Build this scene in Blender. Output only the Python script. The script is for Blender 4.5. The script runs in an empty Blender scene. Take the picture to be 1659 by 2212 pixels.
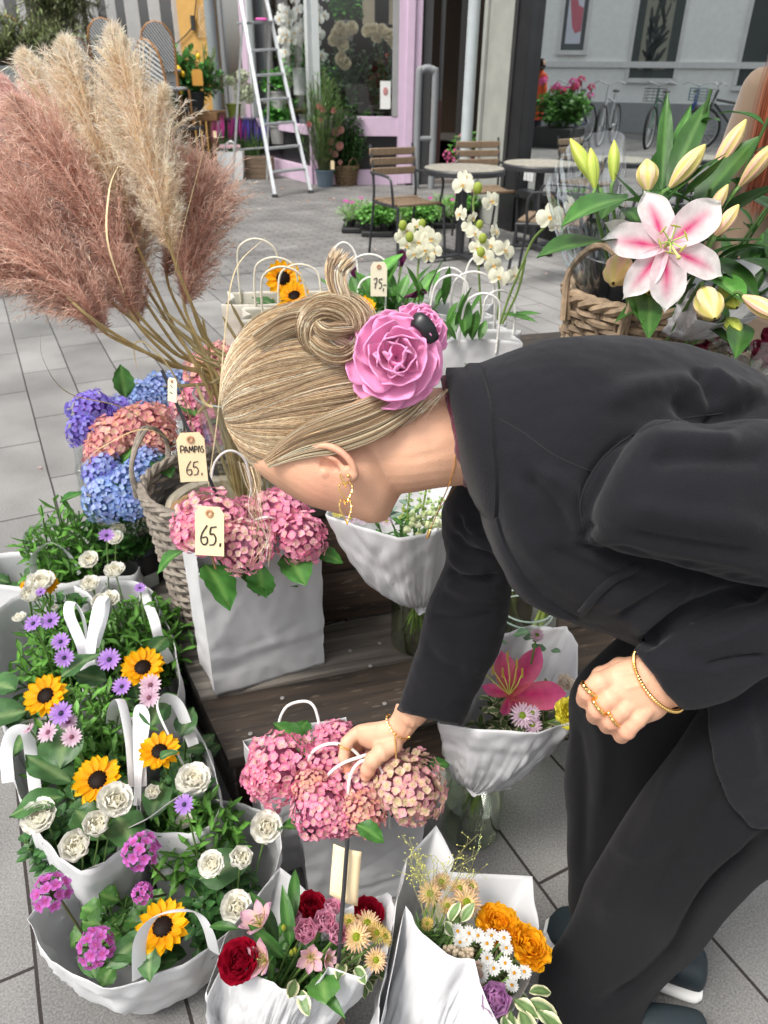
import bpy,math,random
import numpy as np
from mathutils import Vector,Matrix,noise
from mathutils.bvhtree import BVHTree
random.seed(7); R=random.Random(11)
scene=bpy.context.scene
# ------------------------------------------------------------------ camera, sky, sun, exposure
F=1609.0; TH=math.radians(30.4); H=1.35; RO=math.radians(0.75)
cT,sT,cR,sR=math.cos(TH),math.sin(TH),math.cos(RO),math.sin(RO)
cam_d=bpy.data.cameras.new("camera"); cam=bpy.data.objects.new("camera",cam_d)
scene.collection.objects.link(cam); scene.camera=cam
right=Vector((cR,sR*sT,sR*cT)); up=Vector((-sR,cR*sT,cR*cT)); back=Vector((0,-cT,sT))
m=Matrix((right,up,back)).transposed().to_4x4(); m.translation=Vector((0,0,H))
cam.matrix_world=m
cam_d.sensor_fit='VERTICAL'; cam_d.sensor_height=36.0; cam_d.lens=F/2212*36.0
cam_d.clip_start=0.02; cam_d.clip_end=500
cam_d.dof.use_dof=True; cam_d.dof.focus_distance=1.0; cam_d.dof.aperture_fstop=9.0
scene.render.resolution_x=768; scene.render.resolution_y=1024
world=bpy.data.worlds.new("World"); scene.world=world; world.use_nodes=True
wn=world.node_tree.nodes; wl=world.node_tree.links
sky=wn.new('ShaderNodeTexSky'); sky.sky_type='NISHITA'; sky.sun_disc=False
SUN_EL,SUN_AZ=math.radians(58),math.radians(-128)
sky.sun_elevation=SUN_EL; sky.sun_rotation=SUN_AZ; sky.dust_density=4.0; sky.air_density=1.0; sky.ozone_density=0.6
wn['Background'].inputs[1].default_value=0.145
# an overcast sky is grey-white: pull the Nishita colour most of the way to neutral
hs=wn.new('ShaderNodeHueSaturation'); hs.inputs['Saturation'].default_value=0.18
wl.new(sky.outputs[0],hs.inputs['Color']); wl.new(hs.outputs[0],wn['Background'].inputs[0])
sun_d=bpy.data.lights.new("sun",'SUN'); sun_d.energy=1.5; sun_d.angle=math.radians(16); sun_d.color=(1,0.94,0.85)
sun=bpy.data.objects.new("sun",sun_d); scene.collection.objects.link(sun)
sd=Vector((math.sin(SUN_AZ)*math.cos(SUN_EL),math.cos(SUN_AZ)*math.cos(SUN_EL),math.sin(SUN_EL)))
sun.rotation_euler=sd.to_track_quat('Z','Y').to_euler()
scene.view_settings.view_transform='Standard'; scene.view_settings.look='None'
scene.view_settings.exposure=0.88; scene.view_settings.gamma=1.0
# ------------------------------------------------------------------ helpers
def ray(u,v):
 a,b=u-829.5,1106-v
 a,b=a*cR-b*sR,a*sR+b*cR
 a/=F; b/=F
 return Vector((a,cT+b*sT,-sT+b*cT))
def P(u,v,d):return Vector((0,0,H))+ray(u,v)*d
def G(u,v,z=0.0):
 r=ray(u,v); t=(z-H)/r.z; return Vector((r.x*t,r.y*t,z))
def PX(u,v,x=None,y=None):
 r=ray(u,v); t=(x/r.x)if x is not None else(y/r.y); return Vector((0,0,H))+r*t
def lerp(a,b,t):return a+(b-a)*t
def V3(*a):return Vector(a)
def srgb(r,g,b):
 f=lambda c:(c/255/12.92)if c<=10 else((c/255+0.055)/1.055)**2.4
 return(f(r),f(g),f(b))
def frame(d,upv=(0,0,1)):
 z=Vector(d).normalized(); x=Vector(upv).cross(z)
 if x.length<1e-4:x=Vector((1,0,0)).cross(z)
 x.normalize(); y=z.cross(x); return x,y,z
def MAT(loc,d=(0,0,1),s=1.0,spin=0.0,upv=(0,0,1)):
 x,y,z=frame(d,upv)
 c,sn=math.cos(spin),math.sin(spin); X=x*c+y*sn; Y=y*c-x*sn
 if not hasattr(s,'__len__'):s=(s,s,s)
 m=np.eye(4); m[:3,0]=np.array(X)*s[0]; m[:3,1]=np.array(Y)*s[1]; m[:3,2]=np.array(z)*s[2]; m[:3,3]=np.array(loc)
 return m
def crom(pts,n):
 """Catmull-Rom through pts (tuples of floats or Vectors), n samples per span."""
 a=np.array([tuple(p)for p in pts],float); a=np.vstack([2*a[0]-a[1],a,2*a[-1]-a[-2]]); o=[]
 for i in range(1,len(a)-2):
  for k in range(n):
   t=k/n; t2=t*t; t3=t2*t
   o.append(0.5*(2*a[i]+(a[i+1]-a[i-1])*t+(2*a[i-1]-5*a[i]+4*a[i+1]-a[i+2])*t2+(3*a[i]-a[i-1]-3*a[i+1]+a[i+2])*t3))
 o.append(a[-2]); return np.array(o)
COLOR=(0.8,0.8,0.8)
class MB:
 def __init__(s):s.V=[]; s.C=[]; s.L=[]; s.N=[]; s.n=0; s.M=[]; s.mi=0
 def add(s,V,Fc,col=COLOR,M=None):
  V=np.asarray(V,float).reshape(-1,3)
  if M is not None:V=V@M[:3,:3].T+M[:3,3]
  C=np.asarray(col,float)
  if C.ndim==1:C=np.tile(C[:3],(len(V),1))
  s.V.append(V); s.C.append(C[:,:3])
  if isinstance(Fc,tuple):loops,tot=Fc
  else:
   loops=np.array([i for f in Fc for i in f],int); tot=np.array([len(f)for f in Fc],int)
  s.L.append(loops+s.n); s.N.append(tot); s.M.append(np.full(len(tot),s.mi)); s.n+=len(V)
 def tpl(s,T,M=None,tint=None):
  V,Fc,C=T
  if tint is not None:C=np.clip(C*np.asarray(tint),0,1)
  s.add(V,Fc,C,M)
 def quad(s,a,b,c,d,col=COLOR):s.add([a,b,c,d],[(0,1,2,3)],col)
 def box(s,c,size,col=COLOR,M=None,taper=1.0):
  x,y,z=size[0]/2,size[1]/2,size[2]/2; t=taper
  v=[(-x,-y,-z),(x,-y,-z),(x,y,-z),(-x,y,-z),(-x*t,-y*t,z),(x*t,-y*t,z),(x*t,y*t,z),(-x*t,y*t,z)]
  v=np.array(v)+np.array(tuple(c))
  s.add(v,[(3,2,1,0),(4,5,6,7),(0,1,5,4),(1,2,6,5),(2,3,7,6),(3,0,4,7)],col,M)
 def bbox(s,c,size,bev=0.003,col=COLOR,M=None):
  """box with chamfered edges"""
  x,y,z=[k/2 for k in size]; b=min(bev,x*.9,y*.9,z*.9); v=[]; idx={}
  for sx in(-1,1):
   for sy in(-1,1):
    for sz in(-1,1):
     for k in range(3):
      p=[sx*(x-b),sy*(y-b),sz*(z-b)]; p[k]=(sx,sy,sz)[k]*(x,y,z)[k]
      idx[(sx,sy,sz,k)]=len(v); v.append(p)
  f=[]
  for k in range(3):
   a_,b_=(k+1)%3,(k+2)%3
   for sg in(-1,1):
    q=[]
    for p_,q_ in((-1,-1),(1,-1),(1,1),(-1,1)):
     t=[0,0,0]; t[k]=sg; t[a_]=p_; t[b_]=q_; q.append(idx[(t[0],t[1],t[2],k)])
    f.append(q if sg>0 else q[::-1])
  for k in range(3):
   a_,b_=(k+1)%3,(k+2)%3
   for p_ in(-1,1):
    for q_ in(-1,1):
     t0=[0,0,0]; t0[a_]=p_; t0[b_]=q_; t1=list(t0); t0[k]=-1; t1[k]=1
     q=[idx[(*t0,a_)],idx[(*t1,a_)],idx[(*t1,b_)],idx[(*t0,b_)]]
     f.append(q if p_*q_<0 else q[::-1])
  for sx in(-1,1):
   for sy in(-1,1):
    for sz in(-1,1):
     q=[idx[(sx,sy,sz,k)]for k in range(3)]; f.append(q if sx*sy*sz>0 else q[::-1])
  s.add(np.array(v)+np.array(tuple(c)),f,col,M)
 def tube(s,pts,r,n=8,col=COLOR,cap=True,M=None,flat=None,upv=None):
  """swept tube; r number or list; flat=(a,b) elliptical"""
  p=np.array([tuple(q)for q in pts],float); m_=len(p); r=np.full(m_,r)if np.isscalar(r)else np.asarray(r,float)
  t=np.gradient(p,axis=0); t/=np.maximum(np.linalg.norm(t,axis=1,keepdims=True),1e-9)
  x=np.cross(upv if upv is not None else(0.0,0.0,1.0),t[0])
  if np.linalg.norm(x)<1e-3:x=np.cross((1.0,0.2,0),t[0])
  X=[]
  for i in range(m_):
   x=x-t[i]*np.dot(x,t[i]); x/=max(np.linalg.norm(x),1e-9); X.append(x)
  X=np.array(X); Y=np.cross(t,X); fa,fb=flat or(1,1)
  a=np.arange(n)*2*math.pi/n; ca,sa=np.cos(a)*fa,np.sin(a)*fb
  V=p[:,None,:]+r[:,None,None]*(X[:,None,:]*ca[None,:,None]+Y[:,None,:]*sa[None,:,None])
  V=V.reshape(-1,3)
  i=np.arange(m_-1)[:,None]*n; k=np.arange(n)[None,:]; k2=(k+1)%n
  q=np.stack([i+k,i+k2,i+n+k2,i+n+k],-1).reshape(-1)
  tot=np.full((m_-1)*n,4)
  if cap:
   q=np.concatenate([q,np.arange(n)[::-1],np.arange(n)+(m_-1)*n]); tot=np.concatenate([tot,[n,n]])
  C=np.asarray(col,float)
  if C.ndim==2 and len(C)==m_:C=np.repeat(C,n,axis=0)
  s.add(V,(q,tot),C,M)
 def lathe(s,prof,n=24,col=COLOR,M=None,wob=None):
  """prof [(r,z)...] around Z"""
  m_=len(prof); a=np.arange(n)*2*math.pi/n; V=[]
  for r,z in prof:V.append(np.stack([r*np.cos(a),r*np.sin(a),np.full(n,z)],-1))
  V=np.array(V).reshape(-1,3)
  if wob is not None:V=wob(V)
  i=np.arange(m_-1)[:,None]*n; k=np.arange(n)[None,:]; k2=(k+1)%n
  q=np.stack([i+k,i+k2,i+n+k2,i+n+k],-1).reshape(-1)
  s.add(V,(q,np.full((m_-1)*n,4)),col,M)
 def grid(s,V,nu,nv,col=COLOR,M=None,closed=False):
  i=np.arange(nu-1)[:,None]*nv; kk=nv if closed else nv-1; k=np.arange(kk)[None,:]; k2=(k+1)%nv
  q=np.stack([i+k,i+k2,i+nv+k2,i+nv+k],-1).reshape(-1)
  s.add(V,(q,np.full((nu-1)*kk,4)),col,M)
 def sphere(s,c,r,n=12,m_=8,col=COLOR,M=None):
  r=(r,r,r)if np.isscalar(r)else r
  V=[(0,0,-1)]
  for i in range(1,m_):
   th=-math.pi/2+math.pi*i/m_
   for k in range(n):V.append((math.cos(th)*math.cos(2*math.pi*k/n),math.cos(th)*math.sin(2*math.pi*k/n),math.sin(th)))
  V.append((0,0,1)); f=[(0,1+(k+1)%n,1+k)for k in range(n)]
  for i in range(m_-2):
   for k in range(n):a_=1+i*n+k; b_=1+i*n+(k+1)%n; f.append((a_,b_,b_+n,a_+n))
  t=len(V)-1; f+=[(t,t-n+k,t-n+(k+1)%n)for k in range(n)]
  s.add(np.array(V)*np.array(r)+np.array(tuple(c)),f,col,M)
 def mesh(s,name,smooth=True):
  me=bpy.data.meshes.new(name)
  V=np.vstack(s.V); L=np.concatenate(s.L); N=np.concatenate(s.N); C=np.vstack(s.C)
  me.vertices.add(len(V)); me.vertices.foreach_set('co',V.astype(np.float32).ravel())
  me.loops.add(len(L)); me.loops.foreach_set('vertex_index',L.astype(np.int32))
  me.polygons.add(len(N)); st=np.concatenate([[0],np.cumsum(N)[:-1]])
  me.polygons.foreach_set('loop_start',st.astype(np.int32)); me.polygons.foreach_set('loop_total',N.astype(np.int32))
  me.polygons.foreach_set('use_smooth',np.full(len(N),smooth))
  me.polygons.foreach_set('material_index',np.concatenate(s.M).astype(np.int32))
  me.update(calc_edges=True)
  ca=me.color_attributes.new('Col','FLOAT_COLOR','POINT')
  ca.data.foreach_set('color',np.hstack([C,np.ones((len(C),1))]).astype(np.float32).ravel())
  me.validate(); return me
 def build(s,name,mat,parent=None,smooth=True,sharp=40):
  if not s.V:return None
  me=s.mesh(name,smooth)
  for mm in(mat if isinstance(mat,(list,tuple))else[mat]):me.materials.append(mm)
  if sharp is not None:me.set_sharp_from_angle(angle=math.radians(sharp))
  o=bpy.data.objects.new(name,me); scene.collection.objects.link(o)
  if parent:o.parent=parent
  return o
def tag(o,label=None,cat=None,group=None,kind=None):
 if label:o["label"]=label
 if cat:o["category"]=cat
 if group:o["group"]=group
 if kind:o["kind"]=kind
 return o
def thing(name,loc,label,cat,group=None):
 o=bpy.data.objects.new(name,None); scene.collection.objects.link(o); o.empty_display_size=0.05
 o.location=loc; tag(o,label,cat,group); return o
def adopt(root):
 """children were built in world coordinates: shift them so that the root Empty sits at the thing's base"""
 inv=Matrix.Translation(-Vector(root.location))
 for c in root.children:
  if c.matrix_parent_inverse==Matrix.Identity(4):c.matrix_parent_inverse=inv
 return root
 # ------------------------------------------------------------------ materials
MATS={}
def mat(name,col=None,rough=0.6,vcol=False,bump=0.0,bscale=60.0,var=0.0,vscale=8.0,metal=0.0,spec=0.5,trans=0.0,sss=0.0,sheen=0.0,stretch=(1,1,1),sssr=(1,.35,.2),coat=0.0,alpha=1.0):
 if name in MATS:return MATS[name]
 M_=bpy.data.materials.new(name); M_.use_nodes=True; nt=M_.node_tree; N=nt.nodes; L=nt.links
 b=N['Principled BSDF']; out=N['Material Output']
 b.inputs['Roughness'].default_value=rough; b.inputs['Metallic'].default_value=metal; b.inputs['Specular IOR Level'].default_value=spec
 if coat:b.inputs['Coat Weight'].default_value=coat
 src=None
 if vcol:
  at=N.new('ShaderNodeAttribute'); at.attribute_name='Col'; src=at.outputs['Color']
 elif col is not None:
  rgb=N.new('ShaderNodeRGB'); rgb.outputs[0].default_value=(*col,1); src=rgb.outputs[0]
 tc=N.new('ShaderNodeTexCoord'); mp=N.new('ShaderNodeMapping'); mp.inputs['Scale'].default_value=stretch
 L.new(tc.outputs['Object'],mp.inputs['Vector'])
 if var:
  nz=N.new('ShaderNodeTexNoise'); nz.inputs['Scale'].default_value=vscale; nz.inputs['Detail'].default_value=6
  L.new(mp.outputs[0],nz.inputs['Vector'])
  mr=N.new('ShaderNodeMapRange'); mr.inputs[1].default_value=.3; mr.inputs[2].default_value=.7; mr.inputs[3].default_value=1-var; mr.inputs[4].default_value=1+var
  L.new(nz.outputs['Fac'],mr.inputs[0])
  mx=N.new('ShaderNodeVectorMath'); mx.operation='SCALE'; L.new(src,mx.inputs[0]); L.new(mr.outputs[0],mx.inputs['Scale']); src=mx.outputs[0]
 L.new(src,b.inputs['Base Color'])
 if bump:
  nb=N.new('ShaderNodeTexNoise'); nb.inputs['Scale'].default_value=bscale; nb.inputs['Detail'].default_value=4; L.new(mp.outputs[0],nb.inputs['Vector'])
  if 'paper' in name or 'white' in name and 'cord' not in name:nb.noise_type='RIDGED_MULTIFRACTAL'; nb.inputs['Detail'].default_value=3; nb.inputs['Distortion'].default_value=.4
  bp=N.new('ShaderNodeBump'); bp.inputs['Strength'].default_value=bump; bp.inputs['Distance'].default_value=0.002
  L.new(nb.outputs['Fac'],bp.inputs['Height']); L.new(bp.outputs[0],b.inputs['Normal'])
 if sss:
  b.inputs['Subsurface Weight'].default_value=sss; b.inputs['Subsurface Radius'].default_value=sssr; b.inputs['Subsurface Scale'].default_value=0.006
 if sheen:b.inputs['Sheen Weight'].default_value=sheen; b.inputs['Sheen Roughness'].default_value=0.5
 if trans:
  tr=N.new('ShaderNodeBsdfTranslucent'); L.new(src,tr.inputs['Color']); ms=N.new('ShaderNodeMixShader'); ms.inputs[0].default_value=trans
  L.new(b.outputs[0],ms.inputs[1]); L.new(tr.outputs[0],ms.inputs[2]); L.new(ms.outputs[0],out.inputs[0])
 MATS[name]=M_; M_["b"]=1; return M_
def glassmat(name,tint=(1,1,1),refl=0.08,rough=0.0,gcol=(1,1,1),fres=True):
 """thin glass: transparent plus mirror reflection"""
 if name in MATS:return MATS[name]
 M_=bpy.data.materials.new(name); M_.use_nodes=True; N=M_.node_tree.nodes; L=M_.node_tree.links; N.remove(N['Principled BSDF'])
 t=N.new('ShaderNodeBsdfTransparent'); t.inputs[0].default_value=(*tint,1); g=N.new('ShaderNodeBsdfGlossy'); g.inputs[0].default_value=(*gcol,1); g.inputs['Roughness'].default_value=rough
 mx=N.new('ShaderNodeMixShader'); L.new(t.outputs[0],mx.inputs[1]); L.new(g.outputs[0],mx.inputs[2])
 if fres:
  lw=N.new('ShaderNodeLayerWeight'); lw.inputs[0].default_value=0.25; mr=N.new('ShaderNodeMapRange'); mr.inputs[3].default_value=refl; mr.inputs[4].default_value=min(1,refl+.6)
  L.new(lw.outputs['Facing'],mr.inputs[0]); L.new(mr.outputs[0],mx.inputs[0])
 else:mx.inputs[0].default_value=refl
 L.new(mx.outputs[0],N['Material Output'].inputs[0]); MATS[name]=M_; return M_
PETAL=mat('petal',vcol=True,rough=0.55,trans=0.46,var=0.10,vscale=90,spec=0.25)
LEAF=mat('leaf',vcol=True,rough=0.42,trans=0.24,var=0.18,vscale=45,bump=0.25,bscale=220,spec=0.4)
STEM=mat('stem',vcol=True,rough=0.6,var=0.15,vscale=60)
PAPER=mat('white_paper',col=(0.61,0.613,0.625),rough=0.7,bump=0.35,bscale=9,trans=0.15,var=0.03,vscale=10)
PAPERC=mat('cream_paper',col=(0.68,0.65,0.57),rough=0.75,bump=0.3,bscale=10,trans=0.15,var=0.03,vscale=10)
METALG=mat('gold',col=(0.95,0.62,0.22),rough=0.22,metal=1.0)
BLACKM=mat('black_metal',col=(0.02,0.021,0.024),rough=0.45,var=0.2)
PLASTB=mat('black_plastic',col=(0.015,0.015,0.017),rough=0.35)
VC=mat('painted',vcol=True,rough=0.6,var=0.06,vscale=5)
VCR=mat('rough_painted',vcol=True,rough=0.85,var=0.15,vscale=12,bump=0.3,bscale=80)
PETW=mat('white_petal',vcol=True,rough=0.6,trans=0.30,var=0.04,vscale=90,spec=0.2)
KRAFT=mat('card',col=srgb(226,204,165),rough=0.8,var=0.04,vscale=30)
INK=mat('ink',col=(0.012,0.012,0.014),rough=0.6)
# ------------------------------------------------------------------ petals, flowers, leaves: templates are (V, (loops, totals), C)
def tgrid(nu,nv):
 i=np.arange(nu-1)[:,None]*nv; k=np.arange(nv-1)[None,:]
 q=np.stack([i+k,i+nv+k,i+nv+k+1,i+k+1],-1).reshape(-1); return q,np.full((nu-1)*(nv-1),4)
def petal(L=1.0,W=.4,pw=.5,base=.15,cup=.15,curl=0.0,lift=0.0,tip=0.0,nl=6,nw=5,c0=(1,1,1),c1=(1,1,1),cm=None,ruf=0.0,seed=0,streak=None,cw=1.5,cl=1.9):
 """petal lying along +X, cup = raised edges, curl = bends up (+) or down (-) along its length; pw = where it is widest"""
 rr=random.Random(seed); V=[]; C=[]
 ph=rr.uniform(0,6)
 for i in range(nl):
  t=i/(nl-1)
  if t<pw:w=base+(1-base)*math.sin(t/pw*math.pi/2)
  else:w=math.cos(((t-pw)/(1-pw))**1.6*math.pi/2*(1-tip*.5))if t<1 else max(.02,tip*.5)
  a=curl*t; x=L*(math.sin(a)/curl if abs(curl)>1e-3 else t); z=L*((1-math.cos(a))/curl if abs(curl)>1e-3 else 0)+lift*L*t
  for k in range(nw):
   s=-1+2*k/(nw-1); rz=ruf*L*math.sin(s*5+ph+i)*t*abs(s)
   V.append((x-(0.04*L*abs(s)*t),s*w*W/2,z+cup*W*s*s*(1-.3*t)+rz))
   c=np.array(c0)*(1-t)+np.array(c1)*t
   if cm is not None:g=max(0,1-abs(s)*cw)**.8*max(0,1-abs(t-.35)*cl)**.7; c=c*(1-g)+np.array(cm)*g
   if streak is not None and abs(s)<.3:c=c*.6+np.array(streak)*.4
   C.append(c)
 return np.array(V),tgrid(nl,nw),np.clip(np.array(C),0,1)
class T(MB):
 """template under construction"""
 def done(s):return np.vstack(s.V),(np.concatenate(s.L),np.concatenate(s.N)),np.vstack(s.C)
def RZ(a):c,s=math.cos(a),math.sin(a); m=np.eye(4); m[0,0]=c; m[0,1]=-s; m[1,0]=s; m[1,1]=c; return m
def RY(a):c,s=math.cos(a),math.sin(a); m=np.eye(4); m[0,0]=c; m[0,2]=s; m[2,0]=-s; m[2,2]=c; return m
def RX(a):c,s=math.cos(a),math.sin(a); m=np.eye(4); m[1,1]=c; m[1,2]=-s; m[2,1]=s; m[2,2]=c; return m
def TR(x,y,z):m=np.eye(4); m[:3,3]=(x,y,z); return m
def SC(s):m=np.eye(4); m[0,0]=m[1,1]=m[2,2]=s; return m
def ring(t,pet,n,r0=.05,tilt=0.0,off=0.0,jit=.06,z=0.0,js=.08,rr=R):
 for k in range(n):
  a=2*math.pi*(k+off)/n+rr.uniform(-jit,jit)
  t.tpl(pet[k%len(pet)]if isinstance(pet,list)else pet,RZ(a)@TR(r0,0,z)@RY(-tilt+rr.uniform(-js,js)),tint=rr.uniform(.88,1.08))
def dome(t,r,h,col,n=60,col2=None,bs=.12,rr=R,z0=0.0):
 """dome of little bumps"""
 t.sphere((0,0,z0),(r,r,h),14,8,col)
 for k in range(n):
  q=math.sqrt((k+.5)/n); a=k*2.39996; x,y=r*q*math.cos(a),r*q*math.sin(a); z=z0+h*math.sqrt(max(0,1-q*q))
  c=col if col2 is None or rr.random()<q*.9 else col2
  t.add([(x-r*bs,y,z),(x,y-r*bs,z),(x+r*bs,y,z),(x,y+r*bs,z),(x,y,z+r*bs*1.6)],[(0,1,4),(1,2,4),(2,3,4),(3,0,4)],np.array(c)*rr.uniform(.6,1.4))
def sunflower_t(rr):
 t=T(); c0,c1=(.88,.34,.006),(.93,.56,.008)
 ps=[petal(.62,.30,.45,.35,.18,rr.uniform(-.35,.35),0,0,7,5,c0,c1,cm=(.95,.48,.006),seed=k)for k in range(4)]
 ring(t,ps,15,.33,.12,0,.07,.02,.14,rr); ring(t,ps,12,.30,.38,.5,.08,.05,.16,rr)
 dome(t,.37,.15,(.018,.008,.005),150,(.05,.02,.01),.05,rr,.03); return t.done()
def daisy_t(rr,col=(.42,.20,.68),tipc=(.55,.32,.80),cen=(.03,.03,.10),cen2=(.5,.4,.1),n=17,W=.23,tilt=.12,L=.78):
 t=T(); ps=[petal(L,W,.6,.35,.12,rr.uniform(-.3,.3),0,.35,5,3,np.array(col)*.85,tipc,seed=k)for k in range(3)]
 ring(t,ps,n,.16,tilt,0,.06,.01,.1,rr); dome(t,.2,.12,cen,26,cen2,.09,rr,.02); return t.done()
def rose_t(rr,col=(.82,.80,.68),inner=(.86,.78,.50),open_=1.0,layers=5):
 t=T(); c=np.array(col); ci=np.array(inner); t.sphere((0,0,.12),(.36,.36,.26),10,6,ci*.9)
 for l in range(layers):
  f=l/(layers-1); n=(4,5,6,6,7,7)[l]
  L=lerp(.5,1.15,f); cc=ci*(1-f)+c*f
  pet=[petal(L,L*1.2,.62,.5,.26,lerp(1.4,.75,f),0,.75,6,6,cc*.93,cc,ruf=.05*f,seed=k+l*5+rr.randrange(99))for k in range(3)]
  ring(t,pet,n,.04+.05*f,lerp(.95,.12 if open_>.6 else .55,f),l*.37,.12,.12-.12*f+.1,.1,rr)
 for k in range(7):a=k*2.4; t.tpl(petal(.3,.3,.6,.5,.5,1.0,0,.7,4,4,ci,ci*.95,seed=k),RZ(a)@TR(.015,0,.22)@RY(-1.25))
 for k in range(5):t.tpl(petal(.45,.16,.4,.5,.1,-.6,0,0,4,3,(.08,.18,.04),(.10,.22,.05)),RZ(k*1.257)@RY(.5))
 return t.done()
def floret_t(rr,c,ce,n=4,W=.95,wide=.45):
 t=T(); c=np.array(c); ce=np.array(ce)
 ps=[petal(.62,W*.66,.55,.4,.16,rr.uniform(-.35,.6),0,.6,5,4,ce,c*rr.uniform(.88,1.08),ruf=.05,seed=rr.randrange(99))for k in range(n)]
 ring(t,ps,n,.02,rr.uniform(.0,.25),0,.08,0,.12,rr); t.sphere((0,0,.05),.07,6,4,(.5,.45,.3)); return t.done()
def hydrangea(mb,c,r,pal,axis=(0,0,1),n=None,rr=R,squash=.76,fs=.40):
 """mophead: florets over a ball; pal = list of (petal colour, centre colour)"""
 tp=[floret_t(rr,*pal[k%len(pal)])for k in range(len(pal)*3)]
 n=int((n or 105)*1.1); x,y,z=frame(axis); A=Matrix((x,y,z)).transposed(); c=Vector(c); ph=rr.uniform(0,6)
 mb.sphere(c-z*r*.12,r*.78,12,8,np.array(pal[0][0])*.35)
 for k in range(n):
  h=1-1.5*(k+.5)/n; a=k*2.39996+ph; q=math.sqrt(max(0,1-h*h)); d=A@V3(q*math.cos(a),q*math.sin(a),h)
  bump=1+.30*noise.noise(d*1.9+c*9)+rr.uniform(-.07,.07)
  p=c+(d-z*(d.dot(z))*(1-squash))*r*bump
  dd=(d+V3(rr.uniform(-.55,.55),rr.uniform(-.55,.55),rr.uniform(-.3,.5))).normalized()
  side=min(len(tp)-1,int((noise.noise(d*1.6+c*5)*.9+.5+rr.uniform(-.18,.18))*len(tp))); side=max(0,side)
  mb.tpl(tp[side],MAT(p,dd,r*fs*rr.uniform(.85,1.15),rr.uniform(0,6)),tint=rr.uniform(.85,1.08))
def geranium(mb,c,r,rr=R,axis=(0,0,1),col=(.66,.20,.60),n=14,full=True):
 x,y,z=frame(axis); A=Matrix((x,y,z)).transposed(); c=Vector(c); tp=[]
 for k in range(4):
  t=T(); cc=np.array(col)*rr.uniform(.85,1.15); ps=[petal(.62,.5,.65,.3,.1,rr.uniform(-.2,.35),0,.7,5,4,(.55,.08,.35),cc,seed=j)for j in range(3)]
  ring(t,ps,5,.02,.15,0,.1,0,.15,rr); t.sphere((0,0,.05),.06,6,4,(.7,.3,.3)); tp.append(t.done())
 for k in range(n):
  h=1-(1.15 if full else .8)*(k+.5)/n; a=k*2.39996; q=math.sqrt(max(0,1-h*h)); d=A@V3(q*math.cos(a),q*math.sin(a),h)
  p=c+d*r*.72; mb.tube([c-z*r*.9,c-z*r*.2+d*r*.2,p],r*.03,5,(.14,.2,.06)); mb.tpl(tp[k%4],MAT(p,d+V3(rr.uniform(-.3,.3),rr.uniform(-.3,.3),.1),r*.46,rr.uniform(0,6)),tint=rr.uniform(.9,1.1))
def mum_t(rr,c0=(.80,.60,.50),c1=(.86,.74,.62),cen=(.25,.34,.02),cen2=(.72,.62,.05),n=(22,20,16),yel=(.82,.68,.25)):
 t=T()
 for l,nn in enumerate(n):
  ps=[petal(.72-.13*l,.13,.6,.5,.35,rr.uniform(-.1,.4),0,.6,5,3,yel,np.array(c0)*(1-l*.3)+np.array(c1)*l*.3,seed=k)for k in range(3)]
  ring(t,ps,nn,.20-.02*l,.05+.30*l,l*.5,.09,.03*l,.12,rr)
 dome(t,.27,.17,cen,55,cen2,.07,rr,.06); return t.done()
def ruffle_t(rr,col,layers=5,dens=9,L=.85,inner=None):
 """carnation / ranunculus"""
 t=T(); c=np.array(col); ci=np.array(inner if inner is not None else col)
 for l in range(layers):
  f=l/(layers-1); cc=ci*(1-f)+c*f
  ps=[petal(lerp(.4,L,f),lerp(.45,.75,f),.7,.3,.12,lerp(.9,.2,f),0,.9,6,7,cc*.85,cc,ruf=.13,seed=rr.randrange(999))for k in range(4)]
  ring(t,ps,dens-3+l,.03,lerp(1.15,.18,f),l*.41,.2,.05,.18,rr)
 return t.done()
def lily_t(rr,edge,mid,base,n=6,W=.36,curl=-.75,tilt=.35,anth=(.34,.30,.03),L=1.0,stam=True,cup=.22):
 t=T()
 for k in range(n):
  wf=W*(1.15 if k%2 else .85)
  p=petal(L*rr.uniform(.93,1.05),wf,.55,.35,cup,curl*rr.uniform(.8,1.25),0,.05,10,7,base,edge,cm=mid,ruf=.025,seed=k)
  t.tpl(p,RZ(k*math.pi*2/n+rr.uniform(-.06,.06))@TR(.03,0,-.01 if k%2 else 0)@RY(-tilt+rr.uniform(-.08,.08)))
 if stam:
  for k in range(6):
   a=k*1.047+.4; e=V3(.2*math.cos(a),.2*math.sin(a),.42); t.tube([V3(0,0,0),V3(.07*math.cos(a),.07*math.sin(a),.25),e],.012,5,(.35,.45,.08))
   t.sphere(e,(.035,.10,.022),8,5,anth,M=None)
  t.tube([V3(0,0,0),V3(.02,.02,.3),V3(.05,.03,.48)],.022,6,(.5,.55,.15)); t.sphere((.05,.03,.49),.035,8,5,(.45,.5,.2))
 return t.done()
def bud_t(c0,c1,c2,n=3,fat=.2):
 """closed lily bud along +Z, length 1"""
 t=T(); nu,nv=12,18; V=[]; C=[]
 for i in range(nu):
  f=i/(nu-1); r=fat*(math.sin(math.pi*min(1,f*.93+.07)**1.15)**.75)if f<.99 else .02
  for k in range(nv):
   a=2*math.pi*k/nv; rd=abs(math.cos(a*n/2)); V.append((r*(1-.14*rd**8)*math.cos(a),r*(1-.14*rd**8)*math.sin(a),f))
   g=rd**3; c=np.array(c0)*(1-g)+np.array(c1)*g; e=max(0,f*1.6-.75)**1.2; c=c*(1-min(1,e))+np.array(c2)*min(1,e); C.append(c)
 t.grid(np.array(V),nu,nv,np.array(C),closed=True); return t.done()
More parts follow.
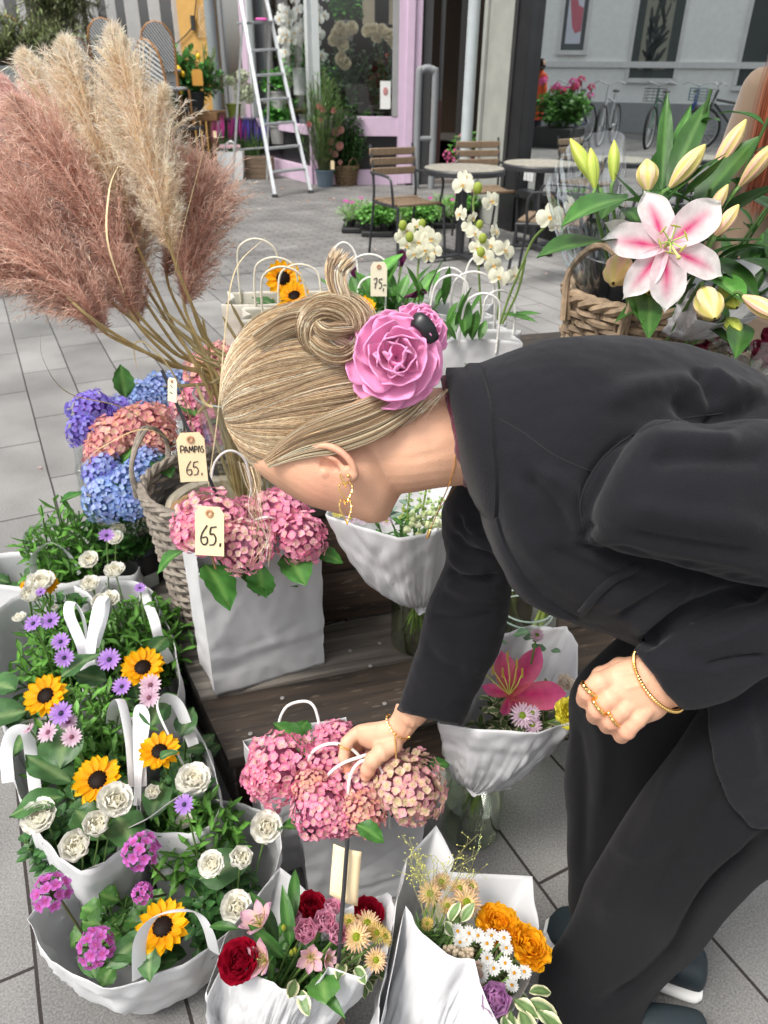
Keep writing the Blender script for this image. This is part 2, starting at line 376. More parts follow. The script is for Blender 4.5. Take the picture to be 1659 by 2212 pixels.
def orchid_t(rr,c=(.84,.83,.68)):
 t=T(); c=np.array(c); w=petal(.95,1.0,.55,.3,-.10,-.3,0,.85,7,7,c*.93,c,seed=1)
 s_=petal(.9,.55,.5,.3,.12,-.25,0,.5,6,5,c*.95,c,seed=2)
 for a in(0.12,math.pi-.12):t.tpl(w,RZ(a)@TR(.02,0,.03)@RY(-.12))
 for a in(math.pi/2,math.pi*1.22,math.pi*1.78):t.tpl(s_,RZ(a)@TR(.02,0,0)@RY(-.05))
 t.tpl(petal(.42,.3,.5,.5,.5,.9,0,.4,5,5,(.75,.42,.05),(.86,.70,.30),seed=3),RZ(-math.pi/2)@TR(0,0,.06)@RY(-.35))
 for a in(-.6,math.pi+.6):t.tpl(petal(.25,.2,.5,.5,.3,1.2,0,.6,4,4,(.8,.4,.1),(.86,.8,.6)),RZ(a)@TR(.03,0,.05)@RY(-.9))
 t.sphere((0,.03,.12),(.07,.09,.09),8,6,(.82,.6,.3)); return t.done()
def leaf_t(W=.4,pw=.4,curl=-.3,fold=.3,nl=7,c0=(.045,.13,.022),c1=(.06,.17,.03),vein=(.13,.24,.06),serr=0.0,tip=0.0,wave=.03,seed=0,edge=None,lobes=0,nw=5):
 rr=random.Random(seed); V=[]; C=[]
 for i in range(nl):
  t=i/(nl-1)
  w=(math.sin(t/pw*math.pi/2)**.8 if t<pw else math.cos(((t-pw)/(1-pw))**1.3*math.pi/2))if 0<t<1 else .02
  if lobes:w*=1+.12*math.cos(t*lobes*6.28)
  if serr:w*=1+serr*(1 if i%2 else-1)
  a=curl*t; x=math.sin(a)/curl if abs(curl)>1e-3 else t; z=(1-math.cos(a))/curl if abs(curl)>1e-3 else 0
  for k in range(nw):
   s=-1+2*k/(nw-1)
   V.append((x,s*w*W/2,z+fold*abs(s)*w*W/2+wave*math.sin(t*9+s*4+seed)*abs(s)))
   c=(np.array(c0)*(1-t)+np.array(c1)*t)*(1+.12*math.sin(t*30+abs(s)*5))
   if k==nw//2:c=np.array(vein)
   elif edge is not None and abs(s)>.8:c=np.array(edge)
   C.append(c)
 return np.array(V),tgrid(nl,nw),np.clip(np.array(C)*(1.4,1.32,1.15),0,1)
LT=dict(
osteo=[leaf_t(.26,.62,rr_,.25,6,(.035,.11,.02),(.075,.21,.035),(.10,.24,.05),serr=.14,seed=k)for k,rr_ in enumerate((-.5,.2,-.9,.5))],
rose=[leaf_t(.58,.42,c_,.3,7,(.02,.07,.02),(.03,.10,.03),(.05,.13,.04),serr=.05,seed=k)for k,c_ in enumerate((-.4,.1,-.8))],
sun=[leaf_t(.72,.35,c_,.18,9,(.03,.085,.03),(.045,.12,.04),(.12,.20,.09),wave=.05,seed=k,nw=7)for k,c_ in enumerate((-.5,-.1,-.9))],
ger=[leaf_t(1.05,.5,c_,.25,8,(.03,.10,.02),(.05,.14,.03),(.10,.2,.06),wave=.06,seed=k,serr=.08,nw=7)for k,c_ in enumerate((-.3,.2,-.6))],
hyd=[leaf_t(.62,.42,c_,.22,10,(.025,.09,.02),(.04,.14,.03),(.08,.19,.05),serr=.06,seed=k,nw=7)for k,c_ in enumerate((-.4,-.8,-.1))],
broad=[leaf_t(.40,.5,c_,.25,10,(.03,.10,.02),(.045,.14,.03),(.07,.18,.04),seed=k,wave=.012,nw=5)for k,c_ in enumerate((-.5,.1,-.25))],
lily=[leaf_t(.24,.4,c_,.35,12,(.015,.06,.012),(.03,.10,.02),(.05,.13,.03),seed=k,wave=.008,nw=5)for k,c_ in enumerate((-.5,-1.1,.2,-.8))],
euc=[leaf_t(.85,.5,c_,.1,7,(.10,.17,.15),(.16,.24,.22),(.2,.27,.24),seed=k)for k,c_ in enumerate((-.3,.3))],
vari=[leaf_t(.5,.5,c_,.25,8,(.06,.12,.05),(.08,.15,.06),(.12,.2,.08),wave=.06,edge=(.66,.66,.48),seed=k)for k,c_ in enumerate((-.3,.4,-.8))],
thin=[leaf_t(.07,.5,c_,.1,4,(.05,.13,.03),(.09,.2,.05),(.1,.2,.06),seed=k,nw=3,wave=.0)for k,c_ in enumerate((-.4,.3))],
olive=[leaf_t(.22,.5,c_,.1,4,(.05,.08,.03),(.11,.14,.06),(.12,.15,.08),seed=k,nw=3,wave=0)for k,c_ in enumerate((-.3,.3))],
)
def leaves_on(mb,pts,kind,size,n,rr=R,up_=.35,spread=1.0,tint=(.8,1.2),start=.15):
 """n leaves along a stem polyline"""
 p=np.array([tuple(q)for q in pts]); m_=len(p)
 for k in range(n):
  f=start+(1-start)*(k+rr.random()*.7)/n; i=min(m_-2,int(f*(m_-1))); q=p[i]+(p[i+1]-p[i])*(f*(m_-1)-i)
  t=Vector(p[i+1]-p[i]).normalized(); a=k*2.39996+rr.uniform(-.4,.4); x,y,z=frame(t); d=(x*math.cos(a)+y*math.sin(a))*spread+z*(up_+rr.uniform(-.15,.25)+f*.3)
  mb.tpl(rr.choice(LT[kind]),leafM(q,d,size*rr.uniform(.7,1.15)*(1-.25*f)),tint=rr.uniform(*tint))
def leafM(p,d,s,roll=0.0):
 """leaf along d with its upper face up"""
 x=Vector(d).normalized(); y=V3(0,0,1).cross(x)
 if y.length<1e-3:y=V3(0,1,0)
 y.normalize(); z=x.cross(y)
 if roll:c,sn=math.cos(roll),math.sin(roll); y,z=y*c+z*sn,z*c-y*sn
 m=np.eye(4); m[:3,0]=np.array(x)*s; m[:3,1]=np.array(y)*s; m[:3,2]=np.array(z)*s; m[:3,3]=np.array(tuple(p)); return m
def bend(a,b,out=0.0,n=6,rr=R):
 a,b=Vector(a),Vector(b); mid=(a+b)/2+V3(rr.uniform(-1,1),rr.uniform(-1,1),0)*out+V3(0,0,abs(out)*.4)
 return[Vector(q)for q in crom([a,mid,b],n)]
def bush(mb,c,rx,ry,z0,z1,kind,size,nst,nlf,rr=R,stem=(.10,.2,.05),droop=0.0,up_=.35,tint=(.7,1.25),sr=.0018):
 """a clump: nst stems from the pot fanning to an uneven crown"""
 c=Vector(c)
 for k in range(nst):
  a=k*2.39996+rr.uniform(-.3,.3); q=math.sqrt((k+.5)/nst)*rr.uniform(.75,1.08)
  e=V3(c.x+rx*q*math.cos(a),c.y+ry*q*math.sin(a),lerp(z1,lerp(z0,z1,.45),q*q)*rr.uniform(.93,1.05)-droop*q)
  b0=V3(c.x+rx*.25*q*math.cos(a),c.y+ry*.25*q*math.sin(a),z0); pts=bend(b0,e,rx*.15,5,rr)
  mb.tube(pts,sr,5,np.array(stem)*rr.uniform(.7,1.2)); leaves_on(mb,pts,kind,size,nlf,rr,up_,tint=tint)
def flower(root,name,tpl,p,d,s,spin=None,mat_=None,stem_to=None,label=None,sr=.0018,scol=(.12,.22,.05)):
 """one flower head as a part; its stalk a sub-part"""
 f=MB(); f.tpl(tpl,MAT(p,d,s,spin if spin is not None else R.uniform(0,6))); o=f.build(name,mat_ or PETAL,root)
 if label:o["label"]=label
 if stem_to is not None:
  f=MB(); z=Vector(d).normalized(); f.tube([Vector(q)for q in crom([stem_to,lerp(Vector(stem_to),Vector(p),.6)-z*s*.4,Vector(p)-z*s*.1],4)],sr,5,scol); f.build('stalk',STEM,o)
 return o
 # ------------------------------------------------------------------ ground
def paving_material(name,base,bw,bh,off,ang,o2,mortar,c2,m_,rough=0.8,dark=None):
 M_=bpy.data.materials.new(name); M_.use_nodes=True; N=M_.node_tree.nodes; L=M_.node_tree.links; b=N['Principled BSDF']
 tc=N.new('ShaderNodeTexCoord')
 def dot(vec):
  d=N.new('ShaderNodeVectorMath'); d.operation='DOT_PRODUCT'; d.inputs[1].default_value=vec; L.new(tc.outputs['Object'],d.inputs[0]); return d.outputs['Value']
 cx=N.new('ShaderNodeCombineXYZ'); a=ang
 u_=dot((math.cos(a),math.sin(a),0)); w_=dot((-math.sin(a),math.cos(a),0))
 ad=N.new('ShaderNodeMath'); ad.operation='ADD'; ad.inputs[1].default_value=o2; L.new(w_,ad.inputs[0])
 L.new(u_,cx.inputs[0]); L.new(ad.outputs[0],cx.inputs[1])
 nz=N.new('ShaderNodeTexNoise'); nz.inputs['Scale'].default_value=3; L.new(tc.outputs['Object'],nz.inputs['Vector'])
 wob=N.new('ShaderNodeVectorMath'); wob.operation='MULTIPLY_ADD'; wob.inputs[1].default_value=(.006,.006,0); L.new(nz.outputs['Color'],wob.inputs[0]); L.new(cx.outputs[0],wob.inputs[2])
 br=N.new('ShaderNodeTexBrick'); br.inputs['Scale'].default_value=1; br.inputs['Brick Width'].default_value=bw; br.inputs['Row Height'].default_value=bh
 br.inputs['Mortar Size'].default_value=mortar; br.inputs['Mortar Smooth'].default_value=0.15; br.offset=off; br.inputs['Bias'].default_value=-0.2
 br.inputs['Color1'].default_value=(*base,1); br.inputs['Color2'].default_value=(*c2,1); br.inputs['Mortar'].default_value=(*m_,1)
 L.new(wob.outputs[0],br.inputs['Vector'])
 n2=N.new('ShaderNodeTexNoise'); n2.inputs['Scale'].default_value=260; n2.inputs['Detail'].default_value=3; L.new(tc.outputs['Object'],n2.inputs['Vector'])
 n3=N.new('ShaderNodeTexNoise'); n3.inputs['Scale'].default_value=2.2; n3.inputs['Detail'].default_value=7; L.new(tc.outputs['Object'],n3.inputs['Vector'])
 ma=N.new('ShaderNodeMath'); ma.operation='ADD'; L.new(n2.outputs[0],ma.inputs[0]); L.new(n3.outputs[0],ma.inputs[1])
 mr=N.new('ShaderNodeMapRange'); mr.inputs[1].default_value=.72; mr.inputs[2].default_value=1.28; mr.inputs[3].default_value=.60; mr.inputs[4].default_value=1.36; L.new(ma.outputs[0],mr.inputs[0])
 sc=N.new('ShaderNodeVectorMath'); sc.operation='SCALE'; L.new(br.outputs['Color'],sc.inputs[0]); L.new(mr.outputs[0],sc.inputs['Scale']); L.new(sc.outputs[0],b.inputs['Base Color'])
 b.inputs['Roughness'].default_value=rough; b.inputs['Specular IOR Level'].default_value=.3
 inv=N.new('ShaderNodeMath'); inv.operation='MULTIPLY_ADD'; inv.inputs[1].default_value=-1.0; inv.inputs[2].default_value=1.0; L.new(br.outputs['Fac'],inv.inputs[0])
 h2=N.new('ShaderNodeMath'); h2.operation='MULTIPLY_ADD'; h2.inputs[1].default_value=.12; L.new(n2.outputs[0],h2.inputs[0]); L.new(inv.outputs[0],h2.inputs[2])
 bp=N.new('ShaderNodeBump'); bp.inputs['Strength'].default_value=.6; bp.inputs['Distance'].default_value=.006; L.new(h2.outputs[0],bp.inputs['Height']); L.new(bp.outputs[0],b.inputs['Normal'])
 return M_
PA=math.atan2(-.888,.459)
slab_m=paving_material('paving_slabs',(.180,.177,.172),.64,.2205,.42,PA,-.0216+22.05,.0032,(.235,.231,.224),(.035,.029,.027))
brick_m=paving_material('paving_bricks',(.17,.165,.16),.21,.068,.5,PA+math.pi/2,20,.0045,(.225,.218,.21),(.05,.048,.045))
g=MB(); g.quad((-120,-120,0),(120,-120,0),(120,120,0),(-120,120,0)); tag(g.build('ground',slab_m),kind='structure')
g=MB(); c0=V3(-.2,6.42,.004); ed=V3(.888,.459,0); nd=V3(-.459,.888,0)
p=[c0-ed*12,c0+ed*.9,c0+ed*.9+V3(1.2,2.2,0),c0+ed*14+nd*4,c0+ed*14+nd*30,c0-ed*30+nd*30,c0-ed*30]
g.add([tuple(q)for q in p],[tuple(range(len(p)))]); tag(g.build('brick_pavement',brick_m),kind='structure')
# ------------------------------------------------------------------ vertical wall planes
class Wall:
 def __init__(s,a,b):
  s.a=V3(a[0],a[1],0); d=V3(b[0]-a[0],b[1]-a[1],0); s.len=d.length; s.d=d.normalized(); s.n=V3(s.d.y,-s.d.x,0)
 def at(s,u,v):
  r=ray(u,v); o=V3(0,0,H); t=(s.a-o).dot(s.n)/r.dot(s.n); q=o+r*t; return(q-s.a).dot(s.d),q.z
 def pt(s,x,z,off=0.0):return s.a+s.d*x+s.n*off+V3(0,0,z)
 def mtx(s,x,z,off=0.0):
  m=np.eye(4); m[:3,0]=s.d; m[:3,1]=-s.n; m[:3,3]=s.pt(x,z,off); return m
 def slab(s,mb,x0,x1,z0,z1,o0,o1,col=COLOR,bev=0.004):
  mb.bbox(((x0+x1)/2,-(o0+o1)/2,(z0+z1)/2),(abs(x1-x0),abs(o1-o0),abs(z1-z0)),bev,col,s.mtx(0,0,0))
PINK=(.60,.455,.585); LGREY=(.50,.53,.53); WHT=(.62,.62,.62)
dark_in=mat('dark_interior',col=(.012,.012,.013),rough=.9)
shopglass=glassmat('shop_glass',tint=(.86,.88,.88),refl=.07)
darkglass=glassmat('cafe_glass',tint=(.25,.26,.28),refl=.22)
# pink flower shop front (two bays meeting at a corner, door post on the right)
WA=Wall((-2.55,14.1),(-1.04,11.42)); WB=Wall((-1.04,11.42),(.40,11.55)); ZT=3.6
shop=thing('flower_shop',(-.3,11.6,0),'pink framed flower shop front with tall display windows, behind the ladder','shop front')
m1=MB(); m2=MB(); mg=MB(); mk=MB(); md=MB(); dark2=MB()
sillA=WA.at(640,297)[1]
WA.slab(m1,0.95,WA.len,.62,.74,-.05,.02,PINK); WA.slab(m1,.95,WA.len,.0,.22,-.05,.03,PINK)
sL,_=WA.at(534,150); WA.slab(m1,sL-.07,sL+.17,0,ZT,-.05,.05,PINK); WA.slab(m1,WA.len-.05,WA.len,0,.74,-.05,.035,PINK)
sP,_=WA.at(478,120); WA.slab(m1,sP-.09,sP+.02,.55,ZT,-.05,.04,PINK)
WA.slab(m1,.1,WA.len,3.0,ZT,-.06,.04,PINK)
WA.slab(m2,sL+.17,sL+.24,.74,3.0,-.05,.03,LGREY); m2.build('window_trim',mat('trim_paint',vcol=True,rough=.4,var=.05),shop); m2=MB(); WA.slab(m2,WA.len-.06,WA.len+.03,.78,3.0,-.05,.05,LGREY); m2.build('corner_post',mat('trim_paint'),shop); m2=MB()
WB.slab(m1,.0,1.30,.62,.86,-.05,.02,PINK); WB.slab(m1,0,1.3,0,.20,-.05,.03,PINK); WB.slab(m1,0.02,.10,.2,.62,-.05,.03,PINK)
WB.slab(m1,1.16,1.46,0.02,ZT,-.08,.05,PINK); WB.slab(m1,1.26,1.36,0.03,ZT,.05,.09,PINK); WB.slab(m1,0,1.2,3.0,ZT,-.06,.04,PINK)
WB.slab(m2,.03,.12,.86,3.0,-.05,.04,LGREY); WB.slab(m2,1.08,1.16,.86,3.0,-.05,.03,(.3,.3,.3))
m1.build('pink_frame',mat('pink_paint',vcol=True,rough=.45,var=.04),shop); m2.build('window_trim',mat('trim_paint',vcol=True,rough=.4,var=.05),shop)
for W_,x0,x1,z0 in((WA,sL+.24,WA.len-.06,.74),(WA,sP+.02,sL-.07,.74),(WB,.12,1.08,.86)):
 gg=MB(); gg.quad(W_.pt(x0,z0,-.02),W_.pt(x1,z0,-.02),W_.pt(x1,3.0,-.02),W_.pt(x0,3.0,-.02)); gg.build('window_pane',shopglass,shop)
WA.slab(dark2,.95,WA.len-.05,.22,.62,-.12,-.06); WB.slab(dark2,.1,1.16,.2,.62,-.12,-.06)
dark2.build('plinth',mat('plinth_black',col=(.012,.012,.014),rough=.4),shop)
# shop interior: floor, back wall, ceiling as one open box
ib=MB(); A0=WA.pt(0,0,-.3); A1=V3(-2.6,18,0); B1=V3(2.2,18,0); B0=V3(1.0,12.6,0)
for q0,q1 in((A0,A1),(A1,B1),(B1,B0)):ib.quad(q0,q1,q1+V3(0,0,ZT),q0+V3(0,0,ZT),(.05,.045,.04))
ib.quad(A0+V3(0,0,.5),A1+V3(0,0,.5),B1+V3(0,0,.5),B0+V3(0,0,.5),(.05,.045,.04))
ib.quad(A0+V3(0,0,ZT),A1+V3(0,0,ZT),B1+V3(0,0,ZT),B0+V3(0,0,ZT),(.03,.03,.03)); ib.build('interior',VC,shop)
sg=MB(); WB.slab(sg,.92,1.06,.95,1.28,-.016,-.010,(.75,.75,.73),.001); sg.build('sticker',VC,shop)
sg=MB(); sg.sphere(WB.pt(.99,1.16,-.008),(.035,.003,.05),10,6,(.45,.2,.2)); sg.build('sticker_motif',VC,shop)
adopt(shop)
# door way with dark steel frame, brown leaf standing open
door=thing('shop_door',(.75,11.6,0),'dark open doorway with a brown panelled door leaf beside the pink post','door')
WD=Wall((.42,11.58),(1.35,11.9)); f=MB(); WD.slab(f,.03,.14,0,ZT,-.12,.02,(.09,.09,.09)); WD.slab(f,.0,1.5,3.0,ZT,-.12,.03,(.2,.2,.2)); f.build('door_frame',VC,door)
f=MB(); WD.slab(f,.14,.42,.0,1.05,-.3,-.24,(.10,.045,.04)); WD.slab(f,.14,.18,1.05,3.0,-.3,-.24,(.14,.14,.14)); WD.slab(f,.38,.42,1.05,3.0,-.3,-.24,(.14,.14,.14)); f.build('door_leaf',VC,door)
f=MB(); WD.slab(f,.14,1.7,.0,.06,-1.0,.0,(.25,.22,.2)); f.build('threshold',VC,door)
f=MB(); f.quad(V3(.3,14.5,0),V3(2.6,14.5,0),V3(2.6,14.5,3.6),V3(.3,14.5,3.6),(.035,.02,.008)); f.build('back_wall',VC,door); adopt(door)
# right-hand facade: downpipe, grey pillar, black framed window
WC=Wall((.90,.0),(1,0)); WC=Wall((.78,8.79),(.78+.49*8,8.79-.87*8))
def cs(u,v=120):return WC.at(u,v)[0]
fac=thing('corner_building',tuple(WC.pt(.6,0)),'grey pillar and black framed shop building with a mirror-like window, right','building')
s_a,s_b,s_c=cs(1052),cs(1105),cs(1145)
f=MB(); WC.slab(f,s_a,s_b,.0,5.2,-.5,.0,(.27,.275,.25),.01); WC.slab(f,s_a-.06,s_a-.003,0,5.2,-.6,.03,(.36,.37,.34),.01); WC.slab(f,s_a-.3,s_a-.07,0,5.2,-.7,-.2,(.30,.30,.28),.01)
WC.slab(f,s_b+.003,s_b+.02,0,5.2,-.2,.012,(.42,.42,.36),.002); f.build('pillar',mat('render_grey',vcol=True,rough=.9,var=.1,vscale=6,bump=.3,bscale=90),fac)
f=MB(); BK=(.014,.014,.016)
WC.slab(f,s_b+.025,s_c,0,5.2,-.25,.03,BK); WC.slab(f,s_c,9,0,.33,-.25,-.02,BK); WC.slab(f,s_c,9,.33,.40,-.25,.04,BK); WC.slab(f,7.2,7.5,.4,5.2,-.25,.03,BK); WC.slab(f,s_c,9,4.4,5.2,-.25,.03,BK)
WC.slab(f,s_b+.05,s_b+.10,0.4,5.2,.03,.045,(.03,.03,.03)); f.build('window_frame',mat('black_paint',vcol=True,rough=.35,var=.2),fac)
f=MB(); f.quad(WC.pt(s_c,.4,-.05),WC.pt(7.2,.4,-.05),WC.pt(7.2,4.4,-.05),WC.pt(s_c,4.4,-.05))
f.build('window_pane',glassmat('mirror_glass',tint=(.30,.32,.33),refl=.84,gcol=(.93,.98,.99),fres=False),fac)
f=MB()
for q0,q1 in((WC.pt(s_c,0,-.26),WC.pt(s_c,0,-4)),(WC.pt(s_c,0,-4),WC.pt(9,0,-4)),(WC.pt(9,0,-4),WC.pt(9,0,-.26))):f.quad(q0,q1,q1+V3(0,0,5),q0+V3(0,0,5),(.03,.03,.032))
f.build('interior',VC,fac)
f=MB()
for k in range(3):WC.slab(f,s_c+.02+k*.05,s_c+.06+k*.05,.48,.58,-.048,-.046,(.6,.6,.6),.0005)
f.build('sticker',VC,fac); adopt(fac)
pipe=thing('downpipe',tuple(WC.pt(cs(1040),0,.10)),'grey metal rainwater downpipe running down the corner by the doorway','pipe')
f=MB(); s_p=cs(1040); f.tube([WC.pt(s_p,0,.12),WC.pt(s_p,5,.12)],.058,16); f.build('pipe',mat('pipe_paint',col=(.40,.44,.45),rough=.45,var=.08),pipe)
for z in(.5,2.2,3.6):f=MB(); f.tube([WC.pt(s_p,z,.12),WC.pt(s_p,z+.03,.12)],.066,16); f.build('bracket',mat('pipe_paint'),pipe)
f=MB()
for k,q in enumerate(range(7)):f.box(WC.pt(s_p,2.15+k*.04,.12)+V3(-.04,-.045,0),(.03,.002,.008),(.9,.9,.9))
f.build('lettering',VC,pipe); adopt(pipe)
# ------------------------------------------------------------------ left: cafe facade, yellow wall, grey pipe
cafe=thing('cafe_building',(-4.6,15,0),'cafe front of white framed glazed doors left of the yellow wall','building')
WE=Wall((-9.5,12.6),(-3.35,14.6)); f=MB(); f2=MB(); f3=MB()
us=[(-30,-12),(18,44),(86,118),(205,228),(306,330),(362,398),(505,540),(600,626),(690,723)]
def es(x):return WE.at(x*.3256,60)[0]
for a_,b_ in((18,60),(145,195),(505,560),(595,665),(722,785),(845,935),(1000,1075),(1155,1210)):
 x0,x1=es(a_),es(b_); w=x1-x0
 if w>.25:WE.slab(f,x0,x0+w*.42,.0,4,-.06,.02,WHT); WE.slab(f,x0+w*.5,x1,.0,4,-.05,.03,WHT); WE.slab(f3,x0+w*.42,x0+w*.5,0,4,-.05,.0,(.1,.1,.1))
 else:WE.slab(f,x0,x1,0,4,-.06,.02,WHT)
WE.slab(f,0,WE.len,0,.5,-.08,.0,WHT); WE.slab(f,0,WE.len,3.6,4.6,-.08,.05,WHT)
f.build('door_frame',mat('white_paint',vcol=True,rough=.45,var=.05),cafe); f3.build('door_gap',VC,cafe)
f=MB(); f.quad(WE.pt(0,.5,-.03),WE.pt(WE.len,.5,-.03),WE.pt(WE.len,3.6,-.03),WE.pt(0,3.6,-.03)); f.build('glass',darkglass,cafe)
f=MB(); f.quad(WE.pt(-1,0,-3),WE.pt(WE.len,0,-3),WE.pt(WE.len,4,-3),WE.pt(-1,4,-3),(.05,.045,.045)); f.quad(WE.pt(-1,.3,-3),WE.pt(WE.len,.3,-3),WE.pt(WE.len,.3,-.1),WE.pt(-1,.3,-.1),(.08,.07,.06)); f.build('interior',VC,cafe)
f=MB()
for k in range(4):a_=es(640)+k*.62; f.bbox(WE.pt(a_,2.6,-1.0),(.5,.5,.5),.05,(.30,.03,.05))
f.build('red_bench',VC,cafe); adopt(cafe)
yw=thing('yellow_wall',(-3.0,14.2,0),'ochre yellow plastered wall between the cafe doors and the pink shop','wall')
WY=Wall((-3.45,14.3),(-2.42,14.0)); f=MB(); xl=WY.at(386,60)[0]; xr=WY.at(449,60)[0]
WY.slab(f,xl,xr+.1,0,4.6,-.3,0,(.62,.36,.11)); f.build('plaster',mat('yellow_plaster',vcol=True,rough=.9,var=.06,bump=.3,bscale=60),yw)
f=MB(); pts=[WY.pt(WY.at(u_,v_)[0],WY.at(u_,v_)[1],.03)for u_,v_ in crom([(427,-10),(424,20),(420,50),(412,66),(395,84),(372,103),(350,112)],5)]; f.tube(pts,.009,6,(.05,.04,.035)); q=WY.at(420,50); f.box(WY.pt(q[0],q[1],.05),(.06,.05,.2),(.03,.03,.03)); f.build('cable',VC,yw)
f=MB()
for k in range(5):
 pts=[WY.pt(*WY.at(438+8*math.sin(t*.7+k)+R.uniform(-1,1),10+t*6+R.uniform(-1,1)),.02)for t in range(13)]; f.tube(pts,.004,5,(.7,.62,.45))
f.build('light_string',VC,yw); adopt(yw)
gp=thing('drain_pipe',(-2.35,13.9,0),'dark grey drain pipe between the yellow wall and the pink window','pipe')
f=MB(); b0=PX(456,60,y=13.75); f.tube([V3(b0.x,b0.y,0),V3(b0.x,b0.y,4.5)],.085,14,(.24,.27,.28)); f.build('pipe',VC,gp)
f=MB(); f.tube([V3(b0.x+.14,b0.y+.05,0),V3(b0.x+.14,b0.y+.05,4.5)],.05,10,(.33,.34,.34)); f.build('side_pipe',VC,gp); adopt(gp)
# ------------------------------------------------------------------ what the big window mirrors: the far side of the street (stands left of the camera's view)
NN=WC.n
def mir(p):p=Vector(p); return p-NN*(2*(p-WC.pt(0,0)).dot(NN))
def vp(u,v,dist=None,z=None):
 r=ray(u,v)
 if z is not None:return V3(0,0,H)+r*((z-H)/r.z)
 return V3(0,0,H)+r*(dist/math.hypot(r.x,r.y))
va=vp(1050,200,26); vb=vp(1659,200,25); ra,rb=mir((va.x,va.y,0)),mir((vb.x,vb.y,0))
WO=Wall((rb.x,rb.y),(ra.x,ra.y)); cen=V3(0,8,0)
if(cen-WO.a).dot(WO.n)<0:WO=Wall((ra.x,ra.y),(rb.x,rb.y))
def oo(u,v):
 r=ray(u,v); o=V3(0,0,H); n_=NN; t=(WC.a-o).dot(n_)/r.dot(n_); hit=o+r*t; d2=r-n_*(2*r.dot(n_))
 t2=(WO.a-hit).dot(WO.n)/d2.dot(WO.n); q=hit+d2*t2; return(q-WO.a).dot(WO.d),q.z
opp=thing('opposite_building',tuple(WO.pt(WO.len/2,0)),'white rendered building across the street, mirrored in the big window','building')
f=MB(); WO.slab(f,-12,WO.len+12,.0,11,-.5,0,(.82,.83,.80)); WO.slab(f,-12,WO.len+12,0,.75,0,.06,(.30,.31,.31)); WO.slab(f,-12,WO.len+12,1.6,1.75,0,.08,(.7,.7,.68))
f.build('wall',mat('white_render',vcol=True,rough=.9,var=.05),opp)
def owin(u0,v0,u1,v1,col,nm='window',inner=None):
 (s0,z0),(s1,z1)=oo(u0,v1),oo(u1,v0); s0,s1=min(s0,s1),max(s0,s1); z1=max(z1,z0+.5)
 f=MB(); WO.slab(f,s0-.12,s1+.12,z0-.12,z0-.02,.0,.12,(.7,.7,.68)); WO.slab(f,s0-.1,s0,z0,z1,.0,.05,(.66,.66,.64)); WO.slab(f,s1,s1+.1,z0,z1,0,.05,(.66,.66,.64)); w=f.build(nm,VC,opp)
 f=MB(); WO.slab(f,s0,s1,z0,z1,.003,.02,col); f.build('pane',VC,w); return w,s0,s1,z0,z1
w,s0,s1,z0,z1=owin(1205,-60,1275,108,(.10,.11,.11))
f=MB(); WO.slab(f,s0+.12,s1-.1,z0+.15,z1-.1,.022,.03,(.62,.64,.70)); f.build('poster',VC,w)
f=MB()
cxp=(s0+s1)/2
f.add([WO.pt(cxp+dx*(s1-s0),z0+dz,.034)for dx,dz in((-.3,.45),(-.05,.4),(.1,.55),(.3,1.2),(.36,1.9),(.1,1.4),(-.1,1.05),(-.3,1.0))],[tuple(range(8))],(.55,.16,.2)); f.build('poster_swoosh',VC,w)
w,s0,s1,z0,z1=owin(1352,-80,1492,168,(.06,.075,.07))
f=MB(); WO.slab(f,s0+.25,s1-.2,z0+.2,z1,.022,.03,(.26,.26,.2)); f.build('patterned_blind',VC,w)
f=MB(); rr=random.Random(3)
for k in range(46):
 sx=rr.uniform(s0+.4,s1-.35); sz=rr.uniform(z0+.3,z1-.2); a=rr.uniform(-.9,.9); l=rr.uniform(.18,.4)
 f.add([WO.pt(sx+(math.cos(t)*.05*l*3)*math.cos(a)-math.sin(t)*l*math.sin(a),sz+math.cos(t)*.15*l*math.sin(a)+math.sin(t)*l*math.cos(a),.034)for t in np.linspace(0,2*math.pi,9)[:-1]],[tuple(range(8))],(.05,.06,.055))
f.build('leaf_pattern',VC,w)
owin(1585,-80,1700,185,(.05,.06,.06)); adopt(opp)
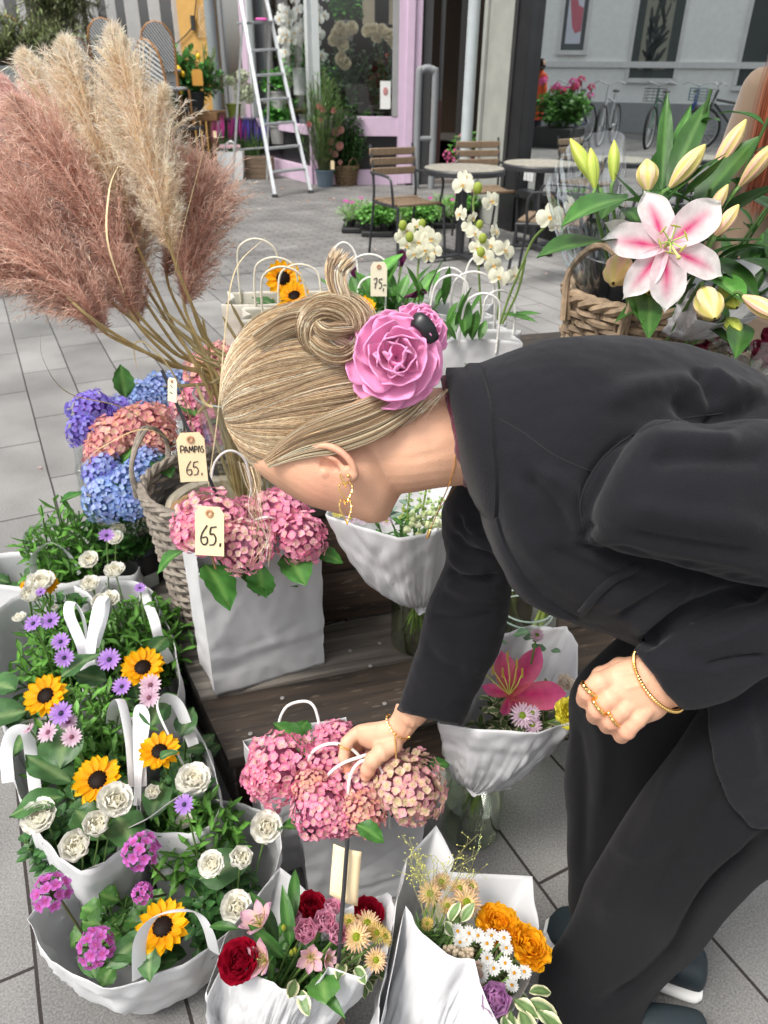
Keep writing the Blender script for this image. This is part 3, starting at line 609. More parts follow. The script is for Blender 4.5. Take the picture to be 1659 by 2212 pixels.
# bicycles leaning in a row along that wall
def circle(c,r,ax,up_,n=22):return[c+ax*(r*1.22*math.cos(2*math.pi*k/n))+up_*(r*1.22*math.sin(2*math.pi*k/n))for k in range(n+1)]
def bicycle(loc,ang,label,body,basket=None,sad=(.02,.02,.02)):
 t=thing('bicycle',tuple(loc),label,'bicycle','bicycles parked along the opposite wall')
 X=V3(math.cos(ang),math.sin(ang),0); Z=V3(0,0,1); Y=V3(-X.y,X.x,0); o=Vector(loc)
 def q(x,z,y=0):return o+(X*x+Z*z+Y*y)*1.22
 for cx in(-.52,.52):
  f=MB(); f.tube(circle(q(cx,.34),.33,X,Z),.034,6,(.015,.015,.015),cap=False)
  w=f.build('wheel',VC,t); f=MB(); f.tube(circle(q(cx,.34),.30,X,Z),.014,5,(.5,.5,.5),cap=False)
  for k in range(10):a=math.pi*k/10; f.tube([q(cx+.3*math.cos(a),.34+.3*math.sin(a)),q(cx-.3*math.cos(a),.34-.3*math.sin(a))],.003,4,(.5,.5,.5))
  f.build('rim',VC,w)
 f=MB()
 for a_,b_ in(((-.52,.34),(-.12,.30)),((-.12,.30),(-.22,.85)),((-.52,.34),(-.19,.72)),((-.19,.72),(.34,.80)),((-.12,.3),(.36,.74)),((.52,.34),(.34,.95))):f.tube([q(*a_),q(*b_)],.026,8,body)
 f.build('frame',VC,t)
 f=MB(); f.tube([q(.30,1.02,-.28),q(.36,1.06,-.18),q(.36,1.0,0),q(.36,1.06,.18),q(.28,1.02,.28)],.012,8,(.5,.5,.5)); f.tube([q(.34,.93),q(.36,1.0)],.013,8,(.5,.5,.5)); f.build('handlebar',VC,t)
 f=MB(); f.sphere(q(-.24,.9),(.13,.07,.035),10,6,sad); f.build('saddle',VC,t)
 f=MB(); f.tube([q(-.12,.3,-.08),q(-.02,.2,-.1),q(.04,.2,-.16)],.012,6,(.3,.3,.3)); f.tube([q(-.12,.3,.08),q(-.22,.4,.1),q(-.28,.4,.16)],.012,6,(.3,.3,.3)); f.build('pedals',VC,t)
 if basket:
  f=MB(); c=q(.56,.86)
  for zz in np.linspace(-.12,.12,5):
   f.tube([c+X*dx*.15+Y*dy*.19+Z*zz for dx,dy in((-1,-1),(1,-1),(1,1),(-1,1),(-1,-1))],.005 if zz<.12 else .01,5,basket,cap=False)
  for dx,dy in[(-1,-1),(1,-1),(1,1),(-1,1),(0,-1),(0,1),(1,0),(-1,0)]:f.tube([c+X*dx*.15+Y*dy*.19+Z*-.12,c+X*dx*.15+Y*dy*.19+Z*.12],.005,5,basket)
  f.build('basket',VC,t)
 return adopt(t)
wd=math.atan2(WO.n.y,WO.n.x)
for(u_,v_,an,lab,body,bas)in((1225,296,.35,'black bicycle with a front basket nearest the orange coat in the reflection',(.03,.04,.08),(.04,.04,.05)),(1300,300,.1,'silver bicycle with curved handlebars, second in the mirrored row',(.45,.46,.47),None),(1405,305,.15,'green framed bicycle with a wire basket, third in the mirrored row',(.10,.2,.14),(.05,.05,.05)),
(1478,296,-.1,'blue bicycle with a teal front basket in the mirrored row',(.04,.13,.45),(.02,.14,.16)),(1560,312,1.25,'dark bicycle with a pink saddle cover, seen side-on in the reflection',(.03,.03,.03),(.3,.3,.3)),(1640,300,.5,'purple bicycle at the end of the mirrored row',(.15,.05,.22),None)):
 q=mir(vp(u_,v_+14,z=0)); bicycle((q.x,q.y,0),wd+an,lab,body,bas,(.6,.15,.4)if 'pink' in lab else(.02,.02,.02))
ALU=mat('aluminium',col=(.52,.54,.55),rough=.38,metal=.6,var=.12,vscale=14)
WOODT=mat('bench_wood',vcol=True,rough=.7,var=.22,vscale=14,stretch=(6,1,1),bump=.3,bscale=60)
WICK=mat('wicker',vcol=True,rough=.7,var=.3,vscale=70,bump=.4,bscale=260)
# ------------------------------------------------------------------ step ladder
fl,fr=G(594,427),G(671,418); rl,rr_=G(503,398),G(577,391)
al,ar=PX(525,33,y=10.75),PX(582,30,y=11.1); fl.z=fr.z=rl.z=rr_.z=.02
lad=thing('step_ladder',tuple((fl+rr_)/2*V3(1,1,0)),'tall aluminium step ladder standing in front of the pink flower shop','ladder')
def rail(a,b,k,nm,w=.055):
 f=MB(); e=a+(b-a)*k; d=(e-a).normalized(); f.tube([a,e],w/2,4,flat=(1.0,.55),upv=(fr-fl)); o=f.build(nm,ALU,lad); return o
for a,b in((fl,al),(fr,ar)):
 o=rail(a,b,1.35,'rail',.075); f=MB(); f.bbox(a,(.07,.05,.05),.008,(.03,.03,.03)); f.build('foot',VC,o)
for a,b in((rl,al),(rr_,ar)):rail(a,b,.97,'rear_leg',.05)
for k in range(8):
 t=.135+k*.135; p,q=lerp(fl,al,t),lerp(fr,ar,t); f=MB(); d=q-p; c=(p+q)/2
 M_=np.eye(4); x=d.normalized(); M_[:3,0]=x; y=V3(0,0,1).cross(x).normalized(); M_[:3,1]=y; M_[:3,2]=x.cross(y); M_[:3,3]=c
 if k<6:f.bbox((0,.02,0),(d.length-.04,.085,.028),.004,M=M_); f.build('rung',ALU,lad)
 elif k==6:M_[:3,3]=c+V3(-.05,.14,.03); f.bbox((0,0,0),(d.length-.06,.30,.03),.005,M=M_); pl=f.build('platform',mat('dull_alu',col=(.22,.24,.24),rough=.5),lad); f=MB(); f.bbox(c+V3(.03,.05,.06),(.14,.06,.03),.01,(.8,.12,.45)); f.build('pink_cloth',VC,pl)
f=MB(); f.tube([lerp(rl,al,.22),lerp(rr_,ar,.22)],.012,8); f.build('cross_bar',ALU,lad)
f=MB(); f.tube([lerp(rr_,ar,.62),lerp(fr,ar,.55)],.008,6); f.build('brace',BLACKM,lad); adopt(lad)
# ------------------------------------------------------------------ cafe tables and chairs
def slat_table(c,r,label,ang=0):
 t=thing('bistro_table',(c[0],c[1],0),label,'table','round bistro tables'); c=V3(*c)
 f=MB(); f.lathe([(0,.71),(r,.71),(r+.006,.70),(r+.006,.668),(r-.02,.668)],40,M=TR(c.x,c.y,0)); f.build('rim',BLACKM,t,sharp=30)
 f=MB(); f.lathe([(0,.718),(r-.012,.718),(r-.005,.7125)],40,(.24,.225,.19),M=TR(c.x,c.y,0)); f.build('table_top',mat('stone_top',vcol=True,rough=.7,var=.25,vscale=30,spec=.25),t,sharp=30)
 f=MB(); f.tube([c+V3(0,0,.04),c+V3(0,0,.67)],.038,16); f.build('column',BLACKM,t)
 for k in range(4):
  a=ang+k*math.pi/2; d=V3(math.cos(a),math.sin(a),0); f=MB(); f.tube([c+d*.02+V3(0,0,.045),c+d*.28+V3(0,0,.04),c+d*.33+V3(0,0,.015)],.022,8,flat=(1.3,.8)); f.build('foot',BLACKM,t)
 return adopt(t)
t1=G(1003,361,.718); t2=G(1170,351,.718)
slat_table((t1.x,t1.y,0),.325,'nearer round grey-topped bistro table, left of the two',.5); slat_table((t2.x,t2.y,0),.325,'further right round grey-topped bistro table beside the black window',.3)
def cafe_chair(loc,yaw,label):
 t=thing('bistro_chair',(loc[0],loc[1],0),label,'chair','slatted bistro armchairs')
 c,s_=math.cos(yaw),math.sin(yaw)
 def q(x,y,z):return V3(loc[0]+c*x-s_*y,loc[1]+s_*x+c*y,z)
 W=.215; wood=(.17,.115,.07)
 mx=np.eye(4); mx[:3,0]=(c,s_,0); mx[:3,1]=(-s_,c,0); mx[:3,3]=(loc[0],loc[1],0)
 for k in range(6):
  f=MB(); x=-.19+k*.078; f.bbox((x,0,.452-.012*math.sin(k/5*math.pi)+(.004 if k==5 else 0)),(.066,.40,.022),.006,wood,mx); f.build('seat_slat',WOODT,t)
 for k in range(3):
  f=MB(); z=.66+k*.072; f.bbox((-.235-k*.018,0,z),(.018,.43,.056),.006,wood,mx@np.array(Matrix.Identity(4))); f.build('back_slat',WOODT,t)
 for sy in(-1,1):
  f=MB(); f.tube(crom([q(-.30,sy*.2,.0),q(-.22,sy*.2,.42),q(-.225,sy*.2,.62),q(-.29,sy*.2,.86)],4),.0115,8); f.build('rear_leg',BLACKM,t)
  f=MB(); f.tube(crom([q(.27,sy*.225,0),q(.235,sy*.215,.38),q(.20,sy*.21,.435),q(-.2,sy*.2,.43)],5),.0115,8); f.build('front_leg',BLACKM,t)
  f=MB(); f.tube(crom([q(.16,sy*.215,.43),q(.17,sy*.235,.56),q(.15,sy*.24,.635),q(.08,sy*.24,.655),q(-.24,sy*.215,.655)],5),.0105,8); f.build('armrest',BLACKM,t)
 return adopt(t)
def face(loc,to):return math.atan2(to[1]-loc[1],to[0]-loc[0])
q=G(885,437,.45); cafe_chair((q.x-.02,q.y+.05),math.radians(-62),'left bistro armchair with wooden slats, standing before the herb trays')
q=G(1050,410,.45); cafe_chair((q.x,q.y),math.radians(-75),'middle bistro armchair, behind the nearer round table')
q=G(1195,476,.45); cafe_chair((q.x+.02,q.y+.05),math.radians(160),'right bistro armchair beside the lilies, pulled up to the further table')
q=G(1345,500,.45); cafe_chair((q.x+.25,q.y),math.radians(170),'bistro armchair half hidden behind the lily buds')
# tubular bike stand by the shop door
st=thing('bike_stand',tuple(G(915,402)),'grey bent steel tube hoop stand in front of the pink door post','bike stand'); b0=G(898,408); b1=G(931,408)
zt=1.42; f=MB(); f.tube(crom([b0,b0+V3(0,0,zt-.12),b0*.85+b1*.15+V3(0,0,zt-.02),(b0+b1)/2+V3(0,0,zt+.01),b1*.85+b0*.15+V3(0,0,zt-.02),b1+V3(0,0,zt-.12),b1],6),.045,12,(.22,.23,.24)); f.build('hoop',VC,st)
f=MB(); f.tube([b0+V3(0,0,.62),b1+V3(0,0,.62)],.035,10,(.2,.21,.22)); f.build('cross_bar',VC,st); adopt(st)
# ------------------------------------------------------------------ pots, baskets and plants by the shop
def pot(mb,c,r,h,col,r2=.78,rim=.012):
 mb.lathe([(0,.004),(r*r2,.004),(r,h-.02),(r+rim,h-.02),(r+rim,h),(r-.004,h),(r-.01,h-.03),(0,h-.03)],24,col,TR(*c))
def weave(name,mb,c,r0,r1,h,rows,n,col,th=.008,rr=R,sq=1.0,jit=.1,nst=None,amp=1.0,z0=0):
 """wicker wall: horizontal canes passing in and out of the uprights"""
 nst=nst or n
 for i in range(rows):
  f=(i+.5)/rows; z=z0+h*f; r=lerp(r0,r1,f); pts=[]
  for k in range(n*2+1):
   a=math.pi*k/n; off=th*amp*(1 if(k+i)%2 else-1)*(1 if k%2==0 or True else 0)
   w=math.cos(math.pi*k/1.0*.5*2); off=th*amp*math.cos(math.pi*(k/2+i))
   pts.append((c[0]+(r+off)*math.cos(a),c[1]+(r+off)*math.sin(a)*sq,c[2]+z+rr.uniform(-.15,.15)*h/rows))
  mb.tube(crom(pts,2),h/rows*.5,5,np.array(col)*rr.uniform(.65,1.2),cap=False)
def basket(loc,r0,r1,h,rows,n,col,label,cat='basket',handle=None,name='wicker_basket',group=None,th=.008,rr=R,rim=.014):
 t=thing(name,tuple(loc),label,cat,group); c=loc
 f=MB(); weave('',f,c,r0,r1,h,rows,n,col,th,rr); f.build('woven_wall',WICK,t)
 f=MB()
 for k in range(n):
  a=2*math.pi*(k+.0)/n; f.tube([(c[0]+r0*math.cos(a),c[1]+r0*math.sin(a),c[2]),(c[0]+r1*math.cos(a),c[1]+r1*math.sin(a),c[2]+h)],th*.8,5,np.array(col)*.7)
 f.lathe([(0,.01),(r0,.01)],24,np.array(col)*.5,TR(*c)); o=f.build('stakes',WICK,t); o["kind"]="stuff"
 f=MB()
 for s_ in range(3):
  pts=[(c[0]+(r1+math.cos(k*.9+s_*2.09)*rim*.55)*math.cos(a),c[1]+(r1+math.cos(k*.9+s_*2.09)*rim*.55)*math.sin(a),c[2]+h+math.sin(k*.9+s_*2.09)*rim*.55)for k,a in enumerate(np.linspace(0,2*math.pi,73))]
  f.tube(pts,rim*.55,6,np.array(col)*rr.uniform(.85,1.2),cap=False)
 f.build('rolled_rim',WICK,t)
 if handle:
  for a in handle:
   f=MB(); d=V3(math.cos(a),math.sin(a),0); p=V3(-d.y,d.x,0); cc=V3(*c)+d*r1
   for s_ in(-.5,.5):f.tube(crom([cc-p*.07+V3(0,0,h*.9)+d*s_*rim,cc-p*.075+V3(0,0,h+.05),cc+V3(0,0,h+.11)+d*s_*rim,cc+p*.075+V3(0,0,h+.05),cc+p*.07+V3(0,0,h*.9)+d*s_*rim],5),rim*.42,6,np.array(col)*1.1)
   f.build('handle',WICK,t)
 return adopt(t)
def tagcard(loc,w,h,yaw,label,lines=(),col=None,stick=None,tilt=0.0,hole=True,name='price_tag',group='price tags'):
 """card price tag with clipped corners; lines = list of strokes in card coordinates (-.5...5, 0..1)"""
 t=thing(name,tuple(loc),label,'price tag',group); o=V3(*loc); x=V3(math.cos(yaw),math.sin(yaw),0); n_=V3(x.y,-x.x,0); y=V3(0,0,1)*math.cos(tilt)-n_*math.sin(tilt); n2=x.cross(y)
 def q(a,b,off=0):return o+x*(a*w)+y*(b*h)+n2*off
 out=[(-.5,0),(.5,0),(.5,.86),(.34,1),(-.34,1),(-.5,.86)]; f=MB()
 f.add([q(a,b,.0006)for a,b in out]+[q(a,b,-.0006)for a,b in out],[tuple(range(6)),tuple(range(11,5,-1))]+[(i,i+6,(i+1)%6+6,(i+1)%6)for i in range(6)]); f.build('card',col or KRAFT,t)
 if hole:f=MB(); f.tube([q(.10*math.cos(a),.86+.10*w/h*math.sin(a),.0012)for a in np.linspace(0,6.283,17)],.05*w,5,cap=False); f.build('eyelet',mat('eyelet',col=(.45,.24,.13),rough=.7),t)
 for stroke in lines:
  f=MB(); pp=crom([q(a,b,.0014)for a,b in stroke],4)if len(stroke)>2 else[q(a,b,.0014)for a,b in stroke]; f.tube(pp,.028*w if len(lines)<7 else .018*w,5,flat=(1,1)); f.build('lettering',INK,t)
 if stick is not None:f=MB(); f.tube([q(0,.1,-.003),Vector(stick)],.0022,6); f.build('stick',mat('stick',col=(.35,.2,.1),rough=.7),t)
 return adopt(t)
D65=[[(-.08,.62),(-.26,.45),(-.30,.30),(-.2,.22),(-.08,.27),(-.10,.38),(-.26,.36)],[(.24,.60),(.05,.58)],[(.05,.58),(.02,.44),(.14,.45),(.22,.35),(.15,.24),(.0,.22)],[(.38,.27),(.36,.20)]]
D75=[[(-.32,.50),(-.10,.52),(-.24,.24)],[(-.28,.37),(-.14,.38)],[(.22,.52),(.04,.50)],[(.04,.50),(.02,.40),(.14,.40),(.18,.31),(.08,.24),(.0,.25)],[(.28,.33),(.44,.34)],[(.3,.24),(.26,.14)]]
def plant(name,loc,label,cat='plant',group=None):return thing(name,tuple(loc),label,cat,group)
# grey pot with a tall oleander
q=G(702,404); t=thing('plant_pot',tuple(q),'slate blue plastic plant pot on the paving below the tall pink-flowered shrub','pot'); f=MB(); pot(f,q,.125,.22,(.10,.14,.18)); f.build('pot',VC,t); adopt(t)
t=plant('oleander',q+V3(0,0,.2),'tall slender shrub with a few pink flowers in the slate blue pot','shrub'); rr=random.Random(21)
f=MB(); bush(f,q,.34,.26,.2,1.42,'thin',.15,40,40,rr,(.12,.15,.06),tint=(.8,1.5),sr=.006); f.build('foliage',LEAF,t)
for u_,v_ in((688,232),(697,238),(722,240),(690,262),(667,270)):
 flower(t,'flower',rose_t(rr,(.72,.32,.32),(.8,.4,.35),1,3),PX(u_,v_,y=q.y-.1),V3(rr.uniform(-.5,.5),-1,.4),.034,mat_=PETAL)
adopt(t)
q=G(748,400); basket(q,.13,.175,.25,11,16,(.17,.11,.055),'small brown wicker basket with a loop handle standing outside the shop',handle=[-.9],th=.006)
t=plant('rose_bush',q+V3(0,0,.1),'leafy rose bush with pale pink blooms growing in the small brown basket','shrub'); rr=random.Random(5)
f=MB(); bush(f,q,.34,.28,.1,.98,'rose',.095,60,18,rr,(.1,.14,.05),tint=(.7,1.5),sr=.004); f.build('foliage',LEAF,t)
for u_,v_,s_ in((725,288,.055),(735,283,.05),(716,308,.05),(736,318,.055),(712,328,.05),(722,335,.045),(705,345,.04),(735,352,.03)):
 flower(t,'rose',rose_t(rr,(.78,.48,.46),(.82,.5,.35),1,4),PX(u_,v_,y=q.y-.22),V3(rr.uniform(-.4,.4),-1,.5),s_)
adopt(t); tagcard(PX(718,345,y=11.0)-V3(0,0,.12),.05,.11,.1,'small cream plant tag hanging on the slate blue pot',hole=False)
# white hydrangea on a dark bin beside the ladder
q=V3(PX(508,300,y=12.9).x,12.9,0); t=thing('dark_bin',tuple(q),'weathered dark planter box behind the left ladder leg','planter'); f=MB(); f.bbox(q+V3(0.06,.2,.36),(.42,.35,.72),.015,(.06,.055,.05)); f.build('box',VCR,t); f=MB(); f.bbox(q+V3(.06,.2,.73),(.46,.39,.03),.008,(.10,.09,.08)); f.build('lid',VCR,t); adopt(t)
q2=q+V3(.0,.1,.745); t=thing('plant_pot',tuple(q2),'lime green plant pot holding the white hydrangea by the ladder','pot'); f=MB(); pot(f,q2,.11,.2,(.22,.27,.04)); f.build('pot',VC,t); adopt(t)
t=plant('white_hydrangea',q2+V3(0,0,.17),'white flowering hydrangea standing in the lime green pot','hydrangea'); rr=random.Random(8); f=MB(); bush(f,q2,.36,.22,.17,.72-.1,'hyd',.13,22,10,rr,tint=(.8,1.6),sr=.004); o=f.build('foliage',LEAF,t);
for(u_,v_,s_)in((525,165,.09),(535,195,.10),(520,208,.08),(498,175,.07),(470,185,.06),(538,215,.07),(515,190,.06)):
 f=MB(); hydrangea(f,PX(u_,v_,y=q2.y-.15),s_,[((.82,.84,.72),(.6,.7,.4))],(0,-.6,.7),34,rr,fs=.42); f.build('flower_head',PETAL,t)
adopt(t)
# white shopping bag, wicker box with lavender
def simplebag(rimpts,zr,z0,label,m=PAPER,name='shopping_bag',cat='bag',group=None,handle=True,flare=.06):
 pass
q=G(500,389); t=thing('shopping_bag',tuple(q),'small glossy white shopping bag on the ground beside the wooden stand','bag'); f=MB()
V=[];
for z,k in((0,.88),(.12,.97),(.30,1.0),(.372,1.0)):V+=[(q.x+sx*.185*k,q.y+.1+sy*.09*k,z)for sx,sy in((-1,-1),(1,-1),(1.04,0),(1,1),(-1,1),(-1.04,0))]
f.grid(np.array(V),4,6,(.75,.77,.77),closed=True); f.build('bag_body',mat('white_plastic',col=(.72,.74,.74),rough=.25,trans=.15,bump=.6,bscale=14),t,sharp=30)
for sy in(-1,1):
 f=MB(); f.tube(crom([q+V3(-.06,.1+sy*.09,.3),q+V3(-.06,.1+sy*.085,.44),q+V3(0,.1+sy*.08,.50),q+V3(.06,.1+sy*.085,.44),q+V3(.06,.1+sy*.09,.3)],5),.012,6,flat=(1,.2)); f.build('handle',mat('white_plastic'),t)
adopt(t); t=plant('pansies',q+V3(0,.1,.1),'small pink and white blooms poking out of the small white bag','flowers'); rr=random.Random(4); f=MB(); bush(f,q+V3(0,.1,0),.15,.08,.2,.42,'rose',.06,14,9,rr,tint=(1,1.8)); f.build('foliage',LEAF,t)
for k in range(9):flower(t,'flower',rose_t(rr,(.8,.62,.66),(.7,.4,.5),1,2),q+V3(rr.uniform(-.13,.13),.1+rr.uniform(-.08,.05),.42),V3(0,-.6,.8),.035)
adopt(t)
q=G(546,388)+V3(.05,.15,0); t=thing('wicker_box',tuple(q),'low brown wicker trough filled with purple spikes behind the ladder','basket'); f=MB()
for i in range(11):
 z=.02+i*.026; f.tube([(q.x+sx*.24,q.y+sy*.12,z)for sx,sy in((-1,-1),(1,-1),(1,1),(-1,1),(-1,-1))],.014,6,np.array((.15,.10,.06))*R.uniform(.7,1.2),cap=False)
f.build('woven_wall',WICK,t); adopt(t)
for(u_,lab,col,n_)in((545,'blue veronica spikes growing in the low wicker trough',(.12,.09,.42),34),(497,'magenta veronica spikes behind the small white bag',(.48,.06,.28),30)):
 b_=G(u_,385)+V3(0,.25,0); t=plant('veronica',b_+V3(0,0,.2),lab); rr=random.Random(u_); f=MB(); bush(f,b_,.26,.12,.2,.62,'thin',.10,26,14,rr,tint=(.8,1.4),sr=.004); f.build('foliage',LEAF,t)
 f=MB()
 for k in range(n_):
  x,y=rr.uniform(-.26,.24),rr.uniform(-.1,.1); z=rr.uniform(.55,.68); h=rr.uniform(.1,.2); f.tube([b_+V3(x,y,z-.1),b_+V3(x+.01,y,z),b_+V3(x+.02,y,z+h)],[.003,.014,.002],5,np.array(col)*rr.uniform(.6,1.5))
 o=f.build('flower_spikes',PETAL,t); o["kind"]="stuff"; adopt(t)
 # wooden stand with lemon tree and pots
q=G(462,352); zt=WOODZ=.80; t=thing('wooden_stand',tuple(q),'heavy brown timber display stand under the lemon tree','stand'); WC_=(.26,.14,.06)
q=PX(462,242,y=12.6); q.z=0; zt=PX(462,242,y=12.6).z
f=MB(); f.bbox(q+V3(-.42,.3,zt-.06),(.95,.75,.12),.01,WC_); f.build('top',WOODT,t)
for dx in(-.02,-.42):f=MB(); f.bbox(q+V3(dx,.0,(zt-.12)/2),(.10,.10,zt-.125),.008,WC_); f.build('leg',WOODT,t)
for k in range(6):f=MB(); f.bbox(q+V3(-.1-k*.085,.04,(zt-.12)/2),(.06,.03,zt-.13),.004,np.array(WC_)*.6); f.build('slat',WOODT,t)
adopt(t)
lp=q+V3(-.42,.1,zt); t=thing('plant_pot',tuple(q+V3(-.22,-.02,zt)),'black plastic pot at the right end of the timber stand','pot'); f=MB(); pot(f,q+V3(-.25,-.02,zt),.135,.26,(.02,.022,.025)); f.build('pot',VC,t); adopt(t)
t=plant('lemon_tree',lp,'lemon tree with small yellow fruit on the timber stand','tree'); rr=random.Random(17); f=MB(); bush(f,lp+V3(-.15,0,0),.85,.35,zt+.05,zt+.78,'rose',.17,70,18,rr,(.14,.15,.05),tint=(1.2,3.2),sr=.006); bush(f,lp+V3(.3,0,0),.4,.25,zt+.2,zt+.85,'thin',.16,22,16,rr,(.14,.15,.05),tint=(1.0,2.2),sr=.006); f.build('crown',LEAF,t)
for(u_,v_)in((354,145),(385,148),(388,152),(358,163),(348,168),(395,160),(353,180),(338,145),(390,198),(428,122),(375,155),(343,125)):
 f=MB(); f.sphere(PX(u_,v_,y=lp.y-.38),(.032,.032,.042),10,7,(.80,.52,.02)); f.build('lemon',mat('lemon',vcol=True,rough=.4),t)
adopt(t)
tagcard(PX(371,196,y=12.2),.15,.22,.0,'white information label hanging in the lemon tree',[[(-.3,.3),(.3,.3)],[(-.3,.2),(.3,.2)],[(-.3,.45),(.3,.45)]],mat('label_white',col=(.75,.78,.8),rough=.5),name='plant_label',group='labels',hole=False)
tagcard(PX(428,185,y=12.2),.15,.20,.0,'orange plant label standing in the black pot',[],mat('label_orange',col=(.60,.30,.05),rough=.5),name='plant_label',group='labels',hole=False)
tagcard(PX(465,298,y=11.6),.05,.09,.0,'cream tag on a stick at the foot of the timber stand',[],name='plant_label',group='labels',stick=PX(465,330,y=11.6))
t=plant('heather',q+V3(-.7,0,zt),'small dull purple heather beside the black pot'); f=MB(); bush(f,q+V3(-.7,-.1,0),.25,.18,zt,zt+.25,'olive',.09,24,14,random.Random(2),(.1,.06,.05),tint=(.5,1.1),sr=.004); o=f.build('foliage',LEAF,t); adopt(t)
t=plant('ground_herbs',G(450,372),'bright green low herbs under the timber stand'); f=MB(); bush(f,G(450,372),.4,.25,0,.22,'rose',.07,36,9,random.Random(3),tint=(1.2,2.6)); f.build('foliage',LEAF,t); adopt(t)
# trays of bedding plants beside the chair
rr=random.Random(31)
for i,(u_,v_)in enumerate(((772,500),(815,508),(862,505),(905,503),(950,490),(1000,480))):
 q=G(u_,v_); w=.30 if i<5 else .35
 t=thing('plant_tray',tuple(q),'black plastic plant tray, %s in the row under the chair'%('leftmost','second','third','fourth','fifth','rightmost')[i],'tray','black plant trays')
 f=MB(); f.bbox(q+V3(0,0,.03),(w,.30,.05),.01,(.012,.012,.013),None); f.build('tray',VC,t)
 for sx in(-1,1):f=MB(); pot(f,q+V3(sx*w*.24,-.02,.05),.055,.07,(.013,.013,.014)); f.build('pot',VC,t)
 adopt(t)
 t=plant('bedding_plants',q+V3(0,0,.1),'leafy green bedding plants in the %s tray'%('leftmost','second','third','fourth','fifth','rightmost')[i],'plants','bedding plants in trays')
 f=MB(); bush(f,q,.24,.22,.08,.30,'ger' if i%2 else 'thin',.055 if i%2 else .09,46,11,rr,(.15,.28,.06),tint=(1.3,2.8),sr=.0025); f.build('foliage',LEAF,t)
 for k in range((4,3,2,1,2,1)[i]):flower(t,'flower',daisy_t(rr,(.62,.1,.42),(.7,.15,.5),(.5,.3,.1),n=8,W=.5),q+V3(rr.uniform(-.12,.12),-.05+rr.uniform(-.06,.06),rr.uniform(.24,.31)),V3(0,-.5,1),.028)
 adopt(t)
 # geraniums half hidden behind the middle chair
q=G(1000,418); t=thing('plant_pot',tuple(q),'white pot of pink geraniums behind the middle chair','pot'); f=MB(); pot(f,q,.14,.4,(.55,.6,.62)); f.build('pot',VC,t); adopt(t)
t=plant('geranium_plant',q+V3(0,0,.38),'pink geraniums showing through the slats of the middle chair'); f=MB(); bush(f,q,.3,.2,.38,.75,'ger',.09,16,8,rr,tint=(1,2)); f.build('foliage',LEAF,t)
for u_,v_ in((966,335),(990,325),(1012,338),(975,350),(998,300)):f=MB(); geranium(f,PX(u_,v_,y=q.y-.2),.075,rr,(0,-.8,.5),(.85,.22,.35),10); f.build('flower_head',PETAL,t)
adopt(t)
# ------------------------------------------------------------------ inside the flower shop
def shelf(x0,x1,y,z,label,d=.5,h=.03,col=(.10,.09,.08)):
 t=thing('shop_shelf',((x0+x1)/2,y,z-h),label,'shelf'); f=MB(); f.bbox(((x0+x1)/2,y+d/2,z-h/2),(x1-x0,d,h),.004,col); f.build('board',VC,t)
 for x in(x0+.05,x1-.05):f=MB(); f.bbox((x,y+d/2,(z-h+.5)/2),(.05,d*.8,z-h-.5),.004,col); f.build('leg',VC,t)
 return adopt(t)
shelf(-1.9,-.4,12.7,.98,'dark display table in the left shop bay carrying the white orchids'); shelf(-.3,.35,12.1,.96,'dark shelf in the right shop bay under the red leafed plant')
a=PX(650,205,y=12.35); t=thing('vase',tuple(a),'tall white cylinder vase in the shop window','vase'); f=MB(); f.lathe([(0,0),(.10,0),(.105,.34),(.09,.34),(.085,.02)],24,(.78,.8,.78),TR(*a)); f.build('body',VC,t); adopt(t)
t=plant('white_orchids',a+V3(0,0,.3),'cascade of white orchids in the tall white vase inside the shop','orchid'); rr=random.Random(9); ot=[orchid_t(rr,(.88,.90,.86))for _ in range(3)]
for(u0,v0,u1,v1)in((648,165,620,-5),(650,165,680,0),(648,170,660,60),(646,168,632,70)):
 p0,p1=PX(u0,v0,y=12.35),PX(u1,v1,y=12.2); pts=bend(p0,p1,.12,8,rr); f=MB(); f.tube(pts,.007,6,(.06,.1,.04)); f.build('stem',STEM,t)
 for k in range(14):
  f_=.35+.65*k/14; q=pts[min(len(pts)-1,int(f_*(len(pts)-1)))]; f=MB(); f.tpl(rr.choice(ot),MAT(q+V3(rr.uniform(-.16,.16),rr.uniform(-.1,.05),rr.uniform(-.08,.08)),V3(rr.uniform(-.6,.6),-1,rr.uniform(-.2,.3)),rr.uniform(.07,.10),rr.uniform(-.4,.4),upv=(0,0,1))); f.build('bloom',PETAL,t)
f=MB(); bush(f,a,.25,.2,a.z+.3,a.z+.65,'lily',.35,14,3,rr,tint=(1.5,3)); f.build('foliage',LEAF,t); adopt(t)
for(pts_,lab,nm,yy)in(([(735,62),(728,75),(745,70),(760,62),(722,88),(742,100),(738,128),(745,138)],'cluster of cream chrysanthemums on the left of the window post','cream_chrysanthemums',11.85),([(795,68),(808,66),(825,68),(842,78),(855,98),(862,104),(812,80),(850,88)],'cream chrysanthemums in a row right of the window post','cream_chrysanthemums',11.9)):
 c=PX(*pts_[0],y=yy); t=plant(nm,c-V3(0,0,.3),lab,'flowers','cream chrysanthemums in the shop'); f=MB(); cc=sum((PX(u_,v_,y=yy)for u_,v_ in pts_),V3(0,0,0))/len(pts_)
 bush(f,cc+V3(0,.1,0),.5,.15,cc.z-.8,cc.z+.05,'euc',.10,26,8,rr,tint=(.4,.9),sr=.005); f.build('foliage',LEAF,t)
 for u_,v_ in pts_:flower(t,'flower_head',ruffle_t(rr,(.78,.72,.55),5,12),PX(u_,v_,y=yy-.1),V3(rr.uniform(-.4,.4),-1,.4),.105)
 adopt(t)
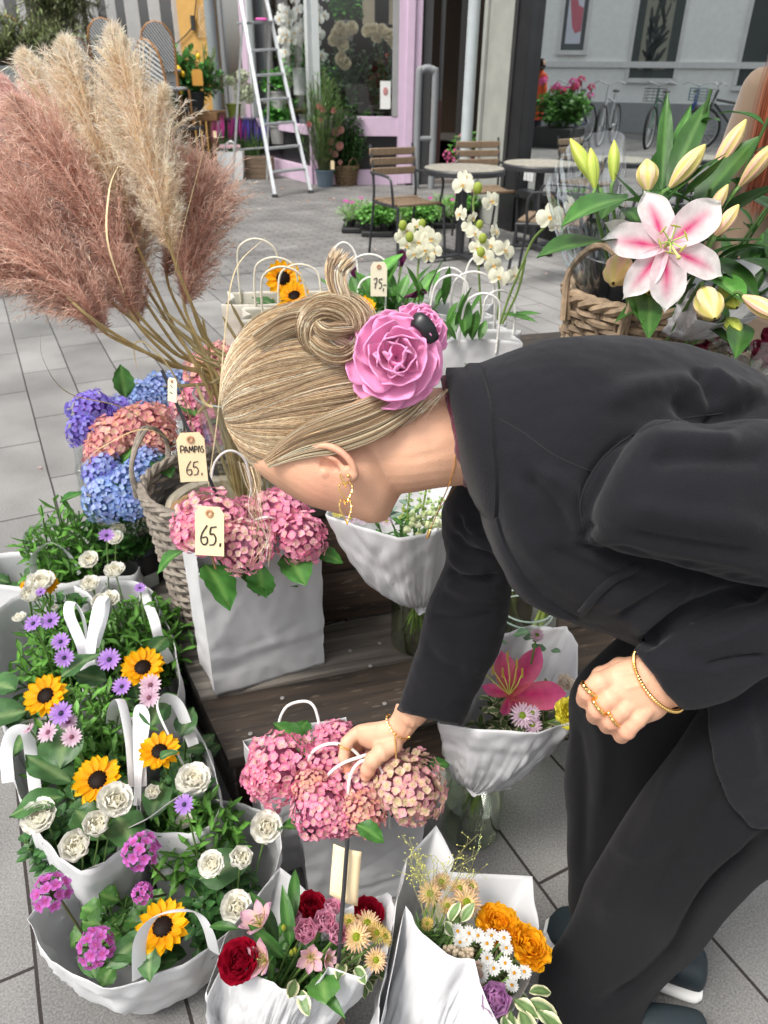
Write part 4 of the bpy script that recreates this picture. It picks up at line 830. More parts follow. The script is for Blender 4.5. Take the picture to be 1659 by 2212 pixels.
c=PX(845,160,y=12.1); t=plant('red_leaf_plant',V3(c.x,c.y,.96),'bushy dark red leafed plant on the shelf in the right shop bay'); f=MB(); bush(f,c+V3(0,.1,0),.38,.2,.98,c.z+.28,'sun',.15,34,9,rr,(.1,.03,.02),tint=(1,1)); o=f.build('foliage',mat('red_leaf',col=(.22,.03,.025),rough=.5,var=.5,vscale=14,trans=.1),t); adopt(t)
for(u_,v_,s_,lab)in((800,262,.3,'dim green potted fern low in the right shop bay'),(870,250,.25,'pale stoneware pots with greens low in the right shop bay'),(700,180,.4,'dim green foliage plant behind the window in the left bay'),(600,175,.35,'dark bushy plant behind the ladder inside the window'),(665,225,.4,'leafy green plant low in the left bay under the white vase'),(735,215,.42,'tall green foliage plant left of the window post'),(600,250,.35,'low green plant at the bottom of the left bay'),(745,20,.4,'trailing dark greenery high in the left bay')):
 c=PX(u_,v_,y=12.6); t=plant('potted_fern',c-V3(0,0,.15),lab); f=MB(); bush(f,c,s_*.7,s_*.5,c.z-.15,c.z+s_*.5,'hyd',.14,34,9,rr,tint=(1,3)); f.build('foliage',LEAF,t); f=MB(); pot(f,c-V3(0,0,.38),.14,.25,(.35,.35,.33)); f.build('pot',VC,t); adopt(t)
for k,(u_,lab)in enumerate(((812,'left framed print high on the dark shop wall'),(838,'right framed print high on the dark shop wall'))):
 c=PX(u_,12,y=14); t=thing('framed_print',tuple(c),lab,'picture'); f=MB(); f.bbox(c,(.42,.02,.5),.004,(.32,.28,.2)); f.build('print',VC,t); adopt(t)
 # ------------------------------------------------------------------ cafe terrace on the left
def bistro_weave():
 M_=bpy.data.materials.new('striped_rattan'); M_.use_nodes=True; N=M_.node_tree.nodes; L=M_.node_tree.links; tc=N.new('ShaderNodeTexCoord'); w=N.new('ShaderNodeTexWave'); w.inputs['Scale'].default_value=14; w.bands_direction='DIAGONAL'
 L.new(tc.outputs['Object'],w.inputs['Vector']); cr=N.new('ShaderNodeValToRGB'); cr.color_ramp.interpolation='CONSTANT'; cr.color_ramp.elements[1].position=.42; cr.color_ramp.elements[0].color=(.03,.035,.05,1); cr.color_ramp.elements[1].color=(.62,.63,.62,1)
 L.new(w.outputs['Fac'],cr.inputs[0]); L.new(cr.outputs[0],N['Principled BSDF'].inputs['Base Color']); return M_
RAT=bistro_weave()
def rattan_chair(loc,yaw,label):
 t=thing('rattan_chair',(loc[0],loc[1],loc[2]),label,'chair','striped rattan cafe chairs'); c,s_=math.cos(yaw),math.sin(yaw)
 zb=loc[2]if len(loc)>2 else 0
 def q(x,y,z):return V3(loc[0]+c*x-s_*y,loc[1]+s_*x+c*y,z+zb)
 f=MB(); prof=[(-.20,.46),(-.215,.62),(-.215,.78),(-.18,.90),(-.10,.98),(0,1.01),(.10,.98),(.18,.90),(.215,.78),(.215,.62),(.20,.46)]
 V=[q(-.22-.22*(z-.46)-.02*(1-abs(y)*4),y,z)for y,z in prof]+[q(-.235-.22*(z-.46)-.02*(1-abs(y)*4),y*.97,z)for y,z in prof]
 n=len(prof); f.add(V,[tuple(range(n)),tuple(range(2*n-1,n-1,-1))]); f.build('backrest',RAT,t)
 f=MB(); f.tube([q(-.36,-.215,0)]+[q(-.23-.22*(z-.46),y,z)for y,z in prof]+[q(-.36,.215,0)],.017,7,(.35,.17,.06)); f.build('bamboo_frame',VC,t)
 f=MB(); f.bbox(q(0,0,.45),(.44,.44,.04),.02); f.build('seat',RAT,t)
 for sy in(-1,1):f=MB(); f.tube([q(.2,sy*.2,0),q(.19,sy*.19,.44)],.015,7,(.35,.17,.06)); f.build('leg',VC,t)
 return adopt(t)
for(u_,v_,y,yaw,lab)in((222,45,12.2,100,'black and white rattan chair left of the cream plume tips'),(335,52,12.0,100,'black and white rattan chair just left of the yellow wall'),(348,90,11.6,60,'lower striped rattan chair partly behind the lemon tree'),(118,85,11.8,150,'striped rattan chair behind the olive bush'),(38,40,12.8,80,'striped rattan chair at the far left beside the cafe door')):
 p=PX(u_,v_,y=y); rattan_chair((p.x,y+.1,p.z-.99),math.radians(yaw),lab)
 tb=thing('terrace_table',(p.x,y+.1,0),'dark terrace table carrying the '+lab.split(',')[0],'table'); f=MB(); f.lathe([(0,p.z-1.03),(.42,p.z-1.03),(.42,p.z-.992),(0,p.z-.992)],24,(.05,.05,.05),TR(p.x,y+.1,0)); f.build('table_top',VC,tb,sharp=30); f=MB(); f.tube([(p.x,y+.1,0),(p.x,y+.1,p.z-1.04)],.04,10,(.03,.03,.03)); f.build('column',VC,tb); adopt(tb)
q=V3(PX(125,20,y=13).x,13,0); KO=1.38; t=thing('olive_tree',tuple(q),'clipped round olive topiary rising behind the pampas grass','tree'); f=MB(); rr=random.Random(12)
f.tube([q,q+V3(.02,0,.9),q+V3(0,0,1.85)],[.045,.038,.03],8,(.12,.09,.06)); f.build('trunk',STEM,t)
f=MB(); cc=q+V3(0,0,2.33)
for k in range(240):
 d=V3(rr.gauss(0,1),rr.gauss(0,1),rr.gauss(0,1)).normalized(); e=cc+d*.72*rr.uniform(.7,1.08); pts=[cc+d*.12,(cc+d*.3)+V3(rr.uniform(-.05,.05),0,0),e]; f.tube(pts,.004,4,(.1,.08,.05)); leaves_on(f,pts,'olive',.12,20,rr,.4,tint=(.5,2.0))
f.build('crown',LEAF,t); adopt(t)
q=V3(PX(50,100,y=11.9).x,11.9,0); t=thing('planter',tuple(q),'long grey planter trough behind the pampas grass','planter'); f=MB(); f.bbox(q+V3(-.1,0,.70),(2.0,.4,1.4),.02,(.16,.19,.19)); f.build('trough',VC,t); adopt(t)
t=thing('hedge',tuple(q+V3(0,0,1.38)),'loose green hedge growing in the long grey planter','hedge'); f=MB(); bush(f,q+V3(-.1,0,0),1.15,.3,1.38,2.0,'olive',.13,150,18,rr,(.1,.09,.05),tint=(.7,2.2),sr=.004); f.build('foliage',LEAF,t); adopt(t)
q=V3(PX(150,300,y=10.5).x,10.5,0)
# ------------------------------------------------------------------ fallen petals and leaves on the paving
rr=random.Random(88)
for k,(u_,v_)in enumerate(((641,437),(668,435),(712,432),(722,430),(606,408),(633,388),(783,560),(810,540),(700,470),(598,500),(560,452),(655,520),(1150,560),(1180,592),(1222,585),(700,445),(760,408),(925,470),(90,1010),(170,905),(590,560),(1166,660))):
 q=G(u_,v_,.007); s_=(.02,.035)[v_<480]*rr.uniform(.7,1.3); t=MB(); c=rr.choice([(.75,.40,.30),(.70,.62,.50),(.42,.28,.14),(.80,.5,.45)]); t.tpl(petal(1,.8,.5,.4,.2,.5,0,.6,5,4,c,c,seed=k),MAT(q,(rr.uniform(-.2,.2),rr.uniform(-.2,.2),1),s_,rr.uniform(0,6))); o=t.build('fallen_petal',PETAL)
 tag(o,'small fallen petal or dry leaf lying on the paving','petal','fallen petals and dry leaves on the paving')
 # ------------------------------------------------------------------ stepped timber display
ZB=.19; BA=G(493,1640,ZB); e1=(G(860,1562,ZB)-BA).normalized(); e2=V3(-e1.y,e1.x,0)
def B(a,b,z=ZB):return V3(BA.x,BA.y,0)+e1*a+e2*b+V3(0,0,z)
def plankM():
 M_=bpy.data.materials.new('old_planks'); M_.use_nodes=True; N=M_.node_tree.nodes; L=M_.node_tree.links; b=N['Principled BSDF']
 tc=N.new('ShaderNodeTexCoord'); mp=N.new('ShaderNodeMapping'); mp.inputs['Rotation'].default_value=(0,0,-math.atan2(e1.y,e1.x)); L.new(tc.outputs['Object'],mp.inputs[0])
 m2=N.new('ShaderNodeMapping'); m2.inputs['Scale'].default_value=(4,60,60); L.new(mp.outputs[0],m2.inputs[0]); n1=N.new('ShaderNodeTexNoise'); n1.inputs['Scale'].default_value=1.0; n1.inputs['Detail'].default_value=8; n1.inputs['Distortion'].default_value=.6; L.new(m2.outputs[0],n1.inputs['Vector'])
 m3=N.new('ShaderNodeMapping'); m3.inputs['Scale'].default_value=(22,120,120); L.new(mp.outputs[0],m3.inputs[0]); n2=N.new('ShaderNodeTexNoise'); n2.inputs['Scale'].default_value=1; n2.inputs['Detail'].default_value=4; L.new(m3.outputs[0],n2.inputs['Vector'])
 at=N.new('ShaderNodeAttribute'); at.attribute_name='Col'; mr=N.new('ShaderNodeMapRange'); mr.inputs[1].default_value=.3; mr.inputs[2].default_value=.7; mr.inputs[3].default_value=.35; mr.inputs[4].default_value=1.9; L.new(n1.outputs[0],mr.inputs[0])
 sc=N.new('ShaderNodeVectorMath'); sc.operation='SCALE'; L.new(at.outputs[0],sc.inputs[0]); L.new(mr.outputs[0],sc.inputs['Scale'])
 cr=N.new('ShaderNodeMapRange'); cr.inputs[1].default_value=.62; cr.inputs[2].default_value=.72; cr.inputs[3].default_value=0; cr.inputs[4].default_value=.75; L.new(n2.outputs[0],cr.inputs[0])
 mx=N.new('ShaderNodeMix'); mx.data_type='RGBA'; L.new(cr.outputs[0],mx.inputs[0]); L.new(sc.outputs[0],mx.inputs[6]); mx.inputs[7].default_value=(.12,.095,.07,1); L.new(mx.outputs[2],b.inputs['Base Color'])
 b.inputs['Roughness'].default_value=.72; bp=N.new('ShaderNodeBump'); bp.inputs['Strength'].default_value=.5; bp.inputs['Distance'].default_value=.003; L.new(n1.outputs[0],bp.inputs['Height']); L.new(bp.outputs[0],b.inputs['Normal']); return M_
PLK=plankM(); DK=(.024,.0165,.0115); GY=(.10,.09,.078); BRN=(.030,.016,.009)
def plank(mb,a0,a1,b0,b1,z0,z1,cl,cr=None,sk=0.0,n=24):
 """plank with slightly uneven edges; colour runs from cl (left end) to cr; sk skews the left end"""
 cr=cl if cr is None else cr; V=[]; C=[]
 for i in range(n):
  t=i/(n-1)
  for(b,z,s_)in((b0,z0,0),(b0,z1-.004,0),(b0+.004,z1,0),(b1-.004,z1,1),(b1,z1-.004,1),(b1,z0,1)):
   a=a0+(a1-a0)*t+sk*(b-b0)*(1-t); w=.0016*noise.noise(V3(a*9,b*30,z1*9)); p=B(a,b+w,z+w*.5); V.append(tuple(p)); k=min(1,t*2.2); C.append(np.array(cl)*(1-k)+np.array(cr)*k)
 mb.grid(np.array(V),n,6,np.array(C),closed=True); m0=len(V)
 mb.add(V[:6],[(5,4,3,2,1,0)],C[:6]); mb.add(V[-6:],[(0,1,2,3,4,5)],C[-6:])
dis=thing('display_steps',tuple(B(.5,.3,0)),'dark weathered timber step display in the middle, flowers and bags standing on it','display steps')
S=-.22
f=MB(); plank(f,0,1.6,0,.178,ZB-.028,ZB,DK,DK,S); f.build('step_board',PLK,dis,sharp=50)
f=MB(); plank(f,S*.178,1.6,.183,.352,ZB-.028,ZB+.003,GY,DK,S); f.build('step_board',PLK,dis,sharp=50)
f=MB(); plank(f,S*.36,.24,.358,.66,ZB-.028,ZB+.001,GY,GY,S); f.build('step_board',PLK,dis,sharp=50)
f=MB(); plank(f,.012,1.6,.014,.034,.0,ZB-.03,BRN); f.build('front_board',PLK,dis,sharp=50)
f=MB()
a_,b_=B(.006,.016,0),B(.006+S*.64,.64,0); f.add([a_,b_,b_+V3(0,0,ZB-.03),a_+V3(0,0,ZB-.03)]+[p+e1*.02 for p in(a_,b_,b_+V3(0,0,ZB-.03),a_+V3(0,0,ZB-.03))],[(0,3,2,1),(4,5,6,7),(0,1,5,4),(2,3,7,6),(0,4,7,3),(1,2,6,5)],(.10,.09,.08)); f.build('side_board',PLK,dis,sharp=50)
f=MB(); plank(f,.245,1.6,.356,.376,ZB+.004,ZB+.15,BRN); f.build('riser_board',PLK,dis,sharp=50)
f=MB(); plank(f,.245,1.6,.356,.374,ZB+.153,.50,BRN); f.build('riser_board',PLK,dis,sharp=50)
f=MB(); plank(f,.24,.262,.346,.354,ZB+.004,.5,(.22,.09,.03)); f.build('corner_trim',PLK,dis,sharp=50)
f=MB(); plank(f,.235,1.9,.350,.56,.502,.53,DK); f.build('top_board',PLK,dis,sharp=50)
f=MB(); plank(f,.235,1.9,.565,.78,.502,.53,DK); f.build('top_board',PLK,dis,sharp=50)
f=MB(); plank(f,.12,1.9,.785,1.40,.500,.528,DK); f.build('top_board',PLK,dis,sharp=50)
f=MB(); plank(f,.13,.15,.68,1.38,0,.498,BRN,n=4); f.build('side_board',PLK,dis,sharp=50)
f=MB(); plank(f,.15,1.9,1.36,1.38,0,.498,BRN); f.build('back_board',PLK,dis,sharp=50)
for u_,v_ in((541,1584),(610,1507),(756,1405),(800,1438),(831,1519),(820,1389),(627,1566),(560,1620)):
 q=G(u_,v_,ZB+.0035); f=MB(); f.lathe([(0,.0012),(.0035,.0012),(.005,0)],10,(.20,.195,.185),TR(q.x,q.y,ZB+.0028)); f.build('screw',mat('screw_metal',vcol=True,rough=.5),dis)
adopt(dis)
# ------------------------------------------------------------------ paper bags
def cord(a,b,hgt,lean=V3(0,0,0),n=6,splay=1.0):
 a,b=Vector(a),Vector(b); m=(a+b)/2; x=(b-a)
 return crom([a-V3(0,0,.03),a+V3(0,0,hgt*.45)+lean*.4+x*.02,a+x*.12+V3(0,0,hgt*.85)+lean*.85,m+V3(0,0,hgt)+lean,b-x*.12+V3(0,0,hgt*.85)+lean*.85,b+V3(0,0,hgt*.45)+lean*.4-x*.02,b-V3(0,0,.03)],n)
def paper_bag(c4,zr,z0,label,m=PAPER,handles=(),group='white paper carrier bags',gus=.012,seed=1,shrink=.96,hm=None,hr=.0026,folds=True,name='paper_bag',sag=.0,inset=None):
 """c4 = four rim corners (front-left, front-right, back-right, back-left) in world xy; block-bottom bag with gussets, uneven rim and pressed folds"""
 c4=[Vector(c)for c in c4]; cen=sum(c4,V3(0,0,0))/4; root=V3(cen.x,cen.y,z0); t=thing(name,tuple(root),label,'bag',group)
 base=inset or[V3(cen.x+(c.x-cen.x)*shrink,cen.y+(c.y-cen.y)*shrink,z0)for c in c4]
 rows=40; V=[]; per=[]
 def side(a,b,n,g):
  for k in range(n):per.append((a,b,k/n,g))
 side(0,1,30,0); side(1,2,12,1); side(2,3,30,0); side(3,0,12,1); rr=random.Random(seed); sx=rr.uniform(0,99)
 for i in range(rows+1):
  f=i/rows
  for(a,b,s_,g)in per:
   pa,pb=lerp(base[a],c4[a],f),lerp(base[b],c4[b],f); p=pa+(pb-pa)*s_; z=lerp(z0,zr,f)-(sag*4*s_*(1-s_)*f*f if not g else 0)
   out=p-V3(cen.x,cen.y,0); out.z=0; nrm=V3((pb-pa).y,-(pb-pa).x,0).normalized()
   if nrm.dot(out)<0:nrm=-nrm
   off=0
   if g:off-=gus*(1-abs(2*s_-1))*(0.3+f)
   off+=.0045*noise.noise(V3(s_*3+a*7+sx,f*3,0))*(1 if 0<s_ else .3)+.002*noise.noise(V3(s_*9+a*7+sx,f*9,4))
   if folds and not g:off+=-.0022*math.exp(-((f-.22-.02*math.sin(s_*4+sx))*26)**2)+.0018*math.exp(-((f-.31)*30)**2)
   if folds:
    for j in range(7):
     al=(j*2.4+sx)%3.14; e_=abs(math.cos(al)*(s_-.5)+math.sin(al)*(f-.5)*1.3-.42*math.sin(j*5+sx)); off+=.0012*(1 if j%2 else-1)*max(0,1-e_*22)
   if f>.85 and not g:off+=.003*math.sin(s_*7+a*2+sx)*(f-.85)/.15
   q=V3(p.x,p.y,z+(.004*math.sin(s_*5+a+sx)if i==rows else 0))+nrm*off; V.append(tuple(q))
 f_=MB(); n=len(per); f_.grid(np.array(V),rows+1,n,closed=True); f_.add(V[:n],[tuple(range(n))[::-1]]); body=f_.build('bag_body',m,t,sharp=50)
 sd=body.modifiers.new('paper','SOLIDIFY'); sd.thickness=.0006; sd.offset=0
 for h in handles:
  f_=MB(); pts=np.array([tuple(q)for q in h]); f_.tube(pts,hr,8);
  f_.build('handle',hm or mat('white_cord',col=(.80,.78,.75),rough=.6,bump=.8,bscale=420),t)
 return adopt(t)
 # bag "65" on the step
q00,q01=G(468,1508,ZB),G(700,1437,ZB); dz=V3(e2.x,e2.y,0)
x1=(q01-q00).normalized(); y1=V3(-x1.y,x1.x,0)
c4=[q00-x1*.002,q01+x1*.002,q01+y1*.12,q00+y1*.12-x1*.008]; zt=.52
def R4(c4,a,b,z):p=c4[0]+(c4[1]-c4[0])*a+(c4[3]-c4[0])*b; return V3(p.x,p.y,z)
paper_bag(c4,zt,ZB+.004,'tall white paper bag of pink hydrangeas standing on the timber step',handles=[cord(R4(c4,.36,0,zt),R4(c4,.72,0,zt),.10,V3(.0,-.02,0)),cord(R4(c4,.28,1,zt),R4(c4,.62,1,zt),.17,V3(0,.01,.01))],seed=3,shrink=1.0)
BAG65=c4
PINKP=[((.95,.40,.60),(.95,.76,.52)),((.95,.52,.66),(.92,.78,.55)),((.92,.26,.50),(.92,.54,.56))]
HOTP=[((.95,.32,.56),(.93,.50,.58)),((.94,.36,.56),(.93,.66,.56)),((.92,.20,.46),(.92,.52,.52))]
DUSTP=[((.86,.42,.52),(.82,.68,.38)),((.84,.54,.50),(.74,.66,.36)),((.88,.36,.52),(.86,.60,.48))]
BLUE=[((.26,.42,.88),(.48,.62,.88)),((.34,.52,.90),(.6,.7,.85)),((.34,.40,.86),(.55,.66,.9))]
VIOL=[((.32,.20,.80),(.38,.36,.88)),((.36,.30,.86),(.40,.42,.85)),((.34,.16,.66),(.3,.3,.8))]
CORAL=[((.86,.34,.38),(.86,.62,.36)),((.86,.42,.46),(.86,.68,.46)),((.85,.30,.42),(.86,.55,.4))]
def hyd_plant(name,base,label,heads,leaves=(),group='hydrangea plants',n=105,lz=None,fs=.27,pale=()):
 """heads: (u, v, d, radius_px, palette, axis)"""
 t=plant(name,base,label,'hydrangea',group); rr=random.Random(hash(label)%1000 if False else len(label)*7+len(heads)); base=Vector(base)
 for(u_,v_,d_,rp,pal,ax)in heads:
  r=rp/F*d_; c=P(u_,v_,d_); f=MB(); hydrangea(f,c,r,pal,ax,n,rr,fs=fs); o=f.build('flower_head',PETAL,t)
  f=MB(); pts=bend(base,c,.02,6,rr); f.tube(pts,.0035,6,(.10,.17,.05)); f.build('stem',STEM,o)
 f=MB()
 for(u_,v_,d_,dx,dy,dz_,s_)in leaves:f.tpl(rr.choice(LT['hyd']),leafM(P(u_,v_,d_),(dx,dy,dz_),s_,rr.uniform(-.3,.3)),tint=rr.uniform(.8,1.3))
 bush(f,base,.05 if lz is None else lz[2],.07 if lz is None else lz[2]*.4,lz[0]if lz else base.z,lz[1]if lz else base.z+.1,'hyd',.06,14,5,rr,tint=(.7,1.3),up_=.9); f.build('foliage',LEAF,t)
 return adopt(t)
cB=R4(BAG65,.5,.5,.4); UPA=(0,-.35,1)
hyd_plant('hydrangea',R4(BAG65,.5,.5,.35),'pink hydrangea in the tall white bag on the step',[(452,1128,1.40,74,PINKP,(-.2,-.3,1)),(412,1145,1.38,46,HOTP,(-.6,-.4,.8)),(525,1122,1.47,52,PINKP,UPA),(528,1180,1.36,58,PINKP,(0,-.7,.8)),(600,1108,1.48,60,HOTP,(.1,0,1)),(650,1160,1.42,56,HOTP,(.5,-.3,.8)),(470,1150,1.36,36,PINKP,(0,-.8,.7))],
[(560,1215,1.36,.05,-.35,-1,.085),(440,1218,1.40,.5,-.5,-.1,.11),(495,1222,1.40,.6,-.3,.0,.10),(395,1190,1.42,-.7,-.3,-.2,.07),(680,1190,1.45,.7,-.2,-.1,.06),(620,1190,1.43,.3,-.6,-.1,.10)],lz=(.38,.53,.07))
a=P(457,1200,1.32); cc=R4(BAG65,.2,.3,.5)
tagcard(P(453,1200,1.30),.051,.087,-.08,'kraft card tag reading 65, stuck among the pink hydrangeas in front',D65,stick=P(466,1228,1.34),tilt=.35)
# pair of pink hydrangea bags on the ground
def bagquad(fl_,fr_,zr,depth,lean=0.0):
 a,b=G(*fl_,zr),G(*fr_,zr); x=(b-a).normalized(); y=V3(-x.y,x.x,0); return[a,b,b+y*depth+x*lean,a+y*depth+x*lean]
P1=bagquad((655,1816),(920,1748),.245,.145); P2=bagquad((560,1715),(800,1655),.25,.13,-.01)
HG=P(792,1640,1.20)
h1=crom([R4(P1,.34,0,.22),P(752,1720,1.185),P(757,1675,1.18),P(775,1648,1.185),P(800,1642,1.19),P(822,1660,1.19),P(836,1705,1.19),R4(P1,.70,0,.22)],6)
h2=crom([R4(P1,.24,1,.22),P(688,1715,1.22),P(706,1678,1.20),P(735,1652,1.19),P(775,1636,1.19),P(800,1632,1.2),P(830,1655,1.24),R4(P1,.7,1,.22)],6)
h3=crom([R4(P2,.62,0,.23),P(662,1690,1.23),P(664,1650,1.22),P(678,1622,1.21),P(705,1608,1.21),P(735,1608,1.2),P(765,1622,1.2),P(785,1650,1.23),R4(P2,.95,.3,.2)],6)
h4=crom([R4(P2,.20,1,.23),P(603,1600,1.35),P(603,1560,1.335),P(618,1528,1.33),P(645,1516,1.33),P(670,1518,1.33),P(684,1540,1.33),P(687,1580,1.34),R4(P2,.55,1,.23)],6)
paper_bag(P1,.24,.003,'white paper bag of pink hydrangeas whose cord handles the woman is holding',handles=[h1,h2],seed=5,shrink=.93)
paper_bag(P2,.25,.003,'white paper bag of bright pink hydrangeas behind the one in her hand',handles=[h3,h4],seed=8,shrink=.93)
cq=R4(P1,.5,.5,.15)
hyd_plant('hydrangea',cq,'dusty pink and cream hydrangea in the bag the woman is lifting',[(690,1748,1.18,58,HOTP,(-.4,-.5,.9)),(782,1690,1.22,62,PINKP,(0,-.2,1)),(890,1705,1.19,70,DUSTP,(.4,-.3,.9)),(785,1758,1.175,44,CORAL,(0,-.9,.7)),(850,1655,1.26,42,DUSTP,(.2,.2,1)),(735,1778,1.17,32,HOTP,(-.2,-1,.6))],
[(770,1782,1.14,.8,-.4,.1,.05),(640,1790,1.18,-.5,.3,-.1,.05),(925,1655,1.25,.9,.2,.2,.04)],lz=(.12,.24,.06),n=120)
cq=R4(P2,.5,.5,.15)
hyd_plant('hydrangea',cq,'bright pink hydrangea in the bag left of the woman\'s hand',[(602,1660,1.23,72,HOTP,(-.2,-.4,1)),(700,1655,1.24,52,HOTP,(0,-.4,1)),(722,1605,1.31,50,HOTP,(.2,0,1)),(672,1700,1.19,36,CORAL,(0,-.8,.8)),(570,1690,1.2,34,HOTP,(-.5,-.8,.7))],
[(660,1612,1.3,-.6,.2,.4,.07),(640,1605,1.32,.2,.8,.3,.06)],lz=(.12,.25,.06),n=130)
# ------------------------------------------------------------------ soft carrier bags of mixed plants on the left
def soft_bag(rim,zr,label,bands=(),seed=1,base_in=.72,z0=.002,bulge=.008,off=V3(0,0,0)):
 pts=[G(u_,v_,z_ if len(p_)>2 else zr)for p_ in rim for(u_,v_,z_)in[(p_[0],p_[1],p_[2]if len(p_)>2 else zr)]]
 pts=[Vector(p)for p in crom(pts+[pts[0]],5)[:-1]]; cen=sum(pts,V3(0,0,0))/len(pts); root=V3(cen.x,cen.y,0)
 t=thing('carrier_bag',tuple(root),label,'bag','white carrier bags of mixed plants'); rows=16; V=[]; n=len(pts); rr=random.Random(seed); sx=rr.uniform(0,50)
 for i in range(rows+1):
  f=i/rows
  for k,p in enumerate(pts):
   k_in=base_in+(1-base_in)*f**.6; q=V3(cen.x+(p.x-cen.x)*k_in,cen.y+(p.y-cen.y)*k_in,z0+(p.z-z0)*f)+off*(1-f)
   d=(p-cen); d.z=0; d.normalize(); b=bulge*math.sin(f*math.pi)*.6+.011*noise.noise(V3(k*.35+sx,f*4,1))+.005*noise.noise(V3(k*1.1+sx,f*11,2))+.0025*abs(noise.noise(V3(k*2.3+sx,f*23,2)))
   b*=min(1,f*5)*(1 if f<.93 else .5); V.append(tuple(q+d*b+V3(0,0,.003*noise.noise(V3(k*1.4+sx,9,1))if i==rows else 0)))
 f_=MB(); f_.grid(np.array(V),rows+1,n,closed=True); f_.add(V[:n],[tuple(range(n))[::-1]]); b=f_.build('bag_body',mat('kraft_white',col=(.70,.705,.715),rough=.7,bump=.35,bscale=10,trans=.22,var=.03),t,sharp=None)
 sd_=b.modifiers.new('paper','SOLIDIFY'); sd_.thickness=.0007; sd_.offset=0
 for bd in bands:
  pp=crom([G(*p)for p in bd],7); f_=MB(); f_.tube(pp,.0105,8,flat=(1,.09),upv=(0,.2,1)); o=f_.build('handle',mat('white_band',col=(.76,.77,.78),rough=.6),t)
 return adopt(t),cen
bA,cA=soft_bag([(60,1985),(95,2058),(142,2092),(225,2132),(318,2113),(412,2072),(494,2012),(554,1945),(600,1862),(603,1790),(560,1748),(470,1728),(380,1722),(320,1740),(255,1845),(120,1905)],.20,
'large white carrier bag in front holding geraniums, a sunflower and white roses',[[(300,2112,.20),(303,2030,.30),(330,1985,.36),(375,1968,.38),(425,1972,.36),(450,2010,.31),(462,2056,.20)],[(262,1840,.20),(278,1792,.27),(325,1765,.31),(385,1722,.33),(420,1712,.30),(440,1730,.2)]],3,.80,off=V3(-.015,.03,0))
bB,cBb=soft_bag([(12,1590),(20,1660),(48,1730),(80,1795),(118,1835),(175,1880),(250,1845),(290,1790),(300,1700),(305,1600),(285,1545),(215,1535),(120,1545),(50,1560)],.25,
'white carrier bag with a sunflower and the biggest white roses, left edge',[[(18,1690,.25),(14,1620,.30),(30,1580,.34),(58,1583,.33),(68,1640,.27),(82,1760,.2)],[(240,1560,.26),(246,1525,.33),(262,1515,.35),(280,1600,.31),(288,1700,.26)]],5,.78)
bB2,cB2=soft_bag([(305,1790),(380,1800),(440,1790),(476,1740),(455,1640),(415,1560),(360,1505),(320,1520),(305,1560),(300,1680)],.25,
'white carrier bag against the step with a sunflower under its wide paper handle',[[(304,1700,.26),(300,1560,.33),(306,1530,.35),(316,1560,.33),(300,1660,.28),(296,1740,.24)],[(395,1650,.25),(365,1590,.32),(340,1530,.36),(352,1508,.36),(385,1525,.33),(418,1610,.26)]],6,.82)
bC,cC=soft_bag([(-30,1330),(-20,1480),(5,1560),(60,1590),(130,1560),(190,1490),(215,1400),(205,1300),(150,1262),(60,1275)],.26,
'white carrier bag at the left edge with purple daisies and a sunflower',[[(190,1490,.26),(178,1400,.33),(150,1330,.38),(155,1300,.39),(178,1330,.36),(192,1400,.3)]],7,.8)
bD,cD=soft_bag([(205,1500),(250,1545),(330,1540),(385,1500),(378,1400),(340,1300),(310,1262),(250,1255),(212,1290),(205,1400)],.26,
'white carrier bag beside the grey basket with a sunflower and small white roses',[[(190,1500,.26),(196,1400,.33),(212,1310,.39),(228,1290,.39),(226,1330,.36),(205,1400,.32)],[(302,1265,.27),(330,1330,.33),(345,1385,.28),(368,1430,.2)]],9,.82)
bE,cE=soft_bag([(-40,1250),(0,1262),(100,1268),(215,1245),(290,1240),(300,1195),(220,1190),(100,1190),(-20,1200)],.27,
'furthest white carrier bag on the left with bushy green daisies',[[(75,1245,.27),(72,1205,.32),(95,1178,.36),(120,1175,.36),(150,1200,.31),(172,1240,.27)],[(62,1195,.27),(60,1155,.34),(85,1135,.37),(120,1135,.37),(150,1150,.33)]],12,.85)
SUNT=[sunflower_t(random.Random(k))for k in range(3)]; ROST=[rose_t(random.Random(k+9),(.95,.94,.88),(.95,.91,.76),(.55,1,.8)[k])for k in range(3)]
DPUR=[daisy_t(random.Random(k))for k in range(3)]; DPNK=[daisy_t(random.Random(k),(.72,.42,.58),(.80,.62,.72),(.25,.08,.15))for k in range(2)]; DWLT=daisy_t(random.Random(4),(.7,.5,.35),(.75,.62,.45),tilt=-1.0)
